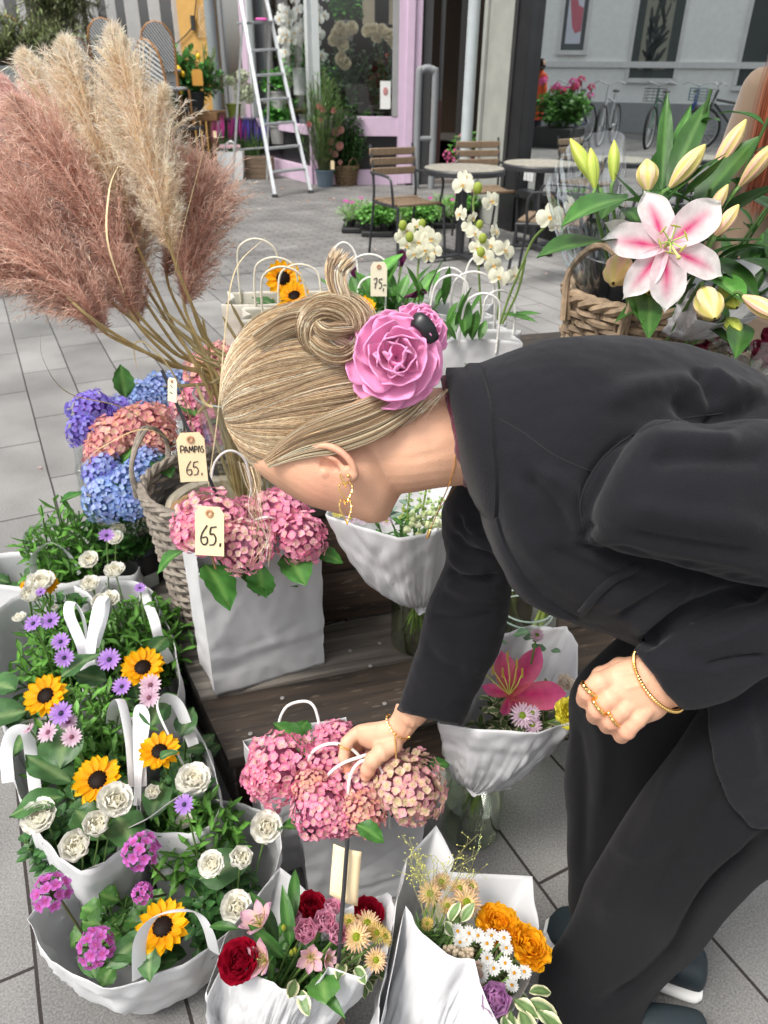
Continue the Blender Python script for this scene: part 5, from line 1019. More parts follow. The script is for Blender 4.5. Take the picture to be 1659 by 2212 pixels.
def potplant(name,at,label,fol,flowers,cat='plant',z0=.06,zb=None,group=None,tint=(.7,1.25),extra=()):
 """at = (x, y); fol = list of (kind, rx, ry, z1, size, nst, nlf, dx, dy); flowers = (kind, u, v, z, r_px, dir)"""
 t=plant(name,(at[0],at[1],z0),label,cat,group); rr=random.Random(len(label)*13+int(at[0]*1000)); f=MB()
 for(kind,rx,ry,z1,size,nst,nlf,dx,dy)in fol:bush(f,V3(at[0]+dx,at[1]+dy,0),rx,ry,z0,z1,kind,size,nst,nlf,rr,tint=tint)
 for(kind,u_,v_,z_,d,s_)in extra:f.tpl(rr.choice(LT[kind]),leafM(G(u_,v_,z_),d,s_,rr.uniform(-.3,.3)),tint=rr.uniform(.8,1.25))
 f.build('foliage',LEAF,t)
 for(kind,u_,v_,z_,rp,d)in flowers:
  p=G(u_,v_,z_); dist=(p-V3(0,0,H)).dot(V3(0,cT,-sT)); s_=rp/F*dist; foot=V3(lerp(p.x,at[0],.4),lerp(p.y,at[1],.4),z0+.08)
  if kind=='ger':
   g_=MB(); geranium(g_,p,s_,rr,d,(.60,.20,.62),18); o=g_.build('flower_cluster',PETAL,t); g_=MB(); g_.tube(bend(foot,p-Vector(d)*s_*.8,.01,6,rr),.0022,6,(.10,.10,.04)); g_.build('stalk',STEM,o)
  else:
   tp={'sun':SUNT,'rose':ROST,'pur':DPUR,'pnk':DPNK,'wlt':[DWLT]}[kind]; nm={'sun':'sunflower','rose':'rose','pur':'daisy','pnk':'daisy','wlt':'faded_daisy'}[kind]
   flower(t,nm,rr.choice(tp),p,d,mat_=PETW if kind=='rose' else None,s=s_*(1.12 if kind=='rose' else 1.06),stem_to=foot,sr=.003 if kind=='sun' else .0016)
 return adopt(t)
Z=lambda c,dx=0,dy=0:(c.x+dx,c.y+dy)
U=(0,-.35,1)
# bag A
potplant('geranium',Z(cA,-.075,-.06),'mauve geranium at the left side of the large front bag',[('ger',.075,.07,.205,.045,22,3,.01,0.01)],[('ger',112,1928,.30,50,(-.2,-.2,1)),('ger',208,2046,.25,50,(0,-.4,1))],z0=.08)
potplant('geranium',Z(cA,.0,.10),'mauve geranium leaning out between the two front bags',[('ger',.05,.05,.20,.05,10,3,0,0)],[('ger',305,1840,.30,48,(-.1,-.4,1)),('ger',308,1930,.26,28,(0,-.5,1))],z0=.08)
potplant('potted_sunflower',Z(cA,-.01,-.05),'sunflower behind the small paper handle of the large front bag',[('sun',.05,.05,.20,.06,8,2,0,0)],[('sun',352,2003,.27,60,(0,-.25,1))],z0=.08,extra=[('sun',325,2040,.24,(.1,-1,-.1),.05),('sun',300,2030,.24,(-.6,-.7,.1),.055),('sun',430,1900,.24,(.8,.3,.2),.09),('sun',240,2040,.23,(.6,-.2,.2),.07),('sun',190,2040,.23,(.4,-.8,0),.05)])
potplant('osteospermum',Z(cA,.035,.095),'bright green leafy daisy plant at the back of the large front bag',[('osteo',.10,.07,.275,.050,34,13,0,0)],[('pur',398,1738,.38,24,(-.1,-.6,1))],z0=.08,tint=(.9,1.5))
potplant('white_rose_bush',Z(cA,.085,.0),'white miniature rose bush at the right side of the large front bag',[('rose',.07,.085,.235,.036,30,8,0,0)],[('rose',519,1861,.30,27,(.2,-.3,1)),('rose',462,1868,.29,24,(-.2,-.5,1)),('rose',576,1788,.30,29,(.1,-.6,1)),('rose',512,1962,.28,29,(.1,-.5,1))],z0=.08)
# bag B
potplant('osteospermum',Z(cBb,-.02,.12),'daisy plant with mauve and faded pink flowers in the bag of big white roses',[('osteo',.13,.11,.33,.055,34,13,0,0)],[('pur',132,1541,.38,28,(0,-.5,1)),('pnk',104,1582,.36,26,(-.3,-.5,1)),('pnk',155,1592,.35,24,(.2,-.7,1)),('pnk',148,1560,.36,22,(0,-.3,1)),('wlt',66,1662,.31,22,(-.3,-.8,-.2)),('pur',263,1483,.38,22,(.1,-.5,1)),('pnk',325,1480,.37,26,(.1,-.6,1)),('pnk',322,1507,.36,24,(.2,-.8,1)),('pnk',62,1575,.34,16,(-.5,0,1))],z0=.08,tint=(.8,1.4))
potplant('potted_sunflower',Z(cBb,.03,-.0),'sunflower with large dark leaves above the big white roses',[('sun',.08,.06,.25,.07,12,3,0,0)],[('sun',212,1686,.33,56,(0,-.4,1))],z0=.08,extra=[('sun',155,1690,.31,(-.7,.3,.2),.10),('sun',130,1660,.32,(-.2,1,.3),.11),('sun',140,1720,.30,(-.9,-.3,.1),.09),('sun',250,1760,.28,(.5,-.6,.1),.09),('sun',160,1750,.28,(.8,-.5,.1),.08)])
potplant('white_rose_bush',Z(cBb,-.01,-.09),'miniature rose bush with four full white blooms at the rim of the second bag',[('rose',.09,.06,.235,.040,26,8,0.01,.01)],[('rose',96,1770,.28,33,(-.2,-.3,1)),('rose',173,1832,.29,36,(0,-.5,1)),('rose',213,1790,.30,31,(.1,-.3,1)),('rose',246,1736,.345,32,(.4,-.3,1))],z0=.08)
# bag B2
potplant('potted_sunflower',Z(cB2,.0,.05),'sunflower beside the timber step with one leaf across its face',[('sun',.05,.07,.26,.065,12,3,0,0)],[('sun',345,1624,.33,47,(.1,-.3,1))],z0=.08,extra=[('sun',345,1640,.35,(.6,.5,.3),.035),('sun',330,1570,.33,(-.1,1,.2),.08),('sun',390,1590,.29,(.2,.8,.3),.06),('sun',350,1690,.29,(0,-1,.1),.07)])
potplant('white_rose_bush',Z(cB2,.01,-.05),'small rose bush with one open white bloom and a bud below the leaf-crossed sunflower',[('rose',.08,.07,.27,.042,24,8,0,0)],[('rose',419,1693,.31,31,(.1,-.2,1)),('rose',334,1714,.29,18,(0,-.5,1)),('rose',400,1775,.24,15,(0,-.4,1))],z0=.08)
# bag C
potplant('osteospermum',Z(cC,.0,.05),'daisy plant with four violet flowers in the left edge bag',[('osteo',.13,.13,.34,.058,40,15,.02,0)],[('pur',72,1347,.39,22,(-.2,-.5,1)),('pur',108,1341,.39,23,(.1,-.4,1)),('pur',131,1386,.37,22,(0,-.6,1)),('pur',139,1421,.36,23,(.1,-.8,.9))],z0=.08,tint=(.75,1.3))
potplant('white_rose_bush',Z(cC,-.02,.16),'white rose cluster with a violet bud at the back of the left edge bag',[('rose',.11,.07,.32,.042,22,8,0,0)],[('rose',92,1268,.37,26,(0,-.2,1)),('rose',78,1290,.36,24,(-.2,-.5,1)),('pur',88,1279,.39,12,(0,-.3,1)),('rose',45,1340,.30,13,(-.2,0,1)),('rose',120,1320,.33,10,(0,0,1))],z0=.08)
potplant('potted_sunflower',Z(cC,.02,-.10),'sunflower with broad leaves at the front rim of the left edge bag',[('sun',.10,.06,.25,.07,12,3,0,0)],[('sun',100,1504,.32,50,(-.1,-.5,1))],z0=.08,extra=[('sun',60,1535,.30,(-.9,-.3,0),.11),('sun',130,1465,.33,(.5,.5,.3),.09),('sun',35,1490,.30,(-.9,.3,.1),.09),('sun',60,1560,.28,(.1,-1,0),.08)])
# bag D
potplant('osteospermum',Z(cD,.0,.05),'dense leafy daisy plant with white blooms above it, in the bag beside the basket',[('osteo',.12,.15,.33,.055,44,15,0,0)],[('pur',236,1425,.37,27,(0,-.6,1)),('rose',250,1240,.36,19,(0,-.2,1)),('rose',197,1268,.35,18,(0,-.3,1)),('rose',222,1308,.34,20,(0,-.3,1)),('rose',240,1300,.34,18,(0,-.3,1)),('rose',207,1310,.33,10,(0,0,1)),('pur',302,1270,.40,14,(.1,-.3,1))],z0=.08,tint=(.65,1.25))
potplant('potted_sunflower',Z(cD,.03,-.12),'sunflower standing tall in the bag beside the grey basket',[('sun',.06,.05,.25,.065,10,3,0,0)],[('sun',309,1443,.35,49,(.1,-.4,1))],z0=.08,extra=[('sun',330,1410,.32,(.3,.8,.3),.06),('sun',230,1470,.30,(-.7,.1,.1),.07)])
# bag E
potplant('osteospermum',Z(cE,.03,.02),'tall bushy daisy plant with one purple flower in the furthest left bag',[('osteo',.16,.09,.44,.06,44,15,0,0)],[('pur',230,1157,.47,19,(.2,-.3,1)),('rose',196,1215,.34,18,(0,-.5,1)),('rose',250,1168,.38,16,(0,-.3,1))],z0=.08,tint=(.8,1.35))
potplant('potted_sunflower',Z(cE,-.12,-.02),'half hidden sunflower at the far left between two bags',[('sun',.10,.06,.26,.08,10,3,0,0)],[('sun',104,1258,.37,27,(0,-.9,.5)),('sun',55,1268,.33,14,(-.3,-.9,.5))],z0=.08)
# ------------------------------------------------------------------ grey basket with crock, glass vase and pampas grass
GREYW=(.25,.215,.178); bk=V3(-.385,1.515,ZB+.003)
basket(bk,.130,.168,.345,27,26,GREYW,'tall grey wicker basket on the step holding the vase of pampas grass',handle=[math.radians(165)],name='wicker_basket',th=.0055,rim=.012)
ck=bk+V3(.01,.0,.03); t=thing('crock',tuple(ck),'round cream stoneware crock standing inside the grey basket','crock'); f=MB()
f.lathe([(0,0),(.10,0),(.122,.06),(.127,.20),(.128,.235),(.134,.245),(.134,.262),(.120,.265),(.112,.258),(.110,.22),(.108,.05),(0,.04)],40,(.62,.56,.44),TR(*ck)); f.build('crock_body',mat('glaze',vcol=True,rough=.25,coat=.3),t)
adopt(t)
GL=glassmat('vase_glass',tint=(.93,.95,.94),refl=.06)
vb,vt=bk+V3(.075,.0,.07),bk+V3(.065,.02,.56)
t=thing('glass_vase',tuple(vb),'tall clear glass vase of pampas grass in the grey basket','vase'); f=MB(); n=40; V=[]
for i in range(13):
 k=i/12; c=lerp(vb,vt,k); r=lerp(.055,.098,k**1.2); V+=[(c.x+r*math.cos(a),c.y+r*math.sin(a),c.z)for a in np.arange(n)*2*math.pi/n]
f.grid(np.array(V),13,n,closed=True); f.build('glass',GL,t)
f=MB(); f.tube([(vt.x+.098*math.cos(a),vt.y+.098*math.sin(a),vt.z)for a in np.linspace(0,2*math.pi,41)],.0018,6,cap=False); f.build('rim',mat('glass_edge',col=(.45,.55,.52),rough=.05,spec=.8),t); adopt(t)
t=thing('crumpled_paper',tuple(ck+V3(-.07,-.06,.2)),'crumpled brown paper stuffed in the cream crock','paper'); f=MB(); rr=random.Random(6)
V=[]
for i in range(9):
 for k in range(14):
  th=math.pi*i/8; a=2*math.pi*k/14; r=.042*(1+.7*noise.noise(V3(i*1.3,k*1.7,3))); V.append((ck.x-.065+r*math.sin(th)*math.cos(a),ck.y-.05+r*math.sin(th)*math.sin(a),ck.z+.245+r*1.3*math.cos(th)))
f.grid(np.array(V),9,14,closed=True); f.build('paper',mat('brown_paper',col=(.42,.26,.13),rough=.8,var=.15),t,smooth=False); adopt(t)
f=MB(); t=thing('plastic_liner',tuple(bk+V3(-.1,0,.2)),'grey plastic lining inside the grey basket','liner'); V=[]
for i in range(8):
 for k in range(40):a=2*math.pi*k/40; r=.158*(1+.03*noise.noise(V3(k*.6,i,2)))*(.88+.12*i/7); V.append((bk.x+r*math.cos(a),bk.y+r*math.sin(a),bk.z+.10+.21*i/7))
f.grid(np.array(V),8,40,closed=True); f.build('liner',mat('liner_grey',col=(.16,.155,.15),rough=.35,bump=.8,bscale=20),t); adopt(t)
# pampas: each stem + plume is one thing
def plume_mesh(pts,wid,col0,col1,seed,dens=1.0,fall=.5):
 """pts: axis polyline base -> tip.  Side sprays leave the axis upward and droop; every spray is feathered with fine silky hairs"""
 rr=np.random.RandomState(seed); ax=crom(pts,8); m_=len(ax); seg=np.linalg.norm(np.diff(ax,axis=0),axis=1); L=seg.sum(); cum=np.concatenate([[0],np.cumsum(seg)])/L
 nb=int(380*dens); V=[]; C=[]; nh=40
 T_=np.gradient(ax,axis=0); T_/=np.linalg.norm(T_,axis=1,keepdims=True)
 for b in range(nb):
  f=(b+rr.rand())/nb; i=min(m_-2,np.searchsorted(cum,f)-1 if f>0 else 0); i=max(i,0); o=ax[i]+(ax[i+1]-ax[i])*((f-cum[i])/max(1e-6,cum[i+1]-cum[i])); t=T_[i]
  prof=(math.sin(math.pi*min(1,f*.8+.16))**.7)*(1-f**5*.75); r=wid*prof*rr.uniform(.55,1.12)
  a=rr.rand()*6.283; r*=.55+.75*rr.rand()**.5; x=np.cross(t,(0.3,.2,1)); x/=np.linalg.norm(x); y=np.cross(t,x); d=x*math.cos(a)+y*math.sin(a)
  ln=r*rr.uniform(1.6,2.3); k=np.linspace(0,1,9)[:,None]
  p=o+d*(r*(k**.75))+t*(ln*k*(1.0))+np.array((0,0,-1))*(fall*r*k**2)+d*0
  # hairs along the spray
  u=rr.rand(nh); idx=np.minimum((u*8).astype(int),7); base=p[idx]+(p[idx+1]-p[idx])*((u*8-idx)[:,None]); dd=p[idx+1]-p[idx]; dd/=np.linalg.norm(dd,axis=1,keepdims=True)
  rnd=rr.normal(size=(nh,3)); h=dd*1.0+rnd*.62; h/=np.linalg.norm(h,axis=1,keepdims=True); hl=(.0105+.013*rr.rand(nh))[:,None]*(.6+.4*min(1,wid/.05)); s_=np.cross(h,rr.normal(size=(nh,3))); s_/=np.linalg.norm(s_,axis=1,keepdims=True); w=.00034
  mid=base+h*hl*.55; tip=base+h*hl+np.array((0,0,-1))*hl*.15
  V.append(np.stack([base-s_*w,base+s_*w,mid+s_*w*.8,tip,mid-s_*w*.8],1).reshape(-1,3))
  br=rr.uniform(.72,1.22); c=(np.array(col0)*(1-k.mean())+np.array(col1)*rr.rand()); cc=(np.array(col0)+(np.array(col1)-np.array(col0))*u[:,None])*br*rr.uniform(.85,1.15,(nh,1)); C.append(np.repeat(np.clip(cc,0,.95),5,axis=0))
  w2=.0006; s2=np.cross(t,d); q=np.stack([p-s2*w2,p+s2*w2],1).reshape(-1,3)
  V.append(None); C.append((q,np.array(col0)*br))
 mb=MB(); hv=np.vstack([v for v in V if v is not None]); hc=np.vstack([c for v,c in zip(V,C)if v is not None]); n5=len(hv)//5
 mb.add(hv,(np.arange(n5*5),np.full(n5,5)),hc)
 for v,c in zip(V,C):
  if v is None:q,col=c; mb.grid(q,9,2,col)
 return mb
PAMP=mat('plume',vcol=True,rough=.8,trans=.5,spec=.1)
CREAM0,CREAM1=(.88,.69,.49),(.97,.88,.75); ROSE0,ROSE1=(.58,.33,.255),(.92,.69,.58); PK0,PK1=(.80,.45,.40),(.96,.74,.68)
def pampas(axis,wid,c0,c1,seed,label,dens=1.0,fall=.5,wob=0.0):
 """axis: (u, v, d) plume base -> tip; the stem runs from the vase to the plume base"""
 pts=[P(*a)for a in axis]; rr=random.Random(seed); foot=lerp(vb,vt,.06)+V3(rr.uniform(-.03,.03),rr.uniform(-.03,.03),0); mouth=vt+(pts[0]-vt)*.0+V3(max(-.075,min(.075,(pts[0].x-vt.x)*.25)),rr.uniform(-.05,.05),-.02)
 t=thing('pampas_grass',tuple(foot),label,'pampas grass','pampas plumes in the glass vase')
 st_=crom([foot,mouth,lerp(mouth,pts[0],.5)+V3(rr.uniform(-1,1),rr.uniform(-1,1),0)*.012,pts[0],pts[1]],6); f=MB(); n=len(st_); cs_=np.array([(.45,.33,.14)])*np.linspace(1.15,.8,n)[:,None]*(1+.15*np.sin(np.arange(n)*.9))[:,None]
 f.tube(st_,list(np.linspace(.0042,.0026,n)),7,cs_); f.build('stem',STEM,t)
 plume_mesh(pts,wid,c0,c1,seed,dens,fall).build('plume',PAMP,t,smooth=False)
 return adopt(t)
pampas([(372,548,1.36),(345,430,1.34),(305,300,1.32),(272,180,1.31),(245,68,1.30)],.062,CREAM0,CREAM1,1,'tallest cream pampas plume, front right of the cream ones',1.25)
pampas([(270,470,1.42),(240,380,1.40),(195,265,1.38),(160,170,1.37),(142,92,1.36)],.060,CREAM0,CREAM1,2,'middle cream pampas plume',1.1)
pampas([(235,490,1.46),(200,400,1.45),(140,290,1.44),(95,200,1.43),(52,118,1.42)],.054,CREAM0,CREAM1,3,'leftmost cream pampas plume with a narrow tip',1.0)
pampas([(285,590,1.48),(300,480,1.46),(325,350,1.44),(345,230,1.43),(350,195,1.43)],.060,CREAM0,CREAM1,4,'cream pampas plume partly behind the tallest one',.9)
pampas([(232,722,1.30),(190,655,1.29),(120,570,1.28),(60,480,1.27),(-40,400,1.26)],.084,ROSE0,ROSE1,5,'large dusty rose pampas plume drooping lowest at the left',1.6,.7)
pampas([(290,690,1.36),(240,560,1.35),(170,430,1.34),(90,300,1.33),(30,220,1.32)],.084,ROSE0,ROSE1,6,'dusty rose pampas plume in the middle of the dark ones',1.5,.6)
pampas([(270,640,1.44),(200,480,1.42),(130,350,1.40),(50,250,1.39),(-10,170,1.38)],.078,PK0,PK1,7,'pinkish pampas plume behind the dusty rose ones',1.2,.5)
pampas([(398,660,1.50),(415,570,1.49),(425,480,1.48),(418,400,1.47),(405,335,1.47)],.074,ROSE0,ROSE1,8,'dusty rose pampas plume on the right side',1.4,.5)
pampas([(360,600,1.55),(395,500,1.54),(440,430,1.53),(452,380,1.53)],.066,ROSE0,ROSE1,9,'short dusty rose plume furthest right behind the stems',.9,.5)
pampas([(200,690,1.25),(110,600,1.24),(20,560,1.23),(-60,530,1.22)],.078,ROSE0,ROSE1,10,'dusty rose plume cut off by the left edge',1.2,.8)
pampas([(255,665,1.40),(170,600,1.38),(70,470,1.36),(-30,330,1.34),(-70,260,1.33)],.084,ROSE0,ROSE1,11,'dusty rose plume between the drooping one and the pinkish one',1.3,.6)
pampas([(300,700,1.50),(280,600,1.48),(262,480,1.47),(240,400,1.46)],.066,ROSE0,ROSE1,12,'dusty rose plume hanging behind the middle of the bunch',1.0,.5)
def blade(pts,w,col,label):
 t=thing('grass_blade',tuple(P(*pts[0])),label,'grass blade','dry grass blades around the plumes'); pp=crom([P(*a)for a in pts],7); n=len(pp)
 f=MB(); f.tube(pp,list(w*np.sin(np.linspace(.5,3.05,n))),5,col,flat=(1,.15)); f.build('blade',STEM,t); return adopt(t)
STRAW=(.52,.40,.20)
blade([(455,1080,1.5),(300,900,1.42),(150,850,1.35),(95,780,1.30),(86,715,1.3)],.0016,(.30,.22,.12),'thin dark blade arcing far out to the left over the paving')
blade([(450,1020,1.5),(330,930,1.4),(230,960,1.36),(170,1010,1.33)],.0020,STRAW,'pale blade bending down to the left across the pink hydrangeas')
blade([(270,640,1.34),(232,520,1.28),(236,410,1.27),(255,358,1.27)],.0030,(.62,.50,.30),'straw blade curling up in front of the cream plumes')
blade([(370,640,1.40),(390,520,1.35),(420,400,1.33),(438,330,1.33),(434,295,1.33)],.0024,(.60,.48,.26),'straw blade rising on the right of the cream plumes')
blade([(450,1050,1.5),(470,900,1.45),(488,700,1.38),(510,580,1.34),(574,512,1.34)],.0026,(.56,.46,.28),'long straw blade crossing in front of the sunflower bags')
blade([(480,880,1.4),(490,800,1.36),(525,690,1.34)],.0013,(.35,.16,.08),'thin reddish blade beside the blonde hair')
blade([(440,1000,1.5),(380,820,1.42),(320,745,1.38),(290,745,1.36),(296,800,1.36)],.0024,STRAW,'curled straw blade looping among the stems')
blade([(420,900,1.48),(370,800,1.45),(290,745,1.4),(232,722,1.38)],.0014,(.32,.26,.13),'thin blade running back to the lowest plume')
rr=random.Random(77)
for k in range(16):
 u1=rr.uniform(330,500); foot=lerp(vb,vt,.05)+V3(rr.uniform(-.04,.04),rr.uniform(-.04,.04),0); mo=vt+V3(rr.uniform(-.07,.07),rr.uniform(-.07,.07),0); tip=P(u1,rr.uniform(640,900),rr.uniform(1.4,1.6))
 if k<16:
  t=thing('grass_blade',tuple(foot),'straight dry stalk among the other stalks in the glass vase','grass blade','plain dry stalks in the glass vase'); f=MB(); f.tube(crom([foot,mo,lerp(mo,tip,.5)+V3(rr.uniform(-.02,.02),0,0),tip],6),[.0032]*18+[.001],6,np.array((.50,.40,.19))*rr.uniform(.7,1.25)); f.build('stalk',STEM,t); adopt(t)
  # black plastic label stake and its two cards
a,b=P(350,800,1.40),P(490,1120,1.42)
t=thing('label_stake',tuple(b),'black plastic label stake leaning in front of the pampas stems','stake'); f=MB(); f.tube([a,b],.0034,8); f.build('stake',PLASTB,t); adopt(t)
DP=[[(x*.9-.03,y)for x,y in s_]for s_ in[[(-.40,.60),(-.38,.74),(-.26,.72),(-.28,.66),(-.38,.66)],[(-.24,.60),(-.18,.73),(-.1,.60)],[(-.22,.65),(-.12,.65)],[(-.06,.60),(-.03,.73),(.03,.63),(.09,.73),(.11,.60)],[(.16,.6),(.17,.73)],[(.17,.73),(.26,.71),(.25,.66),(.17,.655)],[(.30,.60),(.35,.73),(.41,.60)],[(.51,.72),(.45,.71),(.46,.665),(.51,.65),(.50,.60),(.44,.60)]]]
tagcard(P(420,1040,1.385),.050,.092,.15,'card inside the glass vase reading PAMPAS 65',DP+[[(x*.8,y*.72-.02)for x,y in s_]for s_ in D65],tilt=.25)
tagcard(P(372,868,1.395),.022,.045,-.5,'small card clipped near the top of the black stake',[[(-.2,.7),(.1,.6)],[(-.2,.4),(.1,.35)]],mat('card_pale',col=(.78,.72,.55),rough=.7),tilt=.2)
# ------------------------------------------------------------------ blue and pink hydrangeas in buckets, cellophane round them
q=G(285,1205); q=V3(P(285,1190,1.97).x,P(285,1190,1.97).y,0)
t=thing('bucket',tuple(q),'black plastic flower bucket left of the grey basket','bucket'); f=MB(); zr=P(280,1145,2.0).z
f.lathe([(0,.002),(.075,.002),(.095,zr-.05),(.102,zr-.048),(.104,zr),(.098,zr),(.09,zr-.06),(0,zr-.06)],32,(.012,.012,.014),TR(q.x,q.y,0)); f.build('bucket_body',PLASTB,t)
f=MB()
for i in range(2):
 V=[(q.x+r_*math.cos(a),q.y+r_*math.sin(a),z)for z,r_ in((zr-.13,.0925),(zr-.055,.0975))for a in np.linspace(math.radians(215),math.radians(325),12)]
f.grid(np.array(V),2,12,(.55,.58,.55)); f.build('paper_label',VC,t); adopt(t)
base=V3(q.x,q.y,zr)
hyd_plant('hydrangea',base,'violet blue hydrangea at the far left of the buckets',[(195,882,1.95,46,VIOL,(-.2,-.2,1)),(178,928,1.92,36,VIOL,(-.6,-.4,.7)),(255,890,2.0,44,[VIOL[0],BLUE[2]],(0,0,1)),(228,872,2.05,22,[((.6,.5,.7),(.7,.65,.6))],(0,0,1))],[(272,860,2.0,-.1,.3,.9,.09),(215,960,1.92,.5,-.6,-.2,.11)],lz=(base.z-.02,base.z+.18,.12),n=80)
hyd_plant('hydrangea',base+V3(.06,.03,0),'coral pink hydrangea in the bucket between blue ones',[(250,945,1.87,54,CORAL,(-.3,-.4,.9)),(310,920,1.88,58,CORAL,(0,-.2,1)),(215,975,1.86,36,CORAL,(-.6,-.5,.7)),(350,945,1.85,34,CORAL,(.5,-.5,.7))],[(270,990,1.86,-.8,-.5,0,.10),(330,985,1.84,.6,-.7,0,.10)],lz=(base.z-.02,base.z+.18,.12))
hyd_plant('hydrangea',base+V3(.02,-.06,0),'light blue hydrangea low in the cellophane beside the basket',[(222,1012,1.84,42,[BLUE[2],VIOL[1]],(-.4,-.4,.9)),(232,1078,1.80,50,BLUE,(-.3,-.8,.7)),(292,1045,1.80,50,BLUE,(.2,-.6,.8)),(322,1002,1.84,40,BLUE,(.3,-.1,1)),(260,1030,1.84,30,BLUE,(0,0,1)),(285,1090,1.78,32,BLUE,(0,-1,.4))],[(250,1035,1.82,.6,-.5,.1,.10),(185,1060,1.84,-.4,-.8,.1,.08),(262,1012,1.84,.3,.2,.9,.07)],lz=(base.z-.02,base.z+.12,.12))
q2=V3(P(470,1000,2.15).x,P(470,1000,2.15).y,0)
base2=q2+V3(0,0,.25); t=thing('bucket',tuple(q2),'black flower bucket hidden behind the grey basket','bucket'); f=MB(); f.lathe([(0,.002),(.085,.002),(.11,.25),(.1,.25),(.08,.02)],28,(.012,.012,.014),TR(q2.x,q2.y,0)); f.build('bucket_body',PLASTB,t); adopt(t)
hyd_plant('hydrangea',base2+V3(-.1,.1,0),'sky blue hydrangea behind the pampas stems',[(300,850,2.15,32,BLUE,(0,0,1)),(345,835,2.2,36,BLUE,(0,0,1)),(385,825,2.25,30,BLUE,(0,0,1)),(330,870,2.1,32,BLUE,(0,0,1))],[],lz=(.25,.45,.15),n=70)
hyd_plant('hydrangea',base2+V3(.02,0,0),'tall pink hydrangea just left of the woman\'s blonde hair',[(462,800,2.05,60,CORAL,(0,-.2,1)),(438,855,2.0,44,HOTP,(-.3,-.5,.9)),(480,770,2.15,40,CORAL,(0,0,1)),(485,890,2.0,50,HOTP,(0,-.7,.7)),(445,935,1.95,42,HOTP,(-.2,-.7,.7)),(400,880,2.0,34,PINKP,(-.4,-.2,.9)),(485,960,1.95,40,HOTP,(0,-.8,.5))],[(425,900,1.96,-.5,.5,.4,.08),(460,905,1.95,.4,-.6,.2,.09)],lz=(.25,.5,.15),n=90)
CEL=glassmat('cellophane',tint=(.88,.91,.93),refl=.10,rough=.08)
def wrap(name,rim,neck,nr,label,m,seed=1,cat='wrapping',rows=24,wr=.010,group=None,top=None,bell=1.6,cls=True,nk=11):
 """sheet swept from a gathered neck to the given rim points (world), creased towards the neck"""
 t=thing(name,tuple(neck),label,cat,group); rm=np.array([lerp(np.array(tuple(a)),np.array(tuple(b)),k/nk)for a,b in zip(rim,list(rim[1:])+[rim[0]])for k in range(nk)])if m is not CEL else crom([tuple(p)for p in(list(rim)+[rim[0]])],nk)[:-1]; n=len(rm); V=[]; rr=random.Random(seed); sx=rr.uniform(0,60); nk_=Vector(neck); LN=[(math.cos(q_),math.sin(q_),rr.random(),rr.random())for q_ in[rr.uniform(0,3.14)for _ in range(16)]]if m is not CEL else[]
 c=Vector(rm.mean(axis=0));
 for i in range(rows+1):
  f=i/rows; g=f**(1/bell)
  for k in range(n):
   p=Vector(rm[k]); d=(p-c); d.z=0; d=d.normalized()if d.length>1e-5 else V3(1,0,0); q0=nk_+d*nr*(1+.25*math.cos(k*2.4))
   q=V3(lerp(q0.x,p.x,g),lerp(q0.y,p.y,g),lerp(q0.z,p.z,f)); w=wr*(noise.noise(V3(k*.24+sx,f*3.2,0))+.9*abs(noise.noise(V3(k*.3-f*4+sx,f*4,5)))+.6*abs(noise.noise(V3(k*.5+f*6+sx,f*7,9))))*min(1,.3+2*(1-abs(2*f-1)))*(1 if i<rows else .4)
   for a1,a2,a3,a4 in LN:
    e_=abs(a1*(k/n-a3)*5+a2*(f-a4)); w+=.0028*max(0,1-e_*11)*(1 if a3>.5 else-1)
   w+=wr*.5*(abs(math.sin(k*math.pi/n*13+sx+.6*noise.noise(V3(k*.2,f*2,sx))))**.6-.5)*(1-f)**.8
   V.append(tuple(q+d*w+V3(0,0,w*.3)))
 f_=MB(); f_.grid(np.array(V),rows+1,n,closed=cls); o=f_.build(name+'_sheet' if name=='x' else 'paper_sheet' if m is not CEL else 'film',m,t,sharp=None)
 if m is not CEL:s_=o.modifiers.new('thin','SOLIDIFY'); s_.thickness=.0004; s_.offset=0
 return t,c
t,_=wrap('cellophane_wrap',[P(150,925,1.95),P(165,1010,1.85),P(172,1070,1.80),P(200,1110,1.76),P(265,1128,1.74),P(330,1100,1.74),P(380,1000,1.82),P(390,900,1.95),P(300,870,2.08),P(190,870,2.08)],base+V3(0,0,.02),.05,'clear cellophane round the blue and pink hydrangeas',CEL,4,wr=.012); adopt(t)
# ------------------------------------------------------------------ bags on the upper level, sunflowers, callas and orchids
def ubag(cu,cv,w,d,yaw,label,z1=.80,m=PAPERC,handles=((.3,.7,0,.11),(.3,.7,1,.11)),seed=1,h0=.531,hm=None,shrink=.97):
 c=G(cu,cv,z1); x=V3(math.cos(yaw),math.sin(yaw),0); y=V3(-x.y,x.x,0); c4=[c-x*w/2,c+x*w/2,c+x*w/2+y*d,c-x*w/2+y*d]
 c4=[V3(p.x,p.y,z1)for p in c4]; hs=[cord(R4(c4,a,b,z1),R4(c4,a2,b,z1),hh,V3(R.uniform(-.01,.01),R.uniform(-.02,.02),0))for a,a2,b,hh in handles]
 paper_bag(c4,z1,h0,label,m=m,handles=hs,seed=seed,shrink=shrink,hm=hm,gus=.02,group='cream paper bags on the upper step',hr=.0028); return c4
CC=mat('cream_cord',col=(.74,.69,.56),rough=.6,bump=.8,bscale=420)
u1=ubag(600,655,.31,.13,.06,'cream paper bag furthest left and back on the upper step, a sunflower inside',seed=21,handles=((.12,.52,1,.15),(.30,.70,0,.125)),hm=CC)
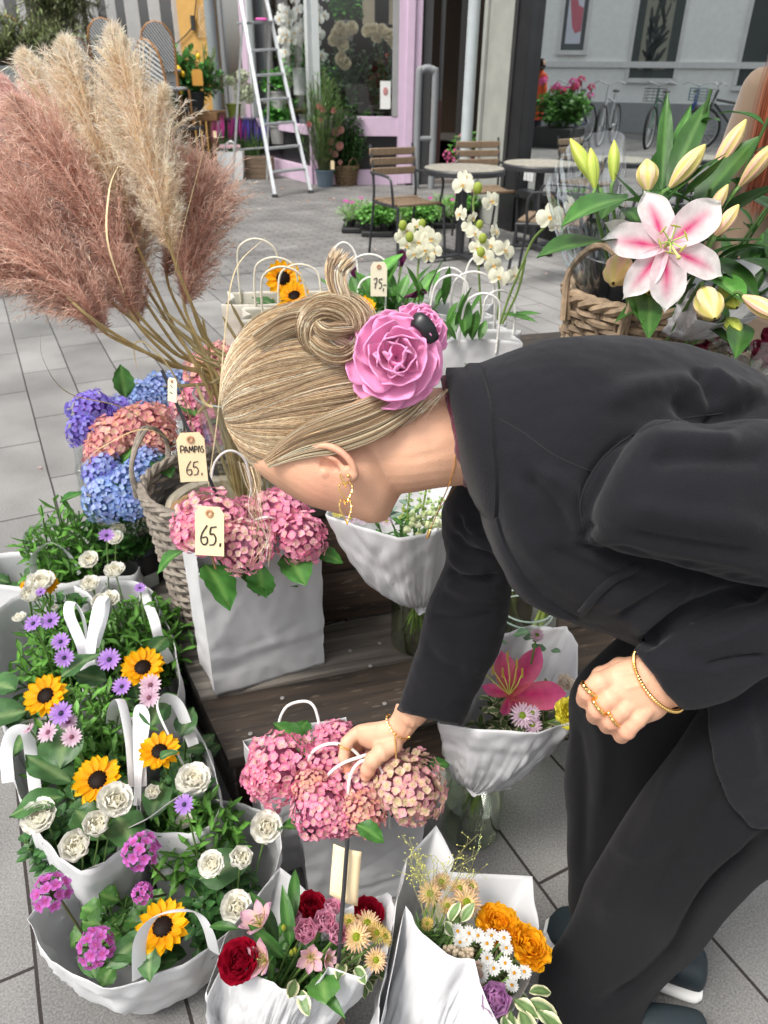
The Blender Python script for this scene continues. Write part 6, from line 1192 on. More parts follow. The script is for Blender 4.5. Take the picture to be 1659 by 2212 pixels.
u2=ubag(632,690,.27,.12,.12,'cream paper bag of sunflowers directly behind the woman\'s bun',seed=22,handles=((.22,.66,0,.135),(.36,.80,1,.11)),hm=CC)
u3=ubag(800,672,.22,.13,.02,'cream paper bag of dark calla lilies with the 75 tag',seed=23,handles=((.02,.36,1,.15),(.32,.68,0,.09),(.2,.75,1,.12)))
u4=ubag(985,680,.20,.13,-.12,'white paper bag of orchids, backmost of the three on the right',seed=24,handles=((.14,.62,0,.12),(.55,.98,1,.13)),m=PAPER)
u5=ubag(1005,708,.21,.06,-.12,'white paper bag of orchids, middle of the three on the right',seed=25,handles=((.3,.85,1,.13),(.05,.5,0,.13)),m=PAPER)
u6=ubag(1030,735,.22,.09,-.10,'white paper bag of orchids nearest the woman\'s shoulder',seed=26,handles=((.30,.72,0,.115),(.55,.92,1,.10)),m=PAPER)
def boxplant(name,c4,z,label,cat,fol,z0=None,**k):pass
def upper_plant(name,c4,label,kind,size,nst,nlf,zh,heads,cat='plant',rx=.09,tint=(.8,1.3),group=None,up_=.35):
 c=R4(c4,.5,.5,.62); t=plant(name,c,label,cat,group); f=MB(); rr=random.Random(len(label)); bush(f,c,rx,.05,.64,zh,kind,size,nst,nlf,rr,tint=tint,up_=up_); f.build('foliage',LEAF,t); heads(t,c,rr); return adopt(t)
def suns(l):
 def h(t,c,rr):
  for(u_,v_,d_,rp,dr)in l:p=P(u_,v_,d_); flower(t,'sunflower',rr.choice(SUNT),p,dr,rp/F*d_*1.06,stem_to=V3(lerp(p.x,c.x,.5),lerp(p.y,c.y,.5),.66),sr=.003)
 return h
upper_plant('potted_sunflower',u1,'sunflower bending forwards over the furthest left cream bag','sun',.11,14,3,.80,suns([(612,602,2.08,42,(.1,-.9,.5))]),rx=.11)
upper_plant('potted_sunflower',u2,'yellow sunflower half hidden behind the blonde bun','sun',.09,10,3,.78,suns([(636,640,1.92,36,(-.1,-.5,.8)),(785,664,1.85,30,(.2,-.5,.8)),(612,672,1.86,24,(-.5,-.6,.6))]),rx=.10)
CALLA=None
def callas(t,c,rr):
 for(u_,v_,d_,rp,dr)in((770,600,2.05,24,(-.5,-.3,.8)),(868,570,2.1,26,(.2,-.3,1)),(838,583,2.1,20,(-.4,0,.9)),(885,640,1.95,22,(.8,-.4,.2)),(905,632,1.95,18,(.9,0,.3))):
  tt=T(); V=[]; C_=[]
  for i in range(9):
   k=i/8
   for j in range(14):
    a=2*math.pi*j/14; r=.10+.55*k**2.2*(.55+.45*math.cos(a)); V.append((r*math.cos(a)*.9,r*math.sin(a)*.7,-1+1.5*k+.35*k*k*math.cos(a))); C_.append(np.array((.13,.02,.08))*(1.6-k*.9))
  tt.grid(np.array(V),9,14,np.array(C_),closed=True); p=P(u_,v_,d_); flower(t,'calla',tt.done(),p,dr,rp/F*d_*1.1,stem_to=V3(lerp(p.x,c.x,.5),c.y,.64),sr=.003)
def gleaf(t,u0,v0,u1,v1,d0,d1,W_,tone=1.0,cv=-.25):
 a,b=P(u0,v0,d0),P(u1,v1,d1); f=MB(); f.tpl(leaf_t(W_,.5,cv,.25,12,(.03,.10,.018),(.05,.15,.03),(.08,.2,.05),wave=.01,seed=int(u0),nw=7),leafM(a,b-a,(b-a).length*1.02,R.uniform(-.5,.5)),tint=tone); o=f.build('leaf',LEAF,t); o.matrix_parent_inverse=Matrix.Translation(-Vector(t.location))
CAL=upper_plant('calla_lily',u3,'dark purple callas with glossy green leaves behind the 75 tag','broad',.15,20,3,.86,callas,rx=.09,up_=.9,tint=(1.2,2.2))
for a in((895,655,948,572,1.98,1.98,.38,1.5),(870,655,922,566,2.0,2.0,.28,1.1),(850,655,838,566,2.0,2.02,.3,1.2),(820,655,852,560,2.02,2.0,.26,.9),(800,655,772,580,2.0,2.0,.3,1.0),(780,655,758,592,1.98,2.0,.34,.8),(910,655,905,600,1.95,1.95,.4,.9),(940,660,962,612,1.93,1.93,.4,.8),(860,655,880,590,1.96,1.95,.36,1.3),(830,660,806,600,1.95,1.95,.34,.8),(885,665,850,620,1.92,1.9,.4,1.0),(800,690,830,655,1.88,1.86,.5,.9),(925,690,955,640,1.9,1.88,.5,1.4),(965,700,985,650,1.88,1.86,.4,1.0)):gleaf(CAL,*a)
tagcard(P(818,640,1.93),.042,.085,.03,'cream tag reading 75 hanging among the dark callas',D75,mat('card_pale'),tilt=.1)
ORC=[orchid_t(random.Random(k))for k in range(3)]
def orchids(l,stems,leaves_):
 def h(t,c,rr):
  for s_ in stems:
   f=MB(); f.tube(crom([P(*a)for a in s_],6),.0028,6,(.10,.16,.03)); f.build('stem',STEM,t)
  for(u_,v_,d_,rp,dr)in l:
   f=MB(); p=P(u_,v_,d_); f.tpl(rr.choice(ORC),MAT(p,dr,rp/F*d_*1.05,rr.uniform(-.5,.5))); f.build('bloom',PETAL,t)
  for(u_,v_,d_,dr,s_)in leaves_:f=MB(); f.tpl(leaf_t(.30,.5,rr.uniform(-.5,.1),.25,12,(.03,.10,.02),(.05,.15,.03),(.07,.18,.04),wave=.01,seed=3),leafM(P(u_,v_,d_),dr,s_,rr.uniform(-.3,.3))); f.build('leaf',LEAF,t)
 return h
def budlist(t,l):
 for(u_,v_,d_,rp)in l:f=MB(); r=rp/F*d_; f.sphere(P(u_,v_,d_),(r,r,r*1.25),10,8,(.42,.50,.10)); f.build('bud',PETAL,t)
fr_=lambda:(R.uniform(-.5,.3),-1,R.uniform(-.1,.5))
tt=upper_plant('orchid',u4,'short spray of cream orchids above the backmost white bag','broad',.10,8,2,.76,orchids([(878,500,1.98,19,fr_()),(898,488,2.0,18,fr_()),(915,505,1.97,20,fr_()),(932,515,1.96,22,fr_()),(905,522,1.96,22,fr_()),(880,530,1.97,19,fr_()),(918,540,1.95,20,fr_()),(895,548,1.96,18,fr_()),(938,545,1.96,18,fr_()),(868,512,1.99,17,fr_()),(925,556,1.96,16,fr_())],[[(905,660,1.98),(902,600,1.98),(905,540,1.98),(895,490,2.0)]],[(925,640,1.95,(.2,-.1,1),.11),(905,640,1.95,(-.3,-.1,1),.09),(945,660,1.9,(.4,-.1,.9),.07),(960,660,1.9,(.1,-.1,1),.10)]),'orchid',tint=(1.2,2))
budlist(tt,[(870,487,1.96,9),(912,483,1.97,8),(885,512,1.94,9)])
for c in tt.children:
 if c.matrix_parent_inverse==Matrix.Identity(4):c.matrix_parent_inverse=Matrix.Translation(-Vector(tt.location))
tt=upper_plant('orchid',u5,'tall arching spray of white orchids in front of the nearer round table','broad',.10,8,2,.76,orchids([(1000,400,1.85,24,fr_()),(1060,434,1.83,22,(.5,-1,.2)),(995,462,1.84,20,(-.9,-.6,.1)),(1020,470,1.84,16,(.6,-.6,-.3)),(1025,505,1.82,20,fr_()),(1070,500,1.83,18,(.7,-.6,.2)),(1012,492,1.84,17,fr_()),(1090,540,1.80,25,(.4,-1,.3)),(1045,555,1.80,24,fr_()),(1062,530,1.82,20,fr_()),(1078,598,1.78,24,fr_()),(1112,595,1.80,22,(.5,-1,.1)),(1030,535,1.82,18,fr_()),(1065,572,1.80,20,fr_()),(1005,382,1.86,18,(.3,-.8,.6))],[[(1040,690,1.9),(1035,600,1.88),(1030,520,1.86),(1022,440,1.86),(1030,405,1.86),(1015,395,1.86)],[(1075,690,1.88),(1078,620,1.86),(1066,560,1.84),(1050,520,1.83)]],[(985,720,1.8,(.15,-.1,1),.12),(965,720,1.8,(-.5,-.1,.8),.08),(1010,690,1.86,(.3,0,.9),.08),(1000,725,1.78,(.5,-.2,.8),.06),(1080,680,1.85,(1,-.1,.05),.10)]),'orchid',tint=(1.2,2))
budlist(tt,[(1032,406,1.84,10),(1036,485,1.82,8),(1043,515,1.81,9),(1038,546,1.80,10)])
for c in tt.children:
 if c.matrix_parent_inverse==Matrix.Identity(4):c.matrix_parent_inverse=Matrix.Translation(-Vector(tt.location))
tt=upper_plant('orchid',u6,'single orchid stem leaning right towards the lilies','broad',.09,6,2,.76,orchids([(1188,468,1.62,30,(-.2,-1,.2)),(1205,486,1.63,22,(.2,-1,-.2)),(1232,445,1.66,26,(.8,-.6,.3))],[[(1080,700,1.72),(1100,640,1.70),(1125,580,1.67),(1150,520,1.65),(1180,488,1.63)],[(1085,700,1.74),(1118,630,1.72),(1135,560,1.69)]],[(1085,680,1.75,(1,-.1,-.02),.085)]),'orchid')
for a in((1005,730,1004,634,1.78,1.76,.34,1.1),(965,735,985,676,1.78,1.78,.4,.9),(1020,735,1028,668,1.79,1.78,.45,.8),(985,735,960,690,1.77,1.75,.4,.7),(1035,735,1050,690,1.78,1.78,.4,1.0)):gleaf(tt,*a)
t=thing('seed_tray',tuple(B(.98,.5,.53)),'black tray corner on the upper step beside the white orchid bags','tray'); p=P(1140,752,1.5); f=MB(); f.bbox(V3(p.x+.02,p.y,.575),(.14,.12,.09),.008,(.012,.012,.013)); f.build('tray',VC,t); adopt(t)
# ------------------------------------------------------------------ lilies in the wicker basket on the right
lb=V3(P(1400,690,1.52).x,P(1400,690,1.52).y,.532)
basket(lb,.145,.168,P(1330,618,1.5).z-.532-.01,34,28,(.27,.195,.125),'round brown wicker basket of lilies on the upper step at the right',handle=[math.radians(215)],th=.0055,rim=.015)
t=thing('bucket',tuple(lb+V3(-.05,.01,.02)),'black bucket standing in the basket of lilies','bucket'); f=MB(); zz=P(1290,560,1.5).z-lb.z; f.lathe([(0,.01),(.08,.01),(.105,zz),(.112,zz),(.112,zz+.012),(.100,zz+.012),(.08,.05),(0,.05)],32,(.014,.014,.016),TR(lb.x-.035,lb.y+.01,lb.z)); f.build('bucket_body',PLASTB,t); adopt(t)
LP=thing('lily_bunch',tuple(lb+V3(0,0,.1)),'big bunch of white and pink lilies with one bloom wide open, right','lilies'); rr=random.Random(41); root=lb+V3(0,0,.25)
PKB=(.80,.50,.44)
lt=lily_t(rr,(.85,.82,.80),(.66,.03,.16),(.80,.52,.58),6,.46,-.45,.18,(.10,.03,.02))
f=MB()
for k,(a_,ln)in enumerate(((92,1.12),(38,1.12),(-18,1.1),(-68,1.15),(-128,.98),(178,1.16))):
 pass
ctr=P(1435,535,1.13); o_up=V3(*up)if False else Vector(up); o_rt=Vector(right); o_bk=Vector(back)
def cambasis(s,a,tiltv):
 x=(o_rt*math.cos(a)+o_up*math.sin(a)); z=o_bk; y=z.cross(x); m=np.eye(4); m[:3,0]=np.array(x)*s; m[:3,1]=np.array(y)*s; m[:3,2]=np.array(z)*s; m[:3,3]=np.array(ctr)+np.array(o_bk)*0; return m
kpx=1.13/F
for k,(tx,ty,w_,cv)in enumerate(((1395,415,.50,-.5),(1548,445,.50,-.35),(1560,592,.44,-.55),(1440,668,.52,-.6),(1352,640,.42,-.7),(1305,520,.52,-.35))):
 dx,dy=tx-1435,-(ty-535); L_=math.hypot(dx,dy)*kpx*1.07; a=math.atan2(dy,dx)
 pt=petal(1,w_*1.08,.5,.32,.16,cv,.10,.05,16,13,(.84,.62,.68),(.88,.87,.85),cm=(.72,.008,.18),ruf=.022,seed=k+3,cw=2.5,cl=2.1)
 f=MB(); f.tpl(pt,cambasis(L_,a,0)@TR(.02,0,(k%2)*.015)@RY(-.10)); f.build('petal',PETAL,LP)
f=MB()
for k in range(6):
 a=k*1.047+.3; e=ctr+(o_rt*math.cos(a)+o_up*math.sin(a))*.020+o_bk*.034; f.tube([ctr,ctr+o_bk*.02+(e-ctr)*.2,e],.0011,5,(.35,.5,.1)); f.tube([e-o_rt*.008*math.sin(a)+o_up*.008*math.cos(a),e,e+o_rt*.008*math.sin(a)-o_up*.008*math.cos(a)],[.0008,.0018,.0008],5,(.30,.30,.04))
e=ctr+o_up*-.025+o_rt*.01+o_bk*.03; f.tube([ctr,ctr+o_bk*.02,e],.0017,6,(.55,.6,.2)); f.sphere(e,.0035,8,6,(.5,.5,.15)); f.build('stamens',STEM,LP)
f=MB(); f.tpl(petal(1,.4,.5,.3,.1,-.4,0,.2,8,5,(.8,.78,.72),(.82,.8,.76)),cambasis(.075,math.radians(150),0)@TR(.3,-.1,-.35)); f.build('petal',PETAL,LP)
BW=bud_t((.84,.66,.58),(.66,.62,.16),(.80,.68,.16),6,.19); BP=bud_t((.70,.40,.34),(.58,.50,.14),(.66,.56,.16),6,.17); BG=bud_t((.34,.44,.07),(.42,.48,.09),(.50,.50,.07),6,.15); BC=bud_t((.68,.50,.34),(.54,.50,.10),(.62,.54,.14),6,.2)
# buds: tip (u,v), foot (u,v), depth foot, depth tip, fatness
def lbud(tu,tv,fu,fv,df,dt,tp,label=None,fat=1.0,name='bud'):
 a,b=P(fu,fv,df),P(tu,tv,dt); L_=(b-a).length; f=MB(); f.tpl(tp,MAT(a,b-a,(L_*fat,L_*fat,L_),rr.uniform(0,3))); o=f.build(name,mat('bud_skin',vcol=True,rough=.45,sss=.15,spec=.4),LP)
 g_=MB(); g_.tube(crom([a,a-(b-a)*.3+V3(0,0,-.01),lerp(a,root,.5),root],5),.0032,6,(.10,.20,.05)); g_.build('stalk',STEM,o); return o
lbud(1232,300,1290,400,1.30,1.30,BG,fat=.9); lbud(1276,320,1285,408,1.29,1.28,BG,fat=1.1); lbud(1327,303,1325,392,1.31,1.30,BG)
lbud(1397,344,1400,412,1.20,1.20,BC,fat=1.75); lbud(1524,312,1447,405,1.20,1.16,BC,fat=1.05); lbud(1612,258,1540,372,1.24,1.20,BP,fat=.95); lbud(1680,305,1598,402,1.18,1.12,BP,fat=.95)
lbud(1573,398,1530,470,1.18,1.15,BP,fat=1.1); lbud(1596,442,1545,510,1.14,1.12,BP,fat=1.3); lbud(1325,612,1345,556,1.24,1.18,BP,fat=1.5); lbud(1402,632,1400,578,1.24,1.18,BC,fat=1.4)
lbud(1544,688,1518,625,1.16,1.10,BC,fat=1.25); lbud(1592,665,1560,612,1.2,1.14,BG,fat=1.4); lbud(1598,718,1570,690,1.2,1.16,BG,fat=1.7); lbud(1690,690,1605,640,1.12,1.08,BP,fat=1.1)
def lleaf(u0,v0,d0,u1,v1,d1,W_=.24,cv=-.3,tone=1.0,roll=0.0):
 a,b=P(u0,v0,d0),P(u1,v1,d1); tp=leaf_t(W_,.45,cv,.28,14,(.014,.05,.010),(.026,.085,.015),(.05,.12,.03),wave=.008,seed=rr.randrange(99),nw=7); f=MB(); f.tpl(tp,leafM(a,b-a+V3(0,0,(b-a).length*-cv*.45),(b-a).length*1.04,roll),tint=tone); f.build('leaf',mat('glossy_leaf',vcol=True,rough=.42,trans=.1,var=.15,vscale=30,spec=.35,bump=.15,bscale=120),LP)
for a in((1390,440,1.2,1218,478,1.08,.30,-.6,1.4),(1350,530,1.2,1168,548,1.05,.26,-.35,1.1),(1430,420,1.25,1440,212,1.3,.13,.2,1.0),(1440,420,1.25,1530,210,1.28,.2,-.2,.9),(1420,430,1.25,1490,240,1.34,.14,.3,1.5),(1405,470,1.25,1475,290,1.3,.36,-.2,.8),(1430,440,1.2,1560,330,1.16,.2,-.2,.7),(1470,430,1.2,1565,345,1.12,.3,.2,.9),(1500,460,1.22,1630,290,1.2,.4,-.3,.9),(1560,480,1.22,1700,380,1.1,.4,-.5,.8),(1500,560,1.25,1640,640,1.15,.35,-.8,.6),(1550,560,1.2,1680,520,1.1,.3,-.7,.7),(1520,590,1.2,1605,648,1.12,.5,-.3,2.0),(1480,600,1.25,1560,590,1.15,.4,-.8,.8),(1400,620,1.22,1402,728,1.12,.25,-.4,.9),(1370,600,1.22,1385,700,1.14,.22,.3,1.0),(1600,700,1.2,1590,768,1.1,.28,-.5,.9),(1345,420,1.28,1300,470,1.22,.4,-.6,.8),(1340,450,1.28,1390,500,1.2,.35,-.6,.9),(1300,420,1.3,1262,440,1.26,.3,-.4,1.5),(1450,480,1.26,1560,430,1.2,.35,-.4,.7),(1600,420,1.24,1690,470,1.16,.35,-.4,.7),(1590,560,1.22,1690,600,1.14,.4,-.5,.6),(1500,700,1.25,1580,740,1.18,.3,-.6,.7),(1640,640,1.2,1700,720,1.12,.3,-.3,.9),(1470,640,1.26,1500,610,1.22,.5,-.3,.8)):lleaf(*a)
f=MB(); c=P(1520,560,1.34)
for k in range(26):
 e=c+V3(rr.gauss(0,.09),rr.gauss(0,.05),rr.gauss(0,.10)); pts=bend(root,e,.03,5,rr); f.tube(pts,.003,5,(.06,.13,.03)); leaves_on(f,pts,'lily',.13,5,rr,.2,start=.45,tint=(.6,1.2))
f.build('foliage',LEAF,LP); adopt(LP)
t,_=wrap('cellophane_wrap',[P(1178,402,1.38),P(1215,335,1.40),P(1250,296,1.42),P(1345,288,1.42),P(1350,380,1.40),P(1345,450,1.36),P(1290,480,1.34),P(1225,455,1.34)],P(1300,650,1.46),.015,'clear film sleeve round the green lily buds at the left of the bunch',CEL,9,wr=.006); adopt(t)
t,_=wrap('paper_wrap',[P(1490,600,1.28),P(1500,640,1.22),P(1505,690,1.18),P(1550,700,1.18),P(1640,680,1.2),P(1700,620,1.25),P(1690,560,1.33),P(1580,560,1.38)],P(1470,720,1.35),.03,'white paper sleeve glimpsed under the lily leaves',PAPER,10,wr=.008); adopt(t)
t=plant('pink_roses',V3(P(1560,740,1.5).x,P(1560,740,1.5).y,.532),'deep pink roses wrapped low at the right behind the dark jacket','roses'); f=MB(); p0=V3(t.location.x,t.location.y,0); bush(f,p0,.14,.07,.55,.86,'rose',.05,26,7,rr); f.build('foliage',LEAF,t)
RD=rose_t(rr,(.36,.04,.09),(.3,.03,.06),.6,5)
for u_,v_,d_ in((1480,725,1.45),(1530,735,1.42),(1580,760,1.40),(1630,772,1.38),(1655,790,1.36),(1565,690,1.44),(1500,760,1.4),(1650,745,1.42)):flower(t,'rose',RD,P(u_,v_,d_),(rr.uniform(-.4,.4),-.6,1),.026,stem_to=p0+V3(0,0,.6))
adopt(t)
t,_=wrap('cellophane_wrap',[P(1470,700,1.40),P(1560,720,1.34),P(1660,740,1.30),P(1700,720,1.40),P(1600,680,1.5),P(1500,680,1.5)],P(1570,860,1.45),.04,'clear film round the deep pink roses',CEL,11,wr=.012); adopt(t)
# ------------------------------------------------------------------ bouquets and their jars
WATER=glassmat('water',tint=(.70,.74,.55),refl=.05); JAR=glassmat('jar_glass',tint=(.80,.86,.80),refl=.08)
def jar(loc,r,h,label,prof=None,wl_=.6,nst=10,name='glass_jar',top=None,scol=(.16,.26,.05)):
 t=thing(name,tuple(loc),label,'jar','glass jars of flower stems'); prof=prof or[(.0,.004),(.9,.004),(1,.04),(1,.7),(.93,.78),(.72,.84),(.70,.88),(.80,.90),(.80,.93),(.72,.95),(.76,1.0)]
 f=MB(); f.lathe([(a*r,b*h)for a,b in prof],40,M=TR(*loc)); f.build('glass',JAR,t)
 f=MB(); f.lathe([(0,.008)]+[(a*r*.97,max(.008,b*h))for a,b in prof if b<=wl_]+[(r*.965,wl_*h),(0,wl_*h)],40,M=TR(*loc)); f.build('water',WATER,t)
 for z in(.90,.95):f=MB(); f.tube([(loc[0]+.79*r*math.cos(a),loc[1]+.79*r*math.sin(a),loc[2]+h*z)for a in np.linspace(0,2*math.pi,33)],.0018,6,cap=False); f.build('thread_ring',mat('glass_edge'),t)
 rr=random.Random(int(loc[0]*999)); tp=Vector(top)if top is not None else V3(loc[0],loc[1],loc[2]+h)
 f=MB()
 for k in range(nst):a=k*2.4; q=.55*r*math.sqrt((k+.5)/nst); e=V3(loc[0]+q*math.cos(a),loc[1]+q*math.sin(a),loc[2]+.02+.02*rr.random()); f.tube(crom([e,lerp(e,tp,.5)+V3(0,0,0),tp+V3(rr.uniform(-.012,.012),rr.uniform(-.012,.012),0),tp+V3(rr.uniform(-.02,.02),rr.uniform(-.02,.02),.05)],4),rr.uniform(.0022,.004),6,np.array(scol)*rr.uniform(.6,1.4))
 o=f.build('flower_stems',STEM,t); o["kind"]="stuff"; return adopt(t)
 # bouquet behind the face, in a jar on the step
jc=G(895,1412,ZB); jc=V3(jc.x,jc.y+.035,ZB+.005); nk=P(903,1292,1.50)
jar(jc,.056,nk.z-jc.z+.004,'round glass jar on the timber step, the bouquet behind the woman\'s face in it',top=nk)
t,_=wrap('paper_wrap',[P(703,1112,1.36),P(770,1135,1.30),P(860,1162,1.27),P(940,1150,1.28),P(1000,1110,1.34),P(1020,1050,1.48),P(940,1010,1.56),P(820,1030,1.54),P(735,1070,1.46)],nk,.020,'white paper cone of the bouquet showing between chin and sleeve',PAPER,14,wr=.0055,group='white paper cones',bell=2.0); adopt(t)
t,_=wrap('paper_wrap',[P(880,1290,1.46),P(905,1330,1.46),P(930,1318,1.46),P(935,1290,1.48),P(915,1275,1.52),P(890,1280,1.5)],nk+V3(0,0,.012),.012,'end of the paper cone tucked into the jar on the step',PAPER,15,wr=.004,group=None); adopt(t)
t=plant('bouquet',nk+V3(0,0,.01),'bouquet with white snapdragons and eucalyptus under the woman\'s chin','bouquet'); f=MB(); rr=random.Random(51)
bush(f,V3(P(880,1120,1.42).x,P(880,1120,1.42).y,0),.10,.07,nk.z+.02,P(880,1100,1.42).z,'lily',.06,26,5,rr,tint=(.8,1.6)); f.build('foliage',LEAF,t)
def snapdragon(root_,a,b,r,col,n=26,rr=rr):
 f=MB(); a,b=Vector(a),Vector(b); f.tube([a,b],.002,5,(.2,.3,.06)); ft=T()
 for k in range(5):ft.tpl(petal(.9,.9,.6,.4,.35,.9,0,.8,5,5,col,np.array(col)*1.05,ruf=.08,seed=k),RZ(k*1.257)@RY(-.7))
 tp=ft.done()
 for k in range(n):
  q=k/n; p=lerp(a,b,q); an=k*2.4; x,y,z=frame(b-a); d=x*math.cos(an)+y*math.sin(an); s_=r*(1-.75*q); f.tpl(tp,MAT(p+d*s_*.8,d+z*.4,s_,rr.uniform(0,6)),tint=(1-.35*q,1-.1*q,1-.6*q))
 f.build('snapdragon',PETAL,root_)
snapdragon(t,P(905,1150,1.33),P(922,1050,1.40),.017,(.72,.76,.50)); snapdragon(t,P(925,1140,1.33),P(955,1075,1.40),.015,(.76,.78,.58)); snapdragon(t,P(880,1120,1.38),P(885,1062,1.44),.010,(.45,.55,.18))
f=MB()
for(u_,v_,s_)in((858,1095,.022),(868,1108,.024),(848,1105,.02),(878,1098,.02),(862,1080,.018),(838,1112,.016)):f.tpl(rr.choice(LT['euc']),leafM(P(u_,v_,1.32),(rr.uniform(-1,1),-.4,rr.uniform(-.3,.8)),s_))
f.build('eucalyptus',LEAF,t)
for(u_,v_,c_)in((783,1122,(.76,.62,.72)),(758,1120,(.78,.6,.72)),(835,1126,(.8,.66,.74)),(730,1108,(.8,.72,.2))):flower(t,'chrysanthemum',mum_t(rr,c_,c_,(.4,.4,.1),(.6,.5,.1),(18,14,10),c_),P(u_,v_,1.33),(0,-.6,1),.014)
adopt(t)
# stems in a tall jar behind the sleeve
jc3=V3(P(1130,1355,1.45).x,P(1130,1355,1.45).y,ZB+.004)
jar(jc3,.065,.30,'tall glass jar with thick green stems behind the sleeve',prof=[(0,.004),(.9,.004),(1,.03),(1,.9),(.95,1.0)],wl_=.55,nst=12,top=jc3+V3(.05,.02,.3),scol=(.24,.32,.07))
# bouquet with the pink lily
jc2=G(1018,1822,0); jc2=V3(jc2.x,jc2.y+.035,.003); nk2=P(1030,1682,1.33)
jar(jc2,.060,nk2.z-jc2.z+.01,'wide glass jar on the paving, the pink lily bouquet in it',prof=[(0,.004),(.92,.004),(1,.05),(1,.75),(.97,.9),(.93,1.0)],wl_=.36,nst=16,top=nk2)
t,_=wrap('paper_wrap',[P(945,1562,1.22),P(985,1500,1.22),P(1010,1440,1.26),P(1060,1372,1.33),P(1150,1350,1.38),P(1225,1352,1.36),P(1248,1392,1.33),P(1248,1470,1.28),P(1272,1525,1.20),P(1240,1558,1.16),P(1160,1578,1.15),P(1040,1575,1.16)],nk2,.022,'white paper cone of the pink lily bouquet in front of her trousers',PAPER,24,wr=.006,group='white paper cones',bell=1.7,rows=28); adopt(t)
t,_=wrap('paper_wrap',[P(1000,1690,1.30),P(1025,1722,1.29),P(1050,1712,1.29),P(1105,1704,1.29),P(1090,1670,1.34),P(1030,1660,1.36),P(1000,1670,1.34)],nk2+V3(0,0,.015),.016,'gathered paper tail hanging over the wide jar',PAPER,25,wr=.005); adopt(t)
t=plant('bouquet',nk2+V3(0,0,.01),'bouquet with one large magenta lily and a yellow carnation','bouquet'); f=MB(); rr=random.Random(61)
cb=V3(P(1130,1500,1.26).x,P(1130,1500,1.26).y,0); bush(f,cb,.085,.06,nk2.z+.06,P(1130,1480,1.26).z,'vari',.035,30,9,rr,tint=(.5,1.0)); f.build('foliage',LEAF,t)
ctr2=P(1100,1500,1.235); k2=1.235/F
for k,(tx,ty,w_,cv)in enumerate(((1075,1404,.48,-.35),(1152,1394,.42,-.3),(1207,1490,.50,-.35),(1120,1530,.45,-.9),(1040,1478,.42,-.5),(1080,1540,.4,-.9))):
 dx,dy=tx-1092,-(ty-1494); L_=math.hypot(dx,dy)*k2*(1.08 if k<3 else 1.2); a=math.atan2(dy,dx); ctr=ctr2; pt=petal(1,w_,.55,.3,.22,cv,.22,.05,12,9,(.72,.18,.18)if k else(.70,.3,.12),(.80,.13,.36),cm=(.72,.03,.20),ruf=.025,seed=k+13)
 f=MB(); f.tpl(pt,cambasis(L_,a,0)@TR(.02,0,(k%2)*.02)); o=f.build('lily_petal',PETAL,t)
f=MB()
for k in range(6):a=1.2+k*.24; e=ctr2+(o_rt*math.cos(a)+o_up*math.sin(a))*(.045+.012*(k%3))+o_bk*.03; f.tube([ctr2,lerp(ctr2,e,.5)+o_bk*.012,e],.0010,5,(.62,.62,.14)); f.tube([e-o_up*.008,e+o_up*.008],.0018,5,(.55,.36,.06))
f.build('stamens',STEM,t)
for(u_,v_,rp,c_,cc_)in((1128,1546,32,(.76,.60,.70),(.80,.68,.76)),(1150,1566,24,(.74,.56,.68),(.8,.66,.74)),(1160,1372,18,(.72,.5,.6),(.76,.6,.66)),(1150,1540,20,(.74,.6,.7),(.8,.7,.76))):flower(t,'chrysanthemum',mum_t(rr,c_,cc_,(.22,.32,.03),(.4,.42,.05),(20,18,12),c_),P(u_,v_,1.19),(-.1,-.7,1),rp/F*1.22,stem_to=cb+V3(0,0,nk2.z+.1))
flower(t,'carnation',ruffle_t(rr,(.86,.80,.10),6,11,1.0,(.82,.70,.04)),P(1230,1545,1.18),(.1,-.6,1),.029,stem_to=cb+V3(0,0,nk2.z+.1)); flower(t,'carnation',ruffle_t(rr,(.80,.72,.62),5,9),P(1220,1478,1.26),(.2,-.3,1),.02)
for(u_,v_)in((1248,1478),(1240,1502)):f=MB(); f.tpl(BG,MAT(P(u_-8,v_+8,1.24),(.5,-.2,.8),.02)); f.build('bud',PETAL,t)
f=MB()
for(u_,v_,s_)in((1108,1372,.030),(1130,1378,.026),(1172,1392,.030),(1095,1388,.024),(1150,1382,.02),(1190,1405,.018)):f.tpl(rr.choice(LT['euc']),leafM(P(u_,v_,1.30),(rr.uniform(-1,1),-.3,rr.uniform(-.2,1)),s_),tint=(.7,.9,.6))
f.build('eucalyptus',LEAF,t); adopt(t)
# two bouquets at the bottom edge, lying in paper cones in a wicker basket
def z4(x,y):return 405+.4883*x,1728+.4883*y
def Q4(x,y,d):return P(*z4(x,y),d)
q=P(520,2215,1.1); wb=V3(-.15,.565,0)
basket(wb,.085,.095,.10,9,26,(.30,.22,.15),'wicker basket under the bottom bouquets',th=.004,rim=.007)
def bouquet(label,neck,fol,rr,flowers,leaves=()):
 t=plant('bouquet',neck,label,'bouquet'); f=MB()
 for(c,rx,ry,z0,z1,kind,size,ns,nl,tn)in fol:bush(f,c,rx,ry,z0,z1,kind,size,ns,nl,rr,tint=tn)
 for(kind,x,y,d,dr,s_)in leaves:f.tpl(rr.choice(LT[kind]),leafM(Q4(x,y,d),dr,s_,rr.uniform(-.4,.4)),tint=rr.uniform(.8,1.3))
 f.build('foliage',LEAF,t)
 for(nm,tp,x,y,d,dr,rp)in flowers:flower(t,nm,tp,Q4(x,y,d),dr,rp*.4883/F*d*(1.12 if 'rose' in nm else 1.15 if nm in('alstroemeria','chrysanthemum')else 1.05),stem_to=Vector(neck)+V3(0,0,.05))
 return t
nkA=V3(-.19,.60,.16); rr=random.Random(71)
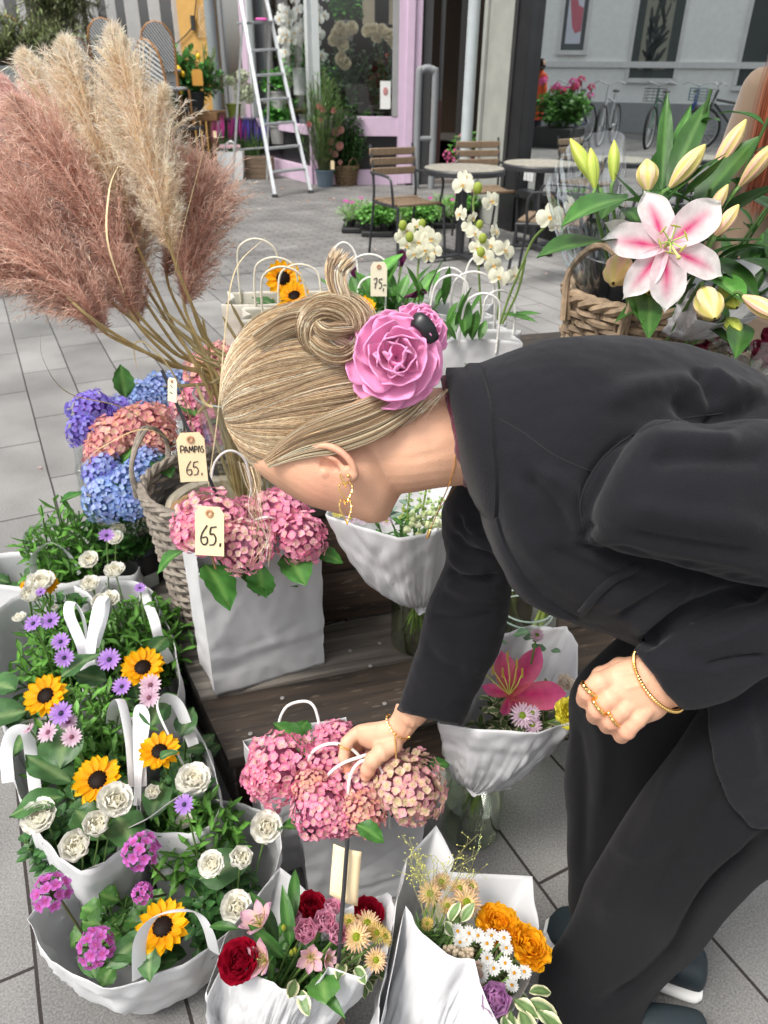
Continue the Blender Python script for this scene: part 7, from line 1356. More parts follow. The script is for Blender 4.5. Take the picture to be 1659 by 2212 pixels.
t,_=wrap('paper_wrap',[Q4(80,870,.93),Q4(150,748,.94),Q4(240,758,.93),Q4(380,805,.90),Q4(445,862,.89),Q4(530,855,.89),Q4(625,742,.90),Q4(770,785,.90),Q4(880,690,.93),Q4(920,480,1.0),Q4(888,405,1.03),Q4(795,445,1.05),Q4(700,480,1.07),Q4(590,460,1.08),Q4(410,300,1.08),Q4(270,470,1.04),Q4(170,600,.98)],V3(-.19,.50,.13),.035,'white paper cone with red rose and alstroemeria, bottom centre',PAPER,34,wr=.006,group='white paper cones',bell=1.25,rows=28); adopt(t)
RED=rose_t(rr,(.42,.005,.03),(.30,.003,.02),1,6); PNK=[rose_t(random.Random(k+50),(.80,.44,.58),(.76,.40,.52),.5,5)for k in range(2)]
ALS=lily_t(rr,(.80,.48,.66),(.76,.40,.58),(.78,.6,.3),6,.50,.2,.62,(.3,.25,.1),1.0,True,.22)
MUM=[mum_t(random.Random(k+80),(.82,.56,.42),(.85,.70,.50))for k in range(3)]; MUMY=mum_t(rr,(.80,.62,.22),(.82,.66,.3))
cA_=Q4(500,650,1.0)
t=bouquet('bouquet of red and pink roses, alstroemeria and cream chrysanthemums, bottom centre',V3(-.18,.51,.15),[(V3(cA_.x,cA_.y,0),.085,.05,.24,cA_.z-.012,'lily',.06,22,4,(.8,1.6)),(V3(cA_.x+.07,cA_.y-.01,0),.05,.03,.26,cA_.z-.01,'vari',.028,14,6,(.8,1.3))],rr,
[('red_rose',RED,250,725,.93,(-.3,-.3,1),80),('red_rose',RED,545,500,1.02,(0,0,1),62),('red_rose',RED,790,520,1.01,(.3,0,1),60),('pink_rose',PNK[0],532,585,.96,(-.1,-.4,1),58),('pink_rose',PNK[1],605,550,.97,(.1,-.3,1),55),('pink_rose',PNK[0],485,550,.98,(-.3,0,1),42),('pink_rose',PNK[1],660,600,.95,(.2,-.4,1),48),('pink_rose',PNK[0],640,500,1.0,(.1,.1,1),46),
('alstroemeria',ALS,330,560,.95,(-.5,.2,1),100),('alstroemeria',ALS,355,710,.92,(-.7,-.3,.7),95),('alstroemeria',ALS,545,690,.93,(.1,-.8,.8),72),('alstroemeria',ALS,610,700,.93,(.8,-.4,.6),50),
('chrysanthemum',MUM[0],748,608,.94,(-.1,-.4,1),64),('chrysanthemum',MUM[1],795,548,.97,(.1,-.1,1),60),('chrysanthemum',MUM[2],832,708,.92,(.3,-.5,1),52),('chrysanthemum',MUMY,835,590,.96,(.5,-.1,1),50),('chrysanthemum',MUMY,872,605,.95,(.8,0,.7),44),('chrysanthemum',MUMY,715,540,.98,(0,0,1),40)],
[('lily',455,650,.95,(-.1,.5,1),.075),('lily',400,640,.96,(-.4,.6,.8),.08),('lily',430,700,.94,(-.6,.2,.6),.07),('lily',560,800,.91,(.5,-.6,.3),.06),('ger',590,770,.91,(.2,-.8,.3),.04),('vari',480,790,.91,(-.2,-.9,.2),.032),('vari',500,840,.90,(.3,-.9,.2),.032),('vari',690,730,.92,(-.1,-.5,.6),.03),('vari',740,740,.92,(.4,-.6,.5),.03),('lily',230,570,.98,(-.9,.1,.2),.05),('lily',465,540,.97,(0,1,1),.07)])
for(x,y)in((425,580),(475,680),(460,690)):f=MB(); f.tpl(BG,MAT(Q4(x,y,.95),(.1,-.2,1),.022)); f.build('bud',PETAL,t)
adopt(t)
a,b=Q4(708,172,.95),Q4(668,720,.93)
t=thing('label_stake',tuple(b),'black plastic stake with a blank card standing in the bottom centre bouquet','stake'); f=MB(); f.tube([a,b],.0028,8); f.build('stake',PLASTB,t); adopt(t)
t=thing('price_tag',tuple(Q4(695,440,.955)),'blank buff card, seen from the back, threaded on the black stake','price tag','price tags'); f=MB(); V=[]
cn=[Q4(628,418,.955),Q4(752,470,.960),Q4(770,232,.955),Q4(645,196,.960)]
for i in range(9):
 for k in range(7):
  p=lerp(lerp(cn[0],cn[1],k/6),lerp(cn[3],cn[2],k/6),i/8)+o_bk*(.004*math.cos((k/6-.5)*3)+.0025*math.sin(i*.7)); V.append(tuple(p))
f.grid(np.array(V),9,7); o=f.build('card',KRAFT,t); o.modifiers.new('s','SOLIDIFY').thickness=.0006; adopt(t)
nkB=V3(.0,.47,.13)
t,_=wrap('paper_wrap',[Q4(850,1010,.88),Q4(842,915,.90),Q4(880,720,.94),Q4(930,430,1.0),Q4(965,250,1.08),Q4(1100,112,1.14),Q4(1180,266,1.12),Q4(1160,318,1.11),Q4(1525,338,1.12),Q4(1556,560,1.06),Q4(1545,700,1.02),Q4(1480,850,.95),Q4(1385,1010,.88),Q4(1330,900,.885),Q4(1290,800,.90),Q4(1270,705,.91),Q4(1150,682,.915),Q4(1040,590,.93),Q4(972,470,.97)],nkB,.03,'white paper cone of chamomile and orange roses, bottom right',PAPER,44,wr=.006,group='white paper cones',bell=1.25,rows=30,nk=8); adopt(t)
CHM=daisy_t(rr,(.84,.84,.82),(.88,.88,.86),(.72,.36,.01),(.8,.5,.03),n=15,W=.26,tilt=.0,L=.75); ORG=ruffle_t(rr,(.90,.46,.012),6,10,.95,(.86,.36,.006)); MAU=rose_t(rr,(.62,.34,.60),(.6,.3,.55),.6,5)
cB_=Q4(1280,640,1.0)
fl_=[('chrysanthemum',MUM[k%3],x,y,d,dr,rp)for k,(x,y,d,dr,rp)in enumerate(((1075,418,1.02,(-.2,-.2,1),58),(1125,365,1.05,(-.1,.1,1),48),(1235,455,1.0,(.1,-.4,1),66),(1205,395,1.03,(.1,0,1),52),(1150,470,1.01,(0,-.1,1),44),(1255,385,1.04,(.5,0,1),42)))]
fl_+=[('green_pompon',MUMY,1062,548,.99,(-.3,-.3,1),34),('orange_rose',ORG,1370,570,1.0,(.1,.1,1),100),('orange_rose',ORG,1495,665,.98,(.4,0,1),105),('mauve_rose',MAU,1365,880,.91,(-.2,-.5,1),75)]
for(x,y,d)in((1195,580,.97),(1245,590,.97),(1205,630,.96),(1285,600,.97),(1325,635,.96),(1400,610,.965),(1410,655,.955),(1325,700,.945),(1355,745,.94),(1405,722,.945),(1445,765,.94),(1490,760,.945),(1300,775,.93),(1435,820,.925),(1335,860,.91),(1345,600,.97),(1300,740,.94),(1230,620,.965)):fl_.append(('chamomile',CHM,x,y,d,(rr.uniform(-.3,.3),rr.uniform(-.6,0),1),36))
t=bouquet('bouquet of chamomile, orange roses and cream chrysanthemums in white paper, bottom right',nkB,[(V3(cB_.x,cB_.y,0),.085,.06,.27,cB_.z-.015,'vari',.026,34,8,(.5,1.1)),(V3(Q4(1050,560,1.0).x,Q4(1050,560,1.0).y,0),.03,.03,.28,Q4(1050,560,1.0).z,'thin',.03,14,22,(.8,1.5))],rr,fl_,
[('vari',1440,880,.90,(.6,-.5,.2),.035),('vari',1500,890,.90,(.9,-.4,0),.045),('vari',1470,920,.89,(.3,-1,0),.045),('vari',1430,930,.89,(-.1,-1,0),.04),('vari',1545,920,.89,(.6,-.8,-.1),.05),('vari',1160,540,.98,(.2,.3,.8),.03),('vari',1210,540,.98,(.4,.3,.6),.03),('vari',1400,950,.88,(0,-1,0),.035),('vari',1510,850,.91,(1,.1,.2),.03),('vari',1180,600,.96,(-.5,.1,.6),.03)])
f=MB()
for k in range(70):x,y=rr.uniform(1130,1262),0; y=660+rr.uniform(-18,22)-(x-1130)*-.15; f.sphere(Q4(x,y,.945+rr.uniform(-.01,.01)),.0032,6,5,(.66,.56,.42))
for k in range(30):f.sphere(Q4(rr.uniform(1275,1300),rr.uniform(720,830),.93),.003,6,5,(.66,.5,.40))
o=f.build('rice_flower',PETAL,t); o["kind"]="stuff"
f=MB()
for k in range(26):
 b_=Q4(rr.uniform(1040,1160),rr.uniform(480,560),1.0); e=Q4(rr.uniform(920,1330),rr.uniform(150,330),rr.uniform(1.0,1.1)); mid=lerp(b_,e,.6)+V3(rr.uniform(-.01,.01),0,.01); f.tube(crom([b_,mid,e],4),.00035,4,(.30,.30,.10))
 for j in range(5):q=lerp(mid,e,j/4); s_=q+V3(rr.uniform(-.014,.014),rr.uniform(-.01,.01),rr.uniform(0,.014)); f.tube([q,s_],.00025,4,(.3,.3,.1)); f.sphere(s_,.0012,5,4,(.55,.55,.15))
o=f.build('panicum_grass',STEM,t); o["kind"]="stuff"; adopt(t)
# ------------------------------------------------------------------ people
def loft(mb,secs,n=28,per=5,pw=2.0,view=True,col=COLOR):
 """secs: (u1, v1, u2, v2, depth, half thickness): rings spanning two outline points of the photo, with real depth"""
 s=crom(secs,per); V=[]
 for(u1,v1,u2,v2,d,th)in s:
  a,b=P(u1,v1,d),P(u2,v2,d); c=(a+b)/2; ax=(a-b)/2; vd=(c-V3(0,0,H)).normalized()
  for k in range(n):
   t=2*math.pi*k/n; ct,st=math.cos(t),math.sin(t)
   ct=math.copysign(abs(ct)**(2/pw),ct); st=math.copysign(abs(st)**(2/pw),st); V.append(tuple(c+ax*ct+vd*(th*st)))
 m_=len(s); mb.grid(np.array(V),m_,n,col,closed=True); mb.add(V[:n],[tuple(range(n))[::-1]],col); mb.add(V[-n:],[tuple(range(n))],col)
def wloft(mb,rings,n=26,per=4,pw=2.2,col=COLOR):
 """rings: (cx, cy, cz, rx, ry, yaw)"""
 s=crom(rings,per); V=[]
 for cx,cy,cz,rx,ry,yw_ in s:
  for k in range(n):
   t=2*math.pi*k/n; ct,st=math.cos(t),math.sin(t); ct=math.copysign(abs(ct)**(2/pw),ct)*rx; st=math.copysign(abs(st)**(2/pw),st)*ry
   V.append((cx+ct*math.cos(yw_)-st*math.sin(yw_),cy+ct*math.sin(yw_)+st*math.cos(yw_),cz))
 mb.grid(np.array(V),len(s),n,col,closed=True); mb.add(V[:n],[tuple(range(n))[::-1]],col); mb.add(V[-n:],[tuple(range(n))],col)
def limb(mb,pts,rad,n=14):
 """tapered limb with rounded ends"""
 p=crom([tuple(q)for q in pts],5); r=np.interp(np.linspace(0,len(rad)-1,len(p)),range(len(rad)),rad); mb.tube(p,list(r),n)
 mb.sphere(p[0],r[0],12,8); mb.sphere(p[-1],r[-1],12,8)
def fuse(mb,vox,smooth=4,fac=.5):
 """one continuous skin out of overlapping closed shapes"""
 me=mb.mesh('tmp'); o=bpy.data.objects.new('tmp',me); scene.collection.objects.link(o)
 r=o.modifiers.new('r','REMESH'); r.mode='VOXEL'; r.voxel_size=vox; r.use_smooth_shade=True
 if smooth:s=o.modifiers.new('s','SMOOTH'); s.factor=fac; s.iterations=smooth
 dg=bpy.context.evaluated_depsgraph_get(); out=bpy.data.meshes.new_from_object(o.evaluated_get(dg)); bpy.data.objects.remove(o); return out
def coords(me):a=np.empty(len(me.vertices)*3,np.float32); me.vertices.foreach_get('co',a); return a.reshape(-1,3).astype(float)
def normals(me):a=np.empty(len(me.vertices)*3,np.float32); me.vertices.foreach_get('normal',a); return a.reshape(-1,3).astype(float)
def setco(me,V):me.vertices.foreach_set('co',V.astype(np.float32).ravel()); me.update()
RM=np.array([tuple(right),tuple(up),tuple(-back)])
def uvd(V):q=(V-np.array((0,0,H)))@RM.T; return 829.5+q[:,0]/q[:,2]*F,1106-q[:,1]/q[:,2]*F,q[:,2]
def folds(me,fl):
 """cloth folds: (polyline in photo coordinates, height in m, width px) pushed along the normal on the side that faces the street camera"""
 V=coords(me); N=normals(me); u,v,d=uvd(V); vd=V-np.array((0,0,H)); vd/=np.linalg.norm(vd,axis=1,keepdims=True); w=np.clip(-(N*vd).sum(1)*2,0,1); disp=np.zeros(len(V))
 for line,hgt,wid in fl:
  l=crom([tuple(map(float,p))for p in line],6); best=np.full(len(V),1e9); tt=np.zeros(len(V))
  for i in range(len(l)-1):
   a,b=l[i],l[i+1]; ab=b-a; t=np.clip(((u-a[0])*ab[0]+(v-a[1])*ab[1])/(ab@ab+1e-9),0,1); dx=u-a[0]-ab[0]*t; dy=v-a[1]-ab[1]*t; dd=dx*dx+dy*dy; s=dd<best; best[s]=dd[s]; tt[s]=(i+t[s])/(len(l)-1)
  disp+=hgt*(1.45 if abs(hgt)<.012 and abs(hgt)>.0021 else 1)*np.exp(-best/wid**2)*np.minimum(1,np.minimum(tt,1-tt)*6+.15)
 setco(me,V+N*(disp*w)[:,None])
def crumple(me,amp,sc,seed=0.0,stretch=(1,1,1)):
 V=coords(me); N=normals(me); D_=np.array([noise.noise(Vector((p[0]*sc*stretch[0]+seed,p[1]*sc*stretch[1],p[2]*sc*stretch[2])))for p in V]); setco(me,V+N*(amp*D_)[:,None])
def addmesh(name,me,m,parent):
 me.materials.clear(); me.materials.append(m); o=bpy.data.objects.new(name,me); scene.collection.objects.link(o); o.parent=parent; me.polygons.foreach_set('use_smooth',np.ones(len(me.polygons),bool)); return o
def strands(pl,r,cols):
 """pl (N,K,3) -> three-sided hair tubes"""
 N_,K,_=pl.shape; t=np.gradient(pl,axis=1); t/=np.maximum(np.linalg.norm(t,axis=2,keepdims=True),1e-9); x=np.cross(t,np.array((.31,.52,.79))); x/=np.maximum(np.linalg.norm(x,axis=2,keepdims=True),1e-9); y=np.cross(t,x)
 rad=r*np.concatenate([np.ones(K-1),[.25]])[None,:,None]; V=[]
 for k in range(3):a=k*2.0944; V.append(pl+(x*math.cos(a)+y*math.sin(a))*rad)
 V=np.stack(V,2).reshape(-1,3); i=(np.arange(N_)*K*3)[:,None,None]+(np.arange(K-1)*3)[None,:,None]; k=np.arange(3)[None,None,:]; k2=(k+1)%3
 q=np.stack([i+k,i+k2,i+3+k2,i+3+k],-1).reshape(-1); mb=MB(); mb.add(V,(q,np.full(N_*(K-1)*3,4)),np.repeat(cols,K*3,axis=0)if len(cols)==N_ else cols); return mb
def skin_mat():
 M_=mat('skin',vcol=True,rough=.5,sss=.10,bump=.35,bscale=620,var=.09,vscale=34,spec=.4,sssr=(1,.3,.15)); return M_
SKIN=skin_mat(); HAIR=mat('hair',vcol=True,rough=.38,spec=.55)
def cloth(name,col,rough=.85,bs=620,bump=.5,sheen=.25):
 M_=mat(name,col=col,rough=rough,bump=bump,bscale=bs,var=.12,vscale=600,sheen=sheen,spec=.2); return M_
SUIT=cloth('suit_cloth',(.0068,.0070,.0098),sheen=.08); TROU=cloth('trouser_cloth',(.006,.006,.0075),sheen=.04)
W=thing('person',(.62,.78,0),'woman with a blonde bun and pink fabric flower, bending over in a black suit','person')
# --- body: head, neck, arms and hands as one skin
f=MB()
f.sphere(P(668,862,.872),(.001,)*3)
loft(f,[(512,880,526,930,.87,.02),(530,800,545,985,.87,.055),(570,725,590,1010,.87,.070),(650,690,665,1030,.87,.074),(740,690,750,1020,.87,.070),(820,730,830,980,.87,.058),(870,790,870,930,.87,.02)],32)
loft(f,[(535,985,640,880,.868,.030),(552,1015,700,850,.868,.056),(584,1042,740,880,.866,.062),(622,1068,775,905,.866,.064),(668,1092,805,930,.866,.062),(720,1107,830,955,.866,.057),(768,1120,850,985,.868,.046),(806,1130,862,1025,.870,.034),(836,1124,868,1062,.872,.016)],32)
loft(f,[(760,850,800,1060,.87,.05),(860,838,872,1066,.87,.054),(930,838,950,1054,.87,.055),(1000,835,1020,1048,.88,.058),(1060,835,1070,1060,.88,.07)],28)
limb(f,[P(595,1028,.91),P(625,1046,.945),P(638,1054,.955)],[.009,.009,.008]); f.sphere(P(636,1058,.94),.008); f.sphere(P(700,1086,.922),(.010,.009,.009)); f.sphere(P(718,1090,.920),(.010,.009,.009)); f.sphere(P(800,1104,.900),.015)
# ear
f.tube([P(a,b,c)for a,b,c in crom([(655,985,.806),(668,968,.797),(700,962,.788),(730,972,.784),(752,990,.784),(765,1012,.788),(764,1028,.793),(750,1034,.800),(738,1022,.808)],5)],[.0028]*4+[.0042]*14+[.0040]*10+[.0055]*8+[.003]*5,10)
f.sphere(P(752,1020,.795),(.0085,.006,.0085)); f.tube([P(a,b,c)for a,b,c in crom([(672,985,.806),(700,984,.798),(728,996,.795),(742,1015,.798)],5)],.0034,8); f.sphere(P(724,1000,.810),(.017,.007,.016)); f.sphere(P(702,1022,.808),(.006,.005,.006))
# right arm and hand (gripping)
limb(f,[P(1060,1040,1.0),P(1035,1200,1.05),P(1010,1330,1.09),P(960,1450,1.14),P(892,1542,1.172)],[.042,.036,.032,.028,.022])
loft(f,[(856,1518,918,1550,1.172,.022),(848,1542,896,1580,1.182,.019),(838,1553,876,1602,1.190,.018),(818,1558,856,1622,1.193,.019),(794,1561,838,1630,1.197,.021),(772,1566,806,1622,1.203,.021),(756,1576,778,1610,1.210,.016)],24)
def finger(pts,r0,r1):p=[P(*a)for a in pts]; n=len(p); limb(f,p,list(np.linspace(r0,r1,n)),12); [f.sphere(q,lerp(r0,r1,i/(n-1))*1.07,10,8)for i,q in enumerate(p[1:-1])]
finger([(765,1588,1.200),(750,1604,1.198),(743,1636,1.200),(750,1660,1.206),(764,1677,1.212)],.0108,.0076)
finger([(775,1590,1.215),(758,1606,1.222),(752,1632,1.226),(762,1652,1.222),(776,1655,1.212)],.0105,.0078)
finger([(790,1590,1.230),(772,1612,1.238),(768,1636,1.240),(780,1652,1.232),(795,1650,1.222)],.0100,.0075)
finger([(812,1594,1.238),(794,1618,1.248),(792,1638,1.248),(804,1650,1.238)],.0088,.0068)
finger([(850,1608,1.182),(824,1624,1.176),(806,1642,1.176),(795,1662,1.182),(790,1677,1.188)],.0155,.0092)
# left arm and hand (resting curled)
limb(f,[P(1400,1060,.78),P(1560,1090,.76),P(1740,1160,.76),P(1700,1340,.775),P(1570,1425,.79),P(1450,1470,.80)],[.036,.034,.032,.028,.026,.024])
loft(f,[(1400,1395,1492,1530,.80,.024),(1380,1416,1456,1528,.80,.0215),(1350,1424,1428,1552,.80,.022),(1322,1436,1402,1562,.80,.0225),(1298,1452,1376,1572,.803,.021),(1284,1470,1348,1570,.808,.017)],26)
finger([(1325,1462,.797),(1296,1475,.794),(1270,1494,.800),(1264,1510,.818),(1282,1512,.832)],.0118,.0082)
finger([(1345,1490,.794),(1318,1508,.790),(1292,1532,.796),(1286,1545,.816),(1305,1545,.832)],.0118,.0082)
finger([(1368,1512,.793),(1344,1532,.789),(1320,1556,.795),(1312,1566,.815),(1330,1566,.83)],.0112,.0080)
finger([(1395,1530,.793),(1376,1552,.789),(1354,1578,.794),(1342,1588,.812),(1356,1584,.826)],.0105,.0075)
finger([(1390,1440,.82),(1340,1446,.838),(1300,1462,.846),(1280,1480,.846)],.0135,.009)
# hidden trunk inside the clothes, so that the body is one piece
loft(f,[(1000,850,1020,1040,.88,.055),(1080,830,1080,1120,.88,.09),(1200,800,1190,1240,.88,.13),(1350,800,1340,1290,.89,.13),(1550,860,1520,1330,.90,.12),(1800,1000,1720,1400,.92,.12),(1950,1200,1850,1600,.92,.14)],26)
limb(f,[P(1050,1000,.97),P(1150,970,.90),P(1400,1050,.79)],[.045,.06,.038])
limb(f,[P(1820,1480,.92),P(1600,1680,.98),P(1440,1880,1.055),P(1320,2080,1.155),P(1290,2230,1.185)],[.05,.036,.034,.032,.03]); limb(f,[P(1780,1400,1.0),P(1450,1620,1.12),P(1380,1850,1.22),P(1370,2050,1.29)],[.06,.05,.042,.036])
limb(f,[P(1290,2225,1.185),P(1250,2260,1.19),P(1190,2275,1.20)],[.034,.03,.022]); limb(f,[P(1370,2050,1.30),P(1290,2040,1.33),P(1215,2012,1.35)],[.034,.03,.022])
body=fuse(f,.0019,5)
V=coords(body); u_,v_,d_=uvd(V); C=np.tile(np.array((.66,.375,.245)),(len(V),1))
def blush(cu,cv,r,col,k):
 w=(np.exp(-((u_-cu)**2+(v_-cv)**2)/r**2)*k)[:,None]; C[:]=C*(1-w)+np.array(col)*w
for a in((735,985,35,(.62,.22,.15),.5),(690,1070,60,(.66,.28,.20),.45),(1270,1500,22,(.62,.24,.16),.5),(1295,1535,22,(.62,.24,.16),.5),(1322,1560,22,(.62,.24,.16),.5),(1355,1580,22,(.62,.24,.16),.45),(1310,1470,16,(.66,.30,.2),.3),(750,1665,22,(.62,.22,.15),.6),(790,1670,14,(.64,.26,.18),.5),(758,1580,14,(.66,.30,.2),.35)):blush(*a)
ca=body.color_attributes.new('Col','FLOAT_COLOR','POINT'); ca.data.foreach_set('color',np.hstack([C,np.ones((len(C),1))]).astype(np.float32).ravel())
folds(body,[([(1330,1458),(1380,1450)],.0012,5),([(1350,1488),(1400,1475)],.0012,5),([(890,1560),(870,1600)],-.0008,4),([(905,1560),(885,1600)],-.0007,4),([(765,1575),(820,1568)],.0012,6),([(690,1000),(730,1010)],-.003,9),([(870,1000),(1000,960)],-.0008,10)])
bo=addmesh('body',body,SKIN,W)
# lashes and brow
f=MB()
for k in range(9):a=P(611+k*1.6,1051+k*.9,.852); f.tube(crom([a,a+o_rt*.003-o_up*.003,a+o_rt*.007-o_up*.0035],3),[.0004]*3+[.0003]*3+[.0001],4,(.03,.018,.01))
f.build('eyelashes',HAIR,W)
# --- clothes
f=MB()
loft(f,[(964,800,1010,1042,.865,.062),(1000,796,1036,1090,.865,.088),(1068,776,1074,1195,.87,.125),(1140,751,1126,1285,.88,.155),(1247,735,1232,1336,.885,.172),(1343,730,1325,1368,.89,.172),(1440,739,1420,1408,.895,.168),(1511,756,1500,1440,.90,.162),(1600,788,1580,1480,.90,.155),(1720,860,1660,1540,.91,.15),(1850,960,1760,1620,.92,.15),(1990,1150,1880,1720,.93,.15)],44,6,2.3)
loft(f,[(1345,985,1285,1085,.755,.03),(1362,948,1272,1140,.742,.055),(1418,908,1318,1182,.730,.072),(1520,916,1440,1216,.722,.078),(1612,906,1575,1250,.722,.078),(1740,925,1700,1280,.73,.075),(1880,1020,1790,1330,.745,.07),(1930,1180,1760,1390,.76,.066),(1840,1260,1700,1440,.77,.060),(1690,1262,1640,1476,.778,.054),(1560,1312,1585,1512,.786,.047),(1450,1366,1520,1530,.793,.042),(1372,1402,1474,1532,.798,.038)],36,6,2.1)
loft(f,[(985,1040,1160,1100,.99,.07),(962,1090,1140,1180,1.00,.070),(956,1150,1118,1228,1.02,.066),(962,1215,1106,1275,1.045,.060),(926,1300,1092,1348,1.075,.056),(900,1400,1066,1428,1.105,.053),(873,1490,1022,1518,1.14,.049),(857,1533,998,1569,1.155,.046)],32,6,2.1)
loft(f,[(1520,1440,1950,1440,.86,.05),(1528,1530,1950,1560,.845,.035),(1538,1640,1930,1680,.84,.022),(1572,1735,1900,1770,.845,.014),(1622,1790,1860,1810,.85,.008)],40,6,3)
jk=fuse(f,.0042,5)
crumple(jk,.0055,8,1.0); crumple(jk,.0022,24,4.0,(1,1,1.6)); crumple(jk,.0007,80,2.0)
folds(jk,[([(1237,1180),(1330,1195),(1450,1225),(1659,1262)],-.008,15),([(1285,1130),(1255,1165)],-.006,12),([(1420,908),(1330,962),(1283,1016),(1253,1085),(1264,1160)],-.004,8),
([(1450,860),(1530,900),(1600,890),(1670,830)],-.016,22),([(1520,800),(1590,840),(1670,850)],.008,22),([(1300,870),(1380,840),(1460,830),(1530,845)],.007,26),([(1490,800),(1540,850),(1560,905)],-.008,16),
([(1390,1000),(1480,985),(1600,990),(1670,985)],-.005,22),([(1400,950),(1500,950),(1600,955)],.005,22),([(1350,1090),(1500,1120),(1670,1140)],.005,26),([(1340,1150),(1480,1175),(1650,1200)],-.004,16),
([(1160,1010),(1230,1060),(1262,1140),(1330,1200)],.006,20),([(1130,1020),(1200,1100),(1240,1180)],-.006,16),([(1110,1130),(1190,1230),(1290,1290),(1380,1310)],.004,24),([(1170,1180),(1300,1240),(1400,1260)],-.005,18),
([(1380,1400),(1450,1340),(1560,1290),(1659,1275)],-.014,16),([(1500,1250),(1430,1320),(1370,1370)],.006,18),([(1330,1330),(1400,1300),(1480,1250)],-.005,12),
([(1520,1440),(1580,1425),(1659,1420)],-.006,8),([(1480,1400),(1570,1380),(1659,1340)],.005,18),([(1420,1440),(1500,1450),(1580,1450)],.003,16),
([(975,1150),(1010,1190),(1070,1200)],-.006,9),([(965,1190),(1000,1225),(1060,1235)],.005,9),([(968,1230),(1000,1250),(1085,1245)],-.005,8),([(960,1260),(1010,1280),(1090,1290)],.004,12),([(930,1330),(1000,1340),(1080,1320)],-.004,12),([(1000,1120),(1040,1170),(1100,1190)],.006,12),([(985,1110),(1010,1150),(1070,1165)],-.005,8),([(920,1400),(960,1440),(1010,1450)],-.003,12),
([(1528,1540),(1535,1640),(1545,1700)],.002,8),([(1600,1500),(1620,1600),(1640,1700)],.004,22)])
jo=addmesh('jacket',jk,SUIT,W)
dg=bpy.context.evaluated_depsgraph_get(); bvj=BVHTree.FromPolygons([tuple(p)for p in coords(jk)],[tuple(p.vertices)for p in jk.polygons])
def on(bv,u,v,off=0.0,dmax=4.0,fb=.9):
 r=ray(u,v).normalized(); o=V3(0,0,H); h=bv.ray_cast(o,r,dmax)
 return(h[0]+h[1]*off)if h[0]is not None else(o+ray(u,v)*fb)
def patch(name,bv,A,B_,m,parent,th=.004,nu=26,nv=7,off=.0015,edge=.5,fb=.9,roll=0.0):
 """cloth piece lying on the surface between two outline curves, with real thickness and rounded borders"""
 a=crom([tuple(map(float,p))for p in A],8); b=crom([tuple(map(float,p))for p in B_],8); ia=np.linspace(0,len(a)-1,nu); ib=np.linspace(0,len(b)-1,nu); T_,Bt=[],[]
 for i in range(nu):
  pa=np.array([np.interp(ia[i],range(len(a)),a[:,k])for k in(0,1)]); pb=np.array([np.interp(ib[i],range(len(b)),b[:,k])for k in(0,1)])
  for k in range(nv):
   s=k/(nv-1); q=pa*(1-s)+pb*s; e=min(1,min(s,1-s)*(nv-1)*edge+.15,min(i,nu-1-i)*.7+.15)**.5; T_.append(on(bv,q[0],q[1],off+th*e+roll*math.sin(math.pi*s),fb=fb)); Bt.append(on(bv,q[0],q[1],-.002,fb=fb))
 T_=np.array([tuple(p)for p in T_]); t3=T_.reshape(nu,nv,3)
 for _ in range(2):t3[1:-1]=(t3[:-2]+t3[2:]+t3[1:-1]*2)/4
 f=MB(); n=nu*nv; f.grid(t3.reshape(-1,3),nu,nv); f.grid(np.array([tuple(p)for p in Bt]),nu,nv)
 bd=[k for k in range(nv)]+[i*nv+nv-1 for i in range(1,nu)]+[(nu-1)*nv+k for k in range(nv-2,-1,-1)]+[i*nv for i in range(nu-2,0,-1)]
 VV=np.vstack([t3.reshape(-1,3),np.array([tuple(p)for p in Bt])]); f.V=[VV]; f.C=[np.tile((.5,.5,.5),(2*n,1))]; f.L=[f.L[0],f.L[1],np.array([x for j in range(len(bd))for x in(bd[j],bd[j]+n,bd[(j+1)%len(bd)]+n,bd[(j+1)%len(bd)])])]; f.N=[f.N[0],f.N[1],np.full(len(bd),4)]; f.M=[np.zeros(len(f.N[0])*2+len(bd))]; f.n=2*n
 return f.build(name,m,parent,sharp=60)
patch('collar',bvj,[(964,794),(985,880),(998,960),(1010,1040),(1030,1085)],[(1040,792),(1062,870),(1070,960),(1078,1050),(1076,1135)],SUIT,jo,th=.007,off=.002)
patch('lapel',bvj,[(1030,1085),(1052,1150),(1080,1205),(1118,1265),(1160,1305),(1240,1338)],[(1078,1118),(1094,1172),(1118,1215),(1148,1262),(1190,1300),(1250,1334)],SUIT,jo,th=.006)
patch('pocket_flap',bvj,[(1248,1318),(1290,1268),(1340,1232),(1374,1218)],[(1262,1330),(1300,1282),(1350,1246),(1384,1226)],SUIT,jo,th=.003)
def seam(bv,l,m,parent,name='seam',r=.0009):
 p=crom([tuple(map(float,q))for q in l],10); f=MB(); f.tube([on(bv,a,b,-.0002)for a,b in p],r,5); return f.build(name,m,parent)
SEAMM=mat('seam_thread',col=(.008,.008,.01),rough=.9)
for l in(((1418,912),(1335,960),(1283,1014),(1254,1085),(1262,1155)),((1078,905),(1130,935),(1200,985),(1276,1018)),((1390,925),(1470,905),(1560,893)),((1531,1540),(1536,1620),(1542,1690))):seam(bvj,l,SEAMM,jo)
f=MB(); loft(f,[(950,812,1000,1046,.872,.058),(975,806,1020,1056,.872,.064),(1010,806,1040,1066,.872,.07)],32); sh=fuse(f,.003,3); crumple(sh,.004,60); addmesh('shirt',sh,cloth('maroon_knit',(.10,.018,.035),bs=500,bump=.8),W)
f=MB()
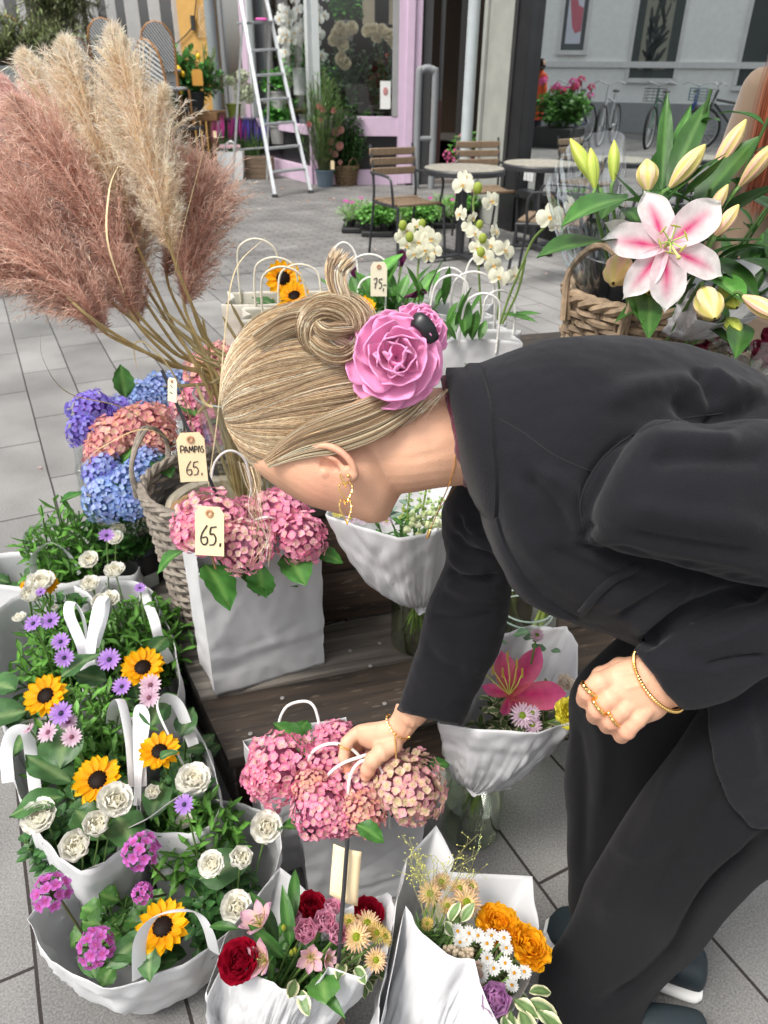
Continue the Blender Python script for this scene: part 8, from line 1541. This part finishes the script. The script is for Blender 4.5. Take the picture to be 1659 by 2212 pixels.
loft(f,[(1380,1330,1950,1500,.95,.12),(1244,1470,1640,1560,1.0,.09),(1226,1600,1600,1680,1.07,.085),(1221,1720,1560,1790,1.13,.08),(1223,1850,1520,1930,1.20,.074),(1230,1945,1492,2040,1.25,.070),(1238,1992,1490,2128,1.275,.066)],36,6,2.3)
tf=fuse(f,.0055,4); crumple(tf,.006,8,3); folds(tf,[([(1260,1500),(1300,1600),(1290,1750)],.006,18),([(1240,1560),(1262,1700),(1256,1900)],-.006,14)])
tro=addmesh('trousers',tf,TROU,W)
f=MB()
loft(f,[(1620,1360,2050,1600,.93,.13),(1530,1500,1860,1760,.935,.115),(1452,1625,1740,1850,.945,.105),(1385,1712,1650,1905,.97,.095),(1342,1772,1606,1950,.995,.09),(1300,1842,1560,1995,1.02,.085),(1264,1905,1525,2035,1.05,.082),(1236,1978,1490,2078,1.09,.08),(1170,2104,1420,2150,1.15,.076),(1176,2180,1392,2196,1.165,.072),(1186,2240,1388,2250,1.172,.07)],40,6,2.2)
tn=fuse(f,.005,4); crumple(tn,.006,7,9)
folds(tn,[([(1659,1795),(1560,1880),(1500,1960),(1455,2050),(1380,2130),(1300,2170)],-.014,14),([(1640,1780),(1530,1870),(1470,1960),(1420,2060)],.008,20),([(1480,1640),(1420,1760),(1350,1890),(1290,2000)],.006,24),([(1560,1700),(1480,1830),(1400,1960)],-.005,20),([(1320,1830),(1400,1840),(1480,1820)],.003,16)])
addmesh('trouser_leg',tn,TROU,tro)
# shoes
for nm,(hu,hv,hd),(tu,tv,td),lab in(('shoe',(1400,2085,1.30),(1180,1998,1.35),'left-pointing teal black trainer with a white sole'),('shoe',(1330,2262,1.20),(1150,2270,1.215),None)):
 a,b=P(hu,hv,hd),P(tu,tv,td); a.z=b.z=0; x=(b-a).normalized(); y=V3(-x.y,x.x,0); Ls=.265; a=b-x*Ls
 def ringz(pr):return[(0+a.x+x.x*s_*Ls,a.y+x.y*s_*Ls,z_,w_,hh)for s_,z_,w_,hh in pr]
 def shoe_shell(pr,nm_,m_,par):
  f=MB(); V=[]; n=18
  for s_,z0_,z1_,w_ in crom(pr,4):
   c=a+x*(s_*Ls)
   for k in range(n):t_=2*math.pi*k/n; ct=math.copysign(abs(math.cos(t_))**.7,math.cos(t_)); st_=math.copysign(abs(math.sin(t_))**.8,math.sin(t_)); V.append(tuple(c+y*(w_*ct)+V3(0,0,(z0_+z1_)/2+(z1_-z0_)/2*st_)))
  m2=len(V)//n; f.grid(np.array(V),m2,n,closed=True); f.add(V[:n],[tuple(range(n))[::-1]]); f.add(V[-n:],[tuple(range(n))]); return f.build(nm_,m_,par)
 so=shoe_shell([(0.0,.022,.07,.022),(.05,.022,.085,.032),(.3,.022,.095,.036),(.55,.022,.085,.040),(.75,.022,.068,.044),(.92,.022,.05,.036),(.99,.024,.034,.014)],'shoe',mat('trainer_dark',col=(.012,.022,.028),rough=.6,bump=.4,bscale=700),W)
 if lab:so['label']=lab
 shoe_shell([(-.01,.003,.024,.026),(.06,.003,.026,.037),(.35,.003,.026,.037),(.6,.003,.026,.043),(.8,.003,.027,.047),(.95,.003,.027,.036),(1.01,.008,.024,.012)],'sole',mat('white_rubber',col=(.72,.72,.70),rough=.6),so)
 # --- hair
rg=np.random.RandomState(5); C0=P(668,858,.870); Ax=(P(880,806,.868)-C0).normalized(); Dp=ray(668,858).normalized(); Dp=(Dp-Ax*Dp.dot(Ax)).normalized(); Up=Ax.cross(Dp); Up=Up if Up.dot(o_up)>0 else-Up
px=.870/F; ra_,rb_,rc_=186*px,196*px,.0815
HLu=[400,480,500,530,552,600,640,690,740,800,860,920,980]; HLv=[930,960,990,1016,1026,1004,976,958,962,950,925,890,850]
def ell(th,ph,k=1.0):
 th,ph=np.asarray(th)[...,None],np.asarray(ph)[...,None]; A_,U_,D__=np.array(Ax),np.array(Up),np.array(Dp); kk=np.asarray(k)[...,None]if np.ndim(k)else k
 return np.array(C0)+(A_*ra_*np.cos(th)+(U_*rb_*np.cos(ph)+D__*rc_*np.sin(ph))*np.sin(th))*kk
def keep(p):u,v,d=uvd(p.reshape(-1,3)); return(v<np.interp(u,HLu,HLv)).reshape(p.shape[:-1])
f=MB(); nt_,np_=70,140; th=np.linspace(.02,math.pi-.02,nt_); ph=np.arange(np_)*2*math.pi/np_; TT,PP=np.meshgrid(th,ph,indexing='ij'); G_=ell(TT,PP,.985); kp=keep(G_)
q=[]
for i in range(nt_-1):
 for k in range(np_):
  k2=(k+1)%np_
  if kp[i,k]and kp[i,k2]and kp[i+1,k]and kp[i+1,k2]:q+=[i*np_+k,i*np_+k2,(i+1)*np_+k2,(i+1)*np_+k]
f.add(G_.reshape(-1,3),(np.array(q),np.full(len(q)//4,4)),(.15,.10,.06)); cap=f.build('hair',HAIR,W)
K=22; n_=15000; ph=rg.rand(n_)*2*math.pi; ph=np.where(rg.rand(n_)<.45,rg.normal(-math.pi/2 if(ell(1.5,-math.pi/2)-np.array((0,0,H)))@np.array(Dp)<(ell(1.5,math.pi/2)-np.array((0,0,H)))@np.array(Dp)else math.pi/2,1.0,n_),ph)
t0=math.pi-rg.rand(n_)**1.3*1.5; t1=.12+.5*rg.rand(n_)**2; tt=np.linspace(0,1,K)[None,:]; TH_=t0[:,None]+(t1-t0)[:,None]*tt
cl=np.round(ph*60)/60; PHs=ph[:,None]*(1-.3*tt)+cl[:,None]*(.3*tt)+.05*np.sin(TH_*2.3+cl[:,None]*9)+rg.normal(0,.012,(n_,1))*tt*3
lift=1+.004+.0028*np.sin(cl*41)[:,None]*np.sin(tt*3.1)+rg.rand(n_,1)*.008+(rg.rand(n_,1)<.03)*rg.rand(n_,1)*.03*np.sin(tt*3.14)
PL=ell(TH_,PHs,lift); kp=keep(PL)
for i in range(n_):
 w_=np.where(kp[i])[0]
 if len(w_)<4:PL[i,:]=PL[i,-1]; continue
 PL[i,:w_[0]]=PL[i,w_[0]]; bad=~kp[i]; bad[:w_[0]]=False
 if bad.any():e=np.where(bad)[0][0]; PL[i,e:]=PL[i,e-1]
good=np.linalg.norm(PL[:,0]-PL[:,-1],axis=1)>.02; PL=PL[good]; cl=cl[good]; n_=len(PL)
def haircol(n,seedv,rg):
 base=np.array([(.17,.105,.06),(.40,.285,.175),(.68,.54,.365),(.88,.76,.57),(.28,.19,.115)])[rg.choice(5,n,p=[.22,.27,.24,.12,.15])]; return base*rg.uniform(.8,1.15,(n,1))*(1.2+.16*np.sin(seedv*23))[:,None]
strands(PL,.00024,np.clip(haircol(n_,cl,rg),0,.9)).build('hair_strands',HAIR,cap,smooth=True)
# bun: strands sweeping up from the crown, coiled in a knot, with the tail sticking up
def bundle(path,n,rad,K,rg,twist=0.0,flat=1.0,fan=0.0,endvar=.15):
 p=crom([tuple(q)for q in path],8); t=np.linspace(0,1,K); idx=np.linspace(0,len(p)-1,K); c=np.stack([np.interp(idx,range(len(p)),p[:,k])for k in range(3)],1); T_=np.gradient(c,axis=0); T_/=np.linalg.norm(T_,axis=1,keepdims=True)
 X=np.cross(T_,np.array(Dp)); X/=np.linalg.norm(X,axis=1,keepdims=True); Y=np.cross(T_,X); a=rg.rand(n)*6.283; r=np.sqrt(rg.rand(n)); rr_=np.interp(t,np.linspace(0,1,len(rad)),rad)
 ang=a[:,None]+twist*t[None,:]; e=1+fan*t[None,:]**2*(r[:,None]); o=c[None]+X[None]*(np.cos(ang)*r[:,None]*rr_[None]*e)[...,None]+Y[None]*(np.sin(ang)*r[:,None]*rr_[None]*flat*e)[...,None]
 o+=rg.normal(0,.0012,(n,1,3))*np.sin(t*3.1)[None,:,None]+rg.normal(0,.0006,(n,1,3))*t[None,:,None]
 if endvar:L_=1-endvar*rg.rand(n); o=np.stack([np.stack([np.interp(t*L_[i],t,o[i,:,k])for k in range(3)],1)for i in range(n)])
 return o
b3=lambda l:[P(*a)for a in l]; bits=[]
for path,n,rad,tw in((b3([(560,740,.80),(620,700,.79),(672,690,.785),(705,712,.79)]),500,[.012,.012,.010,.008],.5),(b3([(600,690,.84),(660,665,.82),(720,656,.80),(765,672,.80),(790,700,.81),(800,740,.83)]),900,[.008,.011,.015,.014,.010],1.5),
(b3([(690,760,.795),(668,735,.785),(668,695,.78),(700,668,.78),(745,672,.782),(770,700,.79),(765,735,.80)]),1100,[.008,.012,.014,.015,.012],2.2),(b3([(668,715,.785),(690,745,.78),(725,765,.785),(760,760,.80),(790,740,.82)]),700,[.007,.010,.012,.012],-1.5),
(b3([(680,700,.775),(705,715,.772),(740,712,.778),(775,705,.80)]),400,[.006,.008,.008],1.2),(b3([(800,760,.82),(760,750,.80),(720,738,.785),(700,722,.78)]),400,[.01,.01,.008],1.0)):
 bits.append(strands(bundle(path,n,rad,18,rg,tw),.00026,np.clip(haircol(n,rg.rand(n),rg),0,.9)))
tail=bundle(b3([(752,690,.80),(742,650,.79),(728,612,.785),(728,580,.785),(748,548,.79)]),620,[.010,.0085,.009,.011,.014],16,rg,.6,.6,.25,.22); bits.append(strands(tail,.00034,np.clip(haircol(620,rg.rand(620),rg)*1.15,0,.9)))
nb_=bundle(b3([(575,1000,.812),(650,958,.797),(720,935,.79),(800,905,.795),(870,868,.805),(915,835,.815)]),1300,[.006,.016,.022,.022,.018,.012],20,rg,.25,.35,0,.25); bits.append(strands(nb_,.00034,np.clip(haircol(1300,rg.rand(1300),rg),0,.9)))
bun=MB()
for b_ in bits:bun.add(b_.V[0],(b_.L[0],b_.N[0]),b_.C[0])
bn=bun.build('bun',HAIR,cap)
f=MB(); f.sphere(P(718,712,.805),(.024,.014,.022),16,12,(.20,.13,.07)); f.sphere(P(780,735,.83),(.024,.018,.022),16,12,(.20,.13,.07)); f.build('bun_core',HAIR,bn)
# loose strands
L_=[]
for k in range(34):
 s=rg.rand(); e=rg.rand()**.6; a=[(512+48*s,995+20*s,.815),(530+36*s,1050,.81),(536+44*rg.rand(),1050+60*e,.815),(545+40*rg.rand(),1055+115*e,.83),(535+55*rg.rand(),1060+180*e,.84)]; L_.append(crom([tuple(P(*q))for q in a],4))
for k in range(110):
 th0,p0=rg.uniform(.6,2.6),rg.uniform(0,6.28); q=ell(np.linspace(th0,th0-.5,17),np.full(17,p0)+np.linspace(0,rg.normal(0,.25),17),1+np.linspace(.0,1,17)*rg.uniform(.02,.10)*np.sin(np.linspace(0,3.1,17))+.012)
 if keep(q).all():L_.append(q)
for k in range(80):
 a0,r0,dr=rg.rand()*6.28,rg.uniform(44,66),rg.uniform(-6,12); aa=a0+np.linspace(0,rg.uniform(.8,2.4),17); L_.append(np.array([tuple(P(725+(r0+dr*j/16)*math.cos(q_)*1.05,708+(r0+dr*j/16)*math.sin(q_)*.92,.785))for j,q_ in enumerate(aa)]))
for k in range(60):
 u0=rg.uniform(880,980); v0=np.interp(u0,HLu,HLv)-20; a=[(u0,v0,.815),(u0-rg.uniform(10,30),v0+25,.812),(u0-rg.uniform(30,70),v0+rg.uniform(35,60),.815)]; L_.append(crom([tuple(P(*q))for q in a],8)[:17])
L_=np.array([l if len(l)==17 else crom(l[np.linspace(0,len(l)-1,5).astype(int)],4)for l in L_]); strands(L_,.00022,np.clip(haircol(len(L_),rg.rand(len(L_)),rg)*1.2,0,.9)).build('loose_strands',HAIR,cap)
# fabric flower
FAB=mat('satin_pink',col=(.84,.31,.56),rough=.6,bump=.25,bscale=900,sheen=.3,trans=.12)
def camellia(cu,cv,d,rp,nm,tilt=(0,0),rr=random.Random(3),layers=6):
 c=P(cu,cv,d); s=rp/F*d; z=(o_bk+o_rt*tilt[0]+o_up*tilt[1]).normalized(); x=o_rt; x=(x-z*x.dot(z)).normalized(); y=z.cross(x); base=np.eye(4); base[:3,0],base[:3,1],base[:3,2],base[:3,3]=x,y,z,c; first=None
 for l in range(layers):
  f_=l/(layers-1); n=(6,6,5,5,4,3)[l]
  for k in range(n):
   Lp=s*lerp(1.0,.48,f_)*rr.uniform(.92,1.06); pt=petal(Lp,Lp*lerp(1.12,1.2,f_),.62,.6,.12+.12*f_,lerp(.35,1.25,f_),0,.95,12,11,(1,1,1),(1,1,1),ruf=.035,seed=rr.randrange(999));
   M_=base@RZ(2*math.pi*(k+l*.41)/n+rr.uniform(-.12,.12))@TR(s*.02,0,s*(.05+.34*f_))@RY(-lerp(-.12,.62,f_)+rr.uniform(-.06,.06))@RX(rr.uniform(-.18,.18)+.12); f=MB(); f.tpl(pt,M_)
   o=f.build('petal',FAB,first or W,sharp=None); sm=o.modifiers.new('s','SOLIDIFY'); sm.thickness=.0014; sm.offset=0
   if first is None:first=o; o.name=nm
 return first
camellia(902,722,.838,66,'hair_flower',(.35,.35),random.Random(12),5)
camellia(852,782,.800,108,'hair_flower',(.05,.0),random.Random(8),5)
f=MB(); pp=crom([P(893,690,.775),P(905,692,.768),P(922,708,.768),P(938,738,.775)],6); f.tube(pp,[.004]+[.0085]*14+[.0075]*3+[.005],14,flat=(1.0,.35),upv=tuple(o_bk)); f.build('hair_clip',mat('clip_black',col=(.008,.008,.01),rough=.35),W)
# --- jewellery
def gold(name,pts,r,n=6,par=None,rope=0.0,cyc=40):
 f=MB(); p=np.array([tuple(q)for q in pts]); m_=len(p); rr_=r*(1+rope*np.sin(np.arange(m_)*2*math.pi/max(2,m_/cyc)))if rope else np.full(m_,r); f.tube(p,list(rr_),n); return f.build(name,METALG,par or W)
def heart(cx,cy,w,h,rot,d,sx=1.0):
 o=[]
 for t in np.linspace(0,2*math.pi,121):x=.5*math.sin(t)**3*w*sx; y=-(13*math.cos(t)-5*math.cos(2*t)-2*math.cos(3*t)-math.cos(4*t))/30*h; o.append(P(cx+x*math.cos(rot)-y*math.sin(rot),cy+x*math.sin(rot)+y*math.cos(rot),d))
 return o
e_=gold('earring',crom([P(735,1024,.783),P(738,1034,.780),P(745,1042,.779),P(748,1048,.779)],8),.0011,rope=.25,cyc=14); gold('heart_link',heart(748,1060,36,44,-.15,.779,.8),.0009,par=e_,rope=.3,cyc=46); gold('heart_link',heart(747,1101,34,56,-.1,.780,.75),.0009,par=e_,rope=.3,cyc=52)
f=MB(); f.sphere(P(752,1028,.786),.0022,8,6); f.build('ear_stud',METALG,W)
bvb=BVHTree.FromPolygons([tuple(p)for p in coords(body)],[tuple(p.vertices)for p in body.polygons])
l=[on(bvb,a,b,.0008,fb=.82)for a,b in crom([(984,862),(985,900),(984,950),(982,1000),(972,1040)],8)]+[P(*a)for a in crom([(958,1075,.83),(943,1112,.845),(930,1142,.86)],10)]
nk_=gold('necklace',l,.0006,rope=.3,cyc=90); f=MB(); f.sphere((0,0,0),(.0035,.0022,.0075),12,8,M=MAT(P(926,1153,.86),(-.25,0,-1),1)); f.build('pendant',METALG,nk_); gold('necklace_chain',[P(*a)for a in crom([(930,1142,.86),(950,1100,.87),(985,1050,.90)],12)],.0006,par=nk_,rope=.3,cyc=50)
def bangle(a,b,dcen,th,bulge,r,name,rope=.3,cyc=60,flat=None,n=80,ext=1.06,sag=0):
 pa,pb=P(*a,dcen),P(*b,dcen); c=(pa+pb)/2; ax=(pa-pb)/2*ext; vd=(c-V3(0,0,H)).normalized(); sh_=P(*bulge,dcen)-c; pts=[]
 for t in np.linspace(0,2*math.pi,n):pts.append(c+ax*math.cos(t)+vd*(th*math.sin(t))+sh_*max(0,-math.sin(t))-sh_*max(0,math.sin(t))*.4)
 f=MB(); p=np.array([tuple(q)for q in pts]); rr_=r*(1+rope*np.sin(np.arange(n)*2*math.pi/(n/cyc)+.5)); f.tube(p,list(rr_),8,flat=flat,cap=False); return f.build(name,METALG,W)
bangle((1376,1404),(1472,1532),.80,.0265,(1398,1492),.0019,'bracelet',.25,80,n=320,ext=1.0)
br=bangle((838,1546),(884,1590),1.187,.021,(852,1584),.0014,'bracelet',.4,26,n=160); gold('chain_end',[P(*a)for a in crom([(852,1582,1.168),(854,1605,1.166),(855,1625,1.168),(855,1640,1.17)],14)],.0011,par=br,rope=.4,cyc=14); f=MB(); f.sphere(P(884,1592,1.17),.0024,8,6); f.build('charm',METALG,br)
def finger_ring(a,b,d,th,name='ring',r=.0014,rope=.25):return bangle(a,b,d,th,((a[0]+b[0])/2-3,(a[1]+b[1])/2+3),r,name,rope,14,n=84,ext=1.02)
finger_ring((1260,1476),(1291,1505),.797,.0138,r=.0024); finger_ring((1282,1511),(1309,1543),.793,.0138,r=.0022); finger_ring((1314,1534),(1337,1566),.792,.0134,r=.0020); finger_ring((732,1608),(758,1618),1.199,.0125,r=.0017,rope=0)
adopt(W)
# --- other people: standing figures
def standing(root,name_label,coat,hair,yaw,hgt=1.7,long_hair=True,trouser=(.03,.03,.04),seed=1,legs=True):
 t=thing('person',tuple(root),name_label,'person'); k=hgt/1.7; o=Vector(root); c,s_=math.cos(yaw),math.sin(yaw)
 def q(x,y,z):return V3(o.x+(c*x-s_*y)*k,o.y+(s_*x+c*y)*k,o.z+z*k)
 f=MB()
 wloft(f,[(*q(0,0,1.44),.05*k,.05*k,yaw),(*q(0,.01,1.50),.052*k,.058*k,yaw)]); f.sphere(q(0,.02,1.60),(.075*k,.092*k,.112*k),20,14); f.sphere(q(0,.105,1.585),.014*k); f.sphere(q(.078,.01,1.59),(.008,.016,.025)); f.sphere(q(-.078,.01,1.59),(.008,.016,.025)); f.sphere(q(0,.06,1.53),(.05*k,.045*k,.04*k))
 wloft(f,[(*q(0,0,.86),.14*k,.10*k,yaw),(*q(0,0,1.05),.12*k,.085*k,yaw),(*q(0,0,1.3),.15*k,.09*k,yaw),(*q(0,0,1.42),.10*k,.07*k,yaw)])
 for sx in(-1,1):
  limb(f,[q(sx*.15,0,1.36),q(sx*.20,0,1.1),q(sx*.21,.06,.86)],[.045*k,.038*k,.026*k]); limb(f,[q(sx*.09,0,.85),q(sx*.10,.01,.45),q(sx*.10,0,.1)],[.075*k,.052*k,.036*k])
  for j in range(4):limb(f,[q(sx*.21+(j-1.5)*.012,.07,.82),q(sx*.21+(j-1.5)*.013,.085,.755-.01*(j in(1,2)))],[.008,.007],8)
  limb(f,[q(sx*.185,.075,.83),q(sx*.175,.10,.785)],[.010,.008],8); limb(f,[q(sx*.10,0,.06),q(sx*.105,.12,.035)],[.04*k,.028*k])
 me=fuse(f,.008,3); me.color_attributes.new('Col','FLOAT_COLOR','POINT').data.foreach_set('color',np.tile(np.array((.6,.36,.25,1.0),np.float32),len(me.vertices))); addmesh('body',me,SKIN,t)
 f=MB(); wloft(f,[(*q(0,0,.42),.22*k,.17*k,yaw),(*q(0,0,.7),.21*k,.16*k,yaw),(*q(0,0,1.02),.19*k,.135*k,yaw),(*q(0,0,1.26),.205*k,.135*k,yaw),(*q(0,0,1.38),.19*k,.11*k,yaw),(*q(0,0,1.45),.09*k,.075*k,yaw),(*q(0,0,1.50),.075*k,.07*k,yaw)])
 for sx in(-1,1):limb(f,[q(sx*.165,0,1.35),q(sx*.215,0,1.1),q(sx*.225,.05,.88)],[.07*k,.062*k,.052*k])
 me=fuse(f,.012,3); crumple(me,.016,7,seed,(1,1,.6)); addmesh('coat',me,mat('coat_%d'%seed,col=coat,rough=.9,bump=.4,bscale=300,sheen=.3),t)
 for sx in(-1,1):
  f=MB(); wloft(f,[(*q(sx*.10,0,.5),.085*k,.085*k,yaw),(*q(sx*.10,0,.06),.065*k,.07*k,yaw)]); f.build('trouser_leg',mat('trouser_other',col=trouser,rough=.9),t)
  f=MB(); f.sphere(q(sx*.10,.05,.035),(.05,.05,.035),12,8); f.sphere(q(sx*.105,.11,.03),(.045,.06,.028),12,8); f.build('shoe',PLASTB,t)
 rg2=np.random.RandomState(seed); n=1900; a=rg2.rand(n)*6.283; ph0=rg2.uniform(.05,1.35,n); Ls=[]
 for i in range(n):
  if abs((a[i]-math.pi/2+math.pi)%(2*math.pi)-math.pi)<.85 and ph0[i]>.5:a[i]=a[i]+math.pi
  p0=q(.082*math.sin(ph0[i])*math.cos(a[i]),.02+.098*math.sin(ph0[i])*math.sin(a[i]),1.60+.12*math.cos(ph0[i])); x_,y_=math.cos(a[i]),math.sin(a[i]); ln=rg2.uniform(.5,.62)if long_hair else .12
  w_=rg2.normal(0,.012,2); Ls.append(crom([tuple(p0),tuple(q(.092*x_,.02+.105*y_*.9,1.56)),tuple(q((.13 if seed==3 else .105)*x_+w_[0],(-.10 if seed==3 else-.02)+.08*y_+w_[1],1.44 if long_hair else 1.53)),tuple(q((.19 if seed==3 else .13)*x_+w_[0]*2,(-.165 if seed==3 else-.05)+(.04 if seed==3 else .12)*min(y_,.2)+w_[1],1.60-ln*.75)),tuple(q((.20 if seed==3 else .12)*x_+w_[0]*3,(-.18 if seed==3 else-.08)+(.04 if seed==3 else .12)*min(y_,.1)+w_[1]*2,1.60-ln))],4)[:17])
 if seed==3:
  for i in range(1800):
   g1,g2=rg2.normal(0,.028,2); Ls.append(crom([tuple(q(-.08+g1*.6,-.10,1.66)),tuple(q(-.16+g1,-.15+g2*.3,1.52)),tuple(q(-.205+g1*1.2,-.20+g2*.5,1.36)),tuple(q(-.215+g1*1.2,-.215+g2*.5,1.2)),tuple(q(-.225+g1*1.3+rg2.normal(0,.01),-.21+g2*.5,1.08+rg2.rand()*.1))],4)[:17]);
  n+=1800
 Ls=np.array(Ls); hc=np.array(hair)*rg2.uniform(.5,1.5,(n,1)); strands(Ls,.0011,hc).build('hair',HAIR,t); return adopt(t)
standing((1.365,2.80,0),'person with long red hair in a camel coat, cut off by the right edge',(.17,.118,.078),(.24,.06,.022),math.radians(10),1.66,True,seed=3)
q=mir(vp(1146,300,z=0)); standing((q.x,q.y,0),'person in a long orange coat, mirrored at the left of the big window',(.70,.10,.02),(.03,.02,.015),math.radians(120),1.72,False,seed=4)
for(u_,v_,lab)in((1195,318,'pot of pink and red geraniums mirrored in the big window'),):
 q=mir(vp(u_,v_,z=0)); q=V3(q.x,q.y,0); t=thing('planter',tuple(q),'dark planter box mirrored low in the big window','planter'); f=MB(); f.bbox(q+V3(0,0,.2),(.9,.9,.4),.02,(.03,.03,.03)); f.build('box',VC,t); adopt(t)
 t=plant('geranium_plant',q+V3(0,0,.4),lab); rr=random.Random(9); f=MB(); bush(f,q,.75,.75,.4,1.15,'ger',.16,60,10,rr,tint=(.8,1.8),sr=.006); f.build('foliage',LEAF,t)
 for k in range(16):f=MB(); geranium(f,q+V3(rr.uniform(-.65,.65),rr.uniform(-.65,.65),rr.uniform(.95,1.3)),.12,rr,(.3,.1,1),rr.choice([(.75,.12,.35),(.7,.02,.03)]),10); f.build('flower_head',PETAL,t)
 adopt(t)
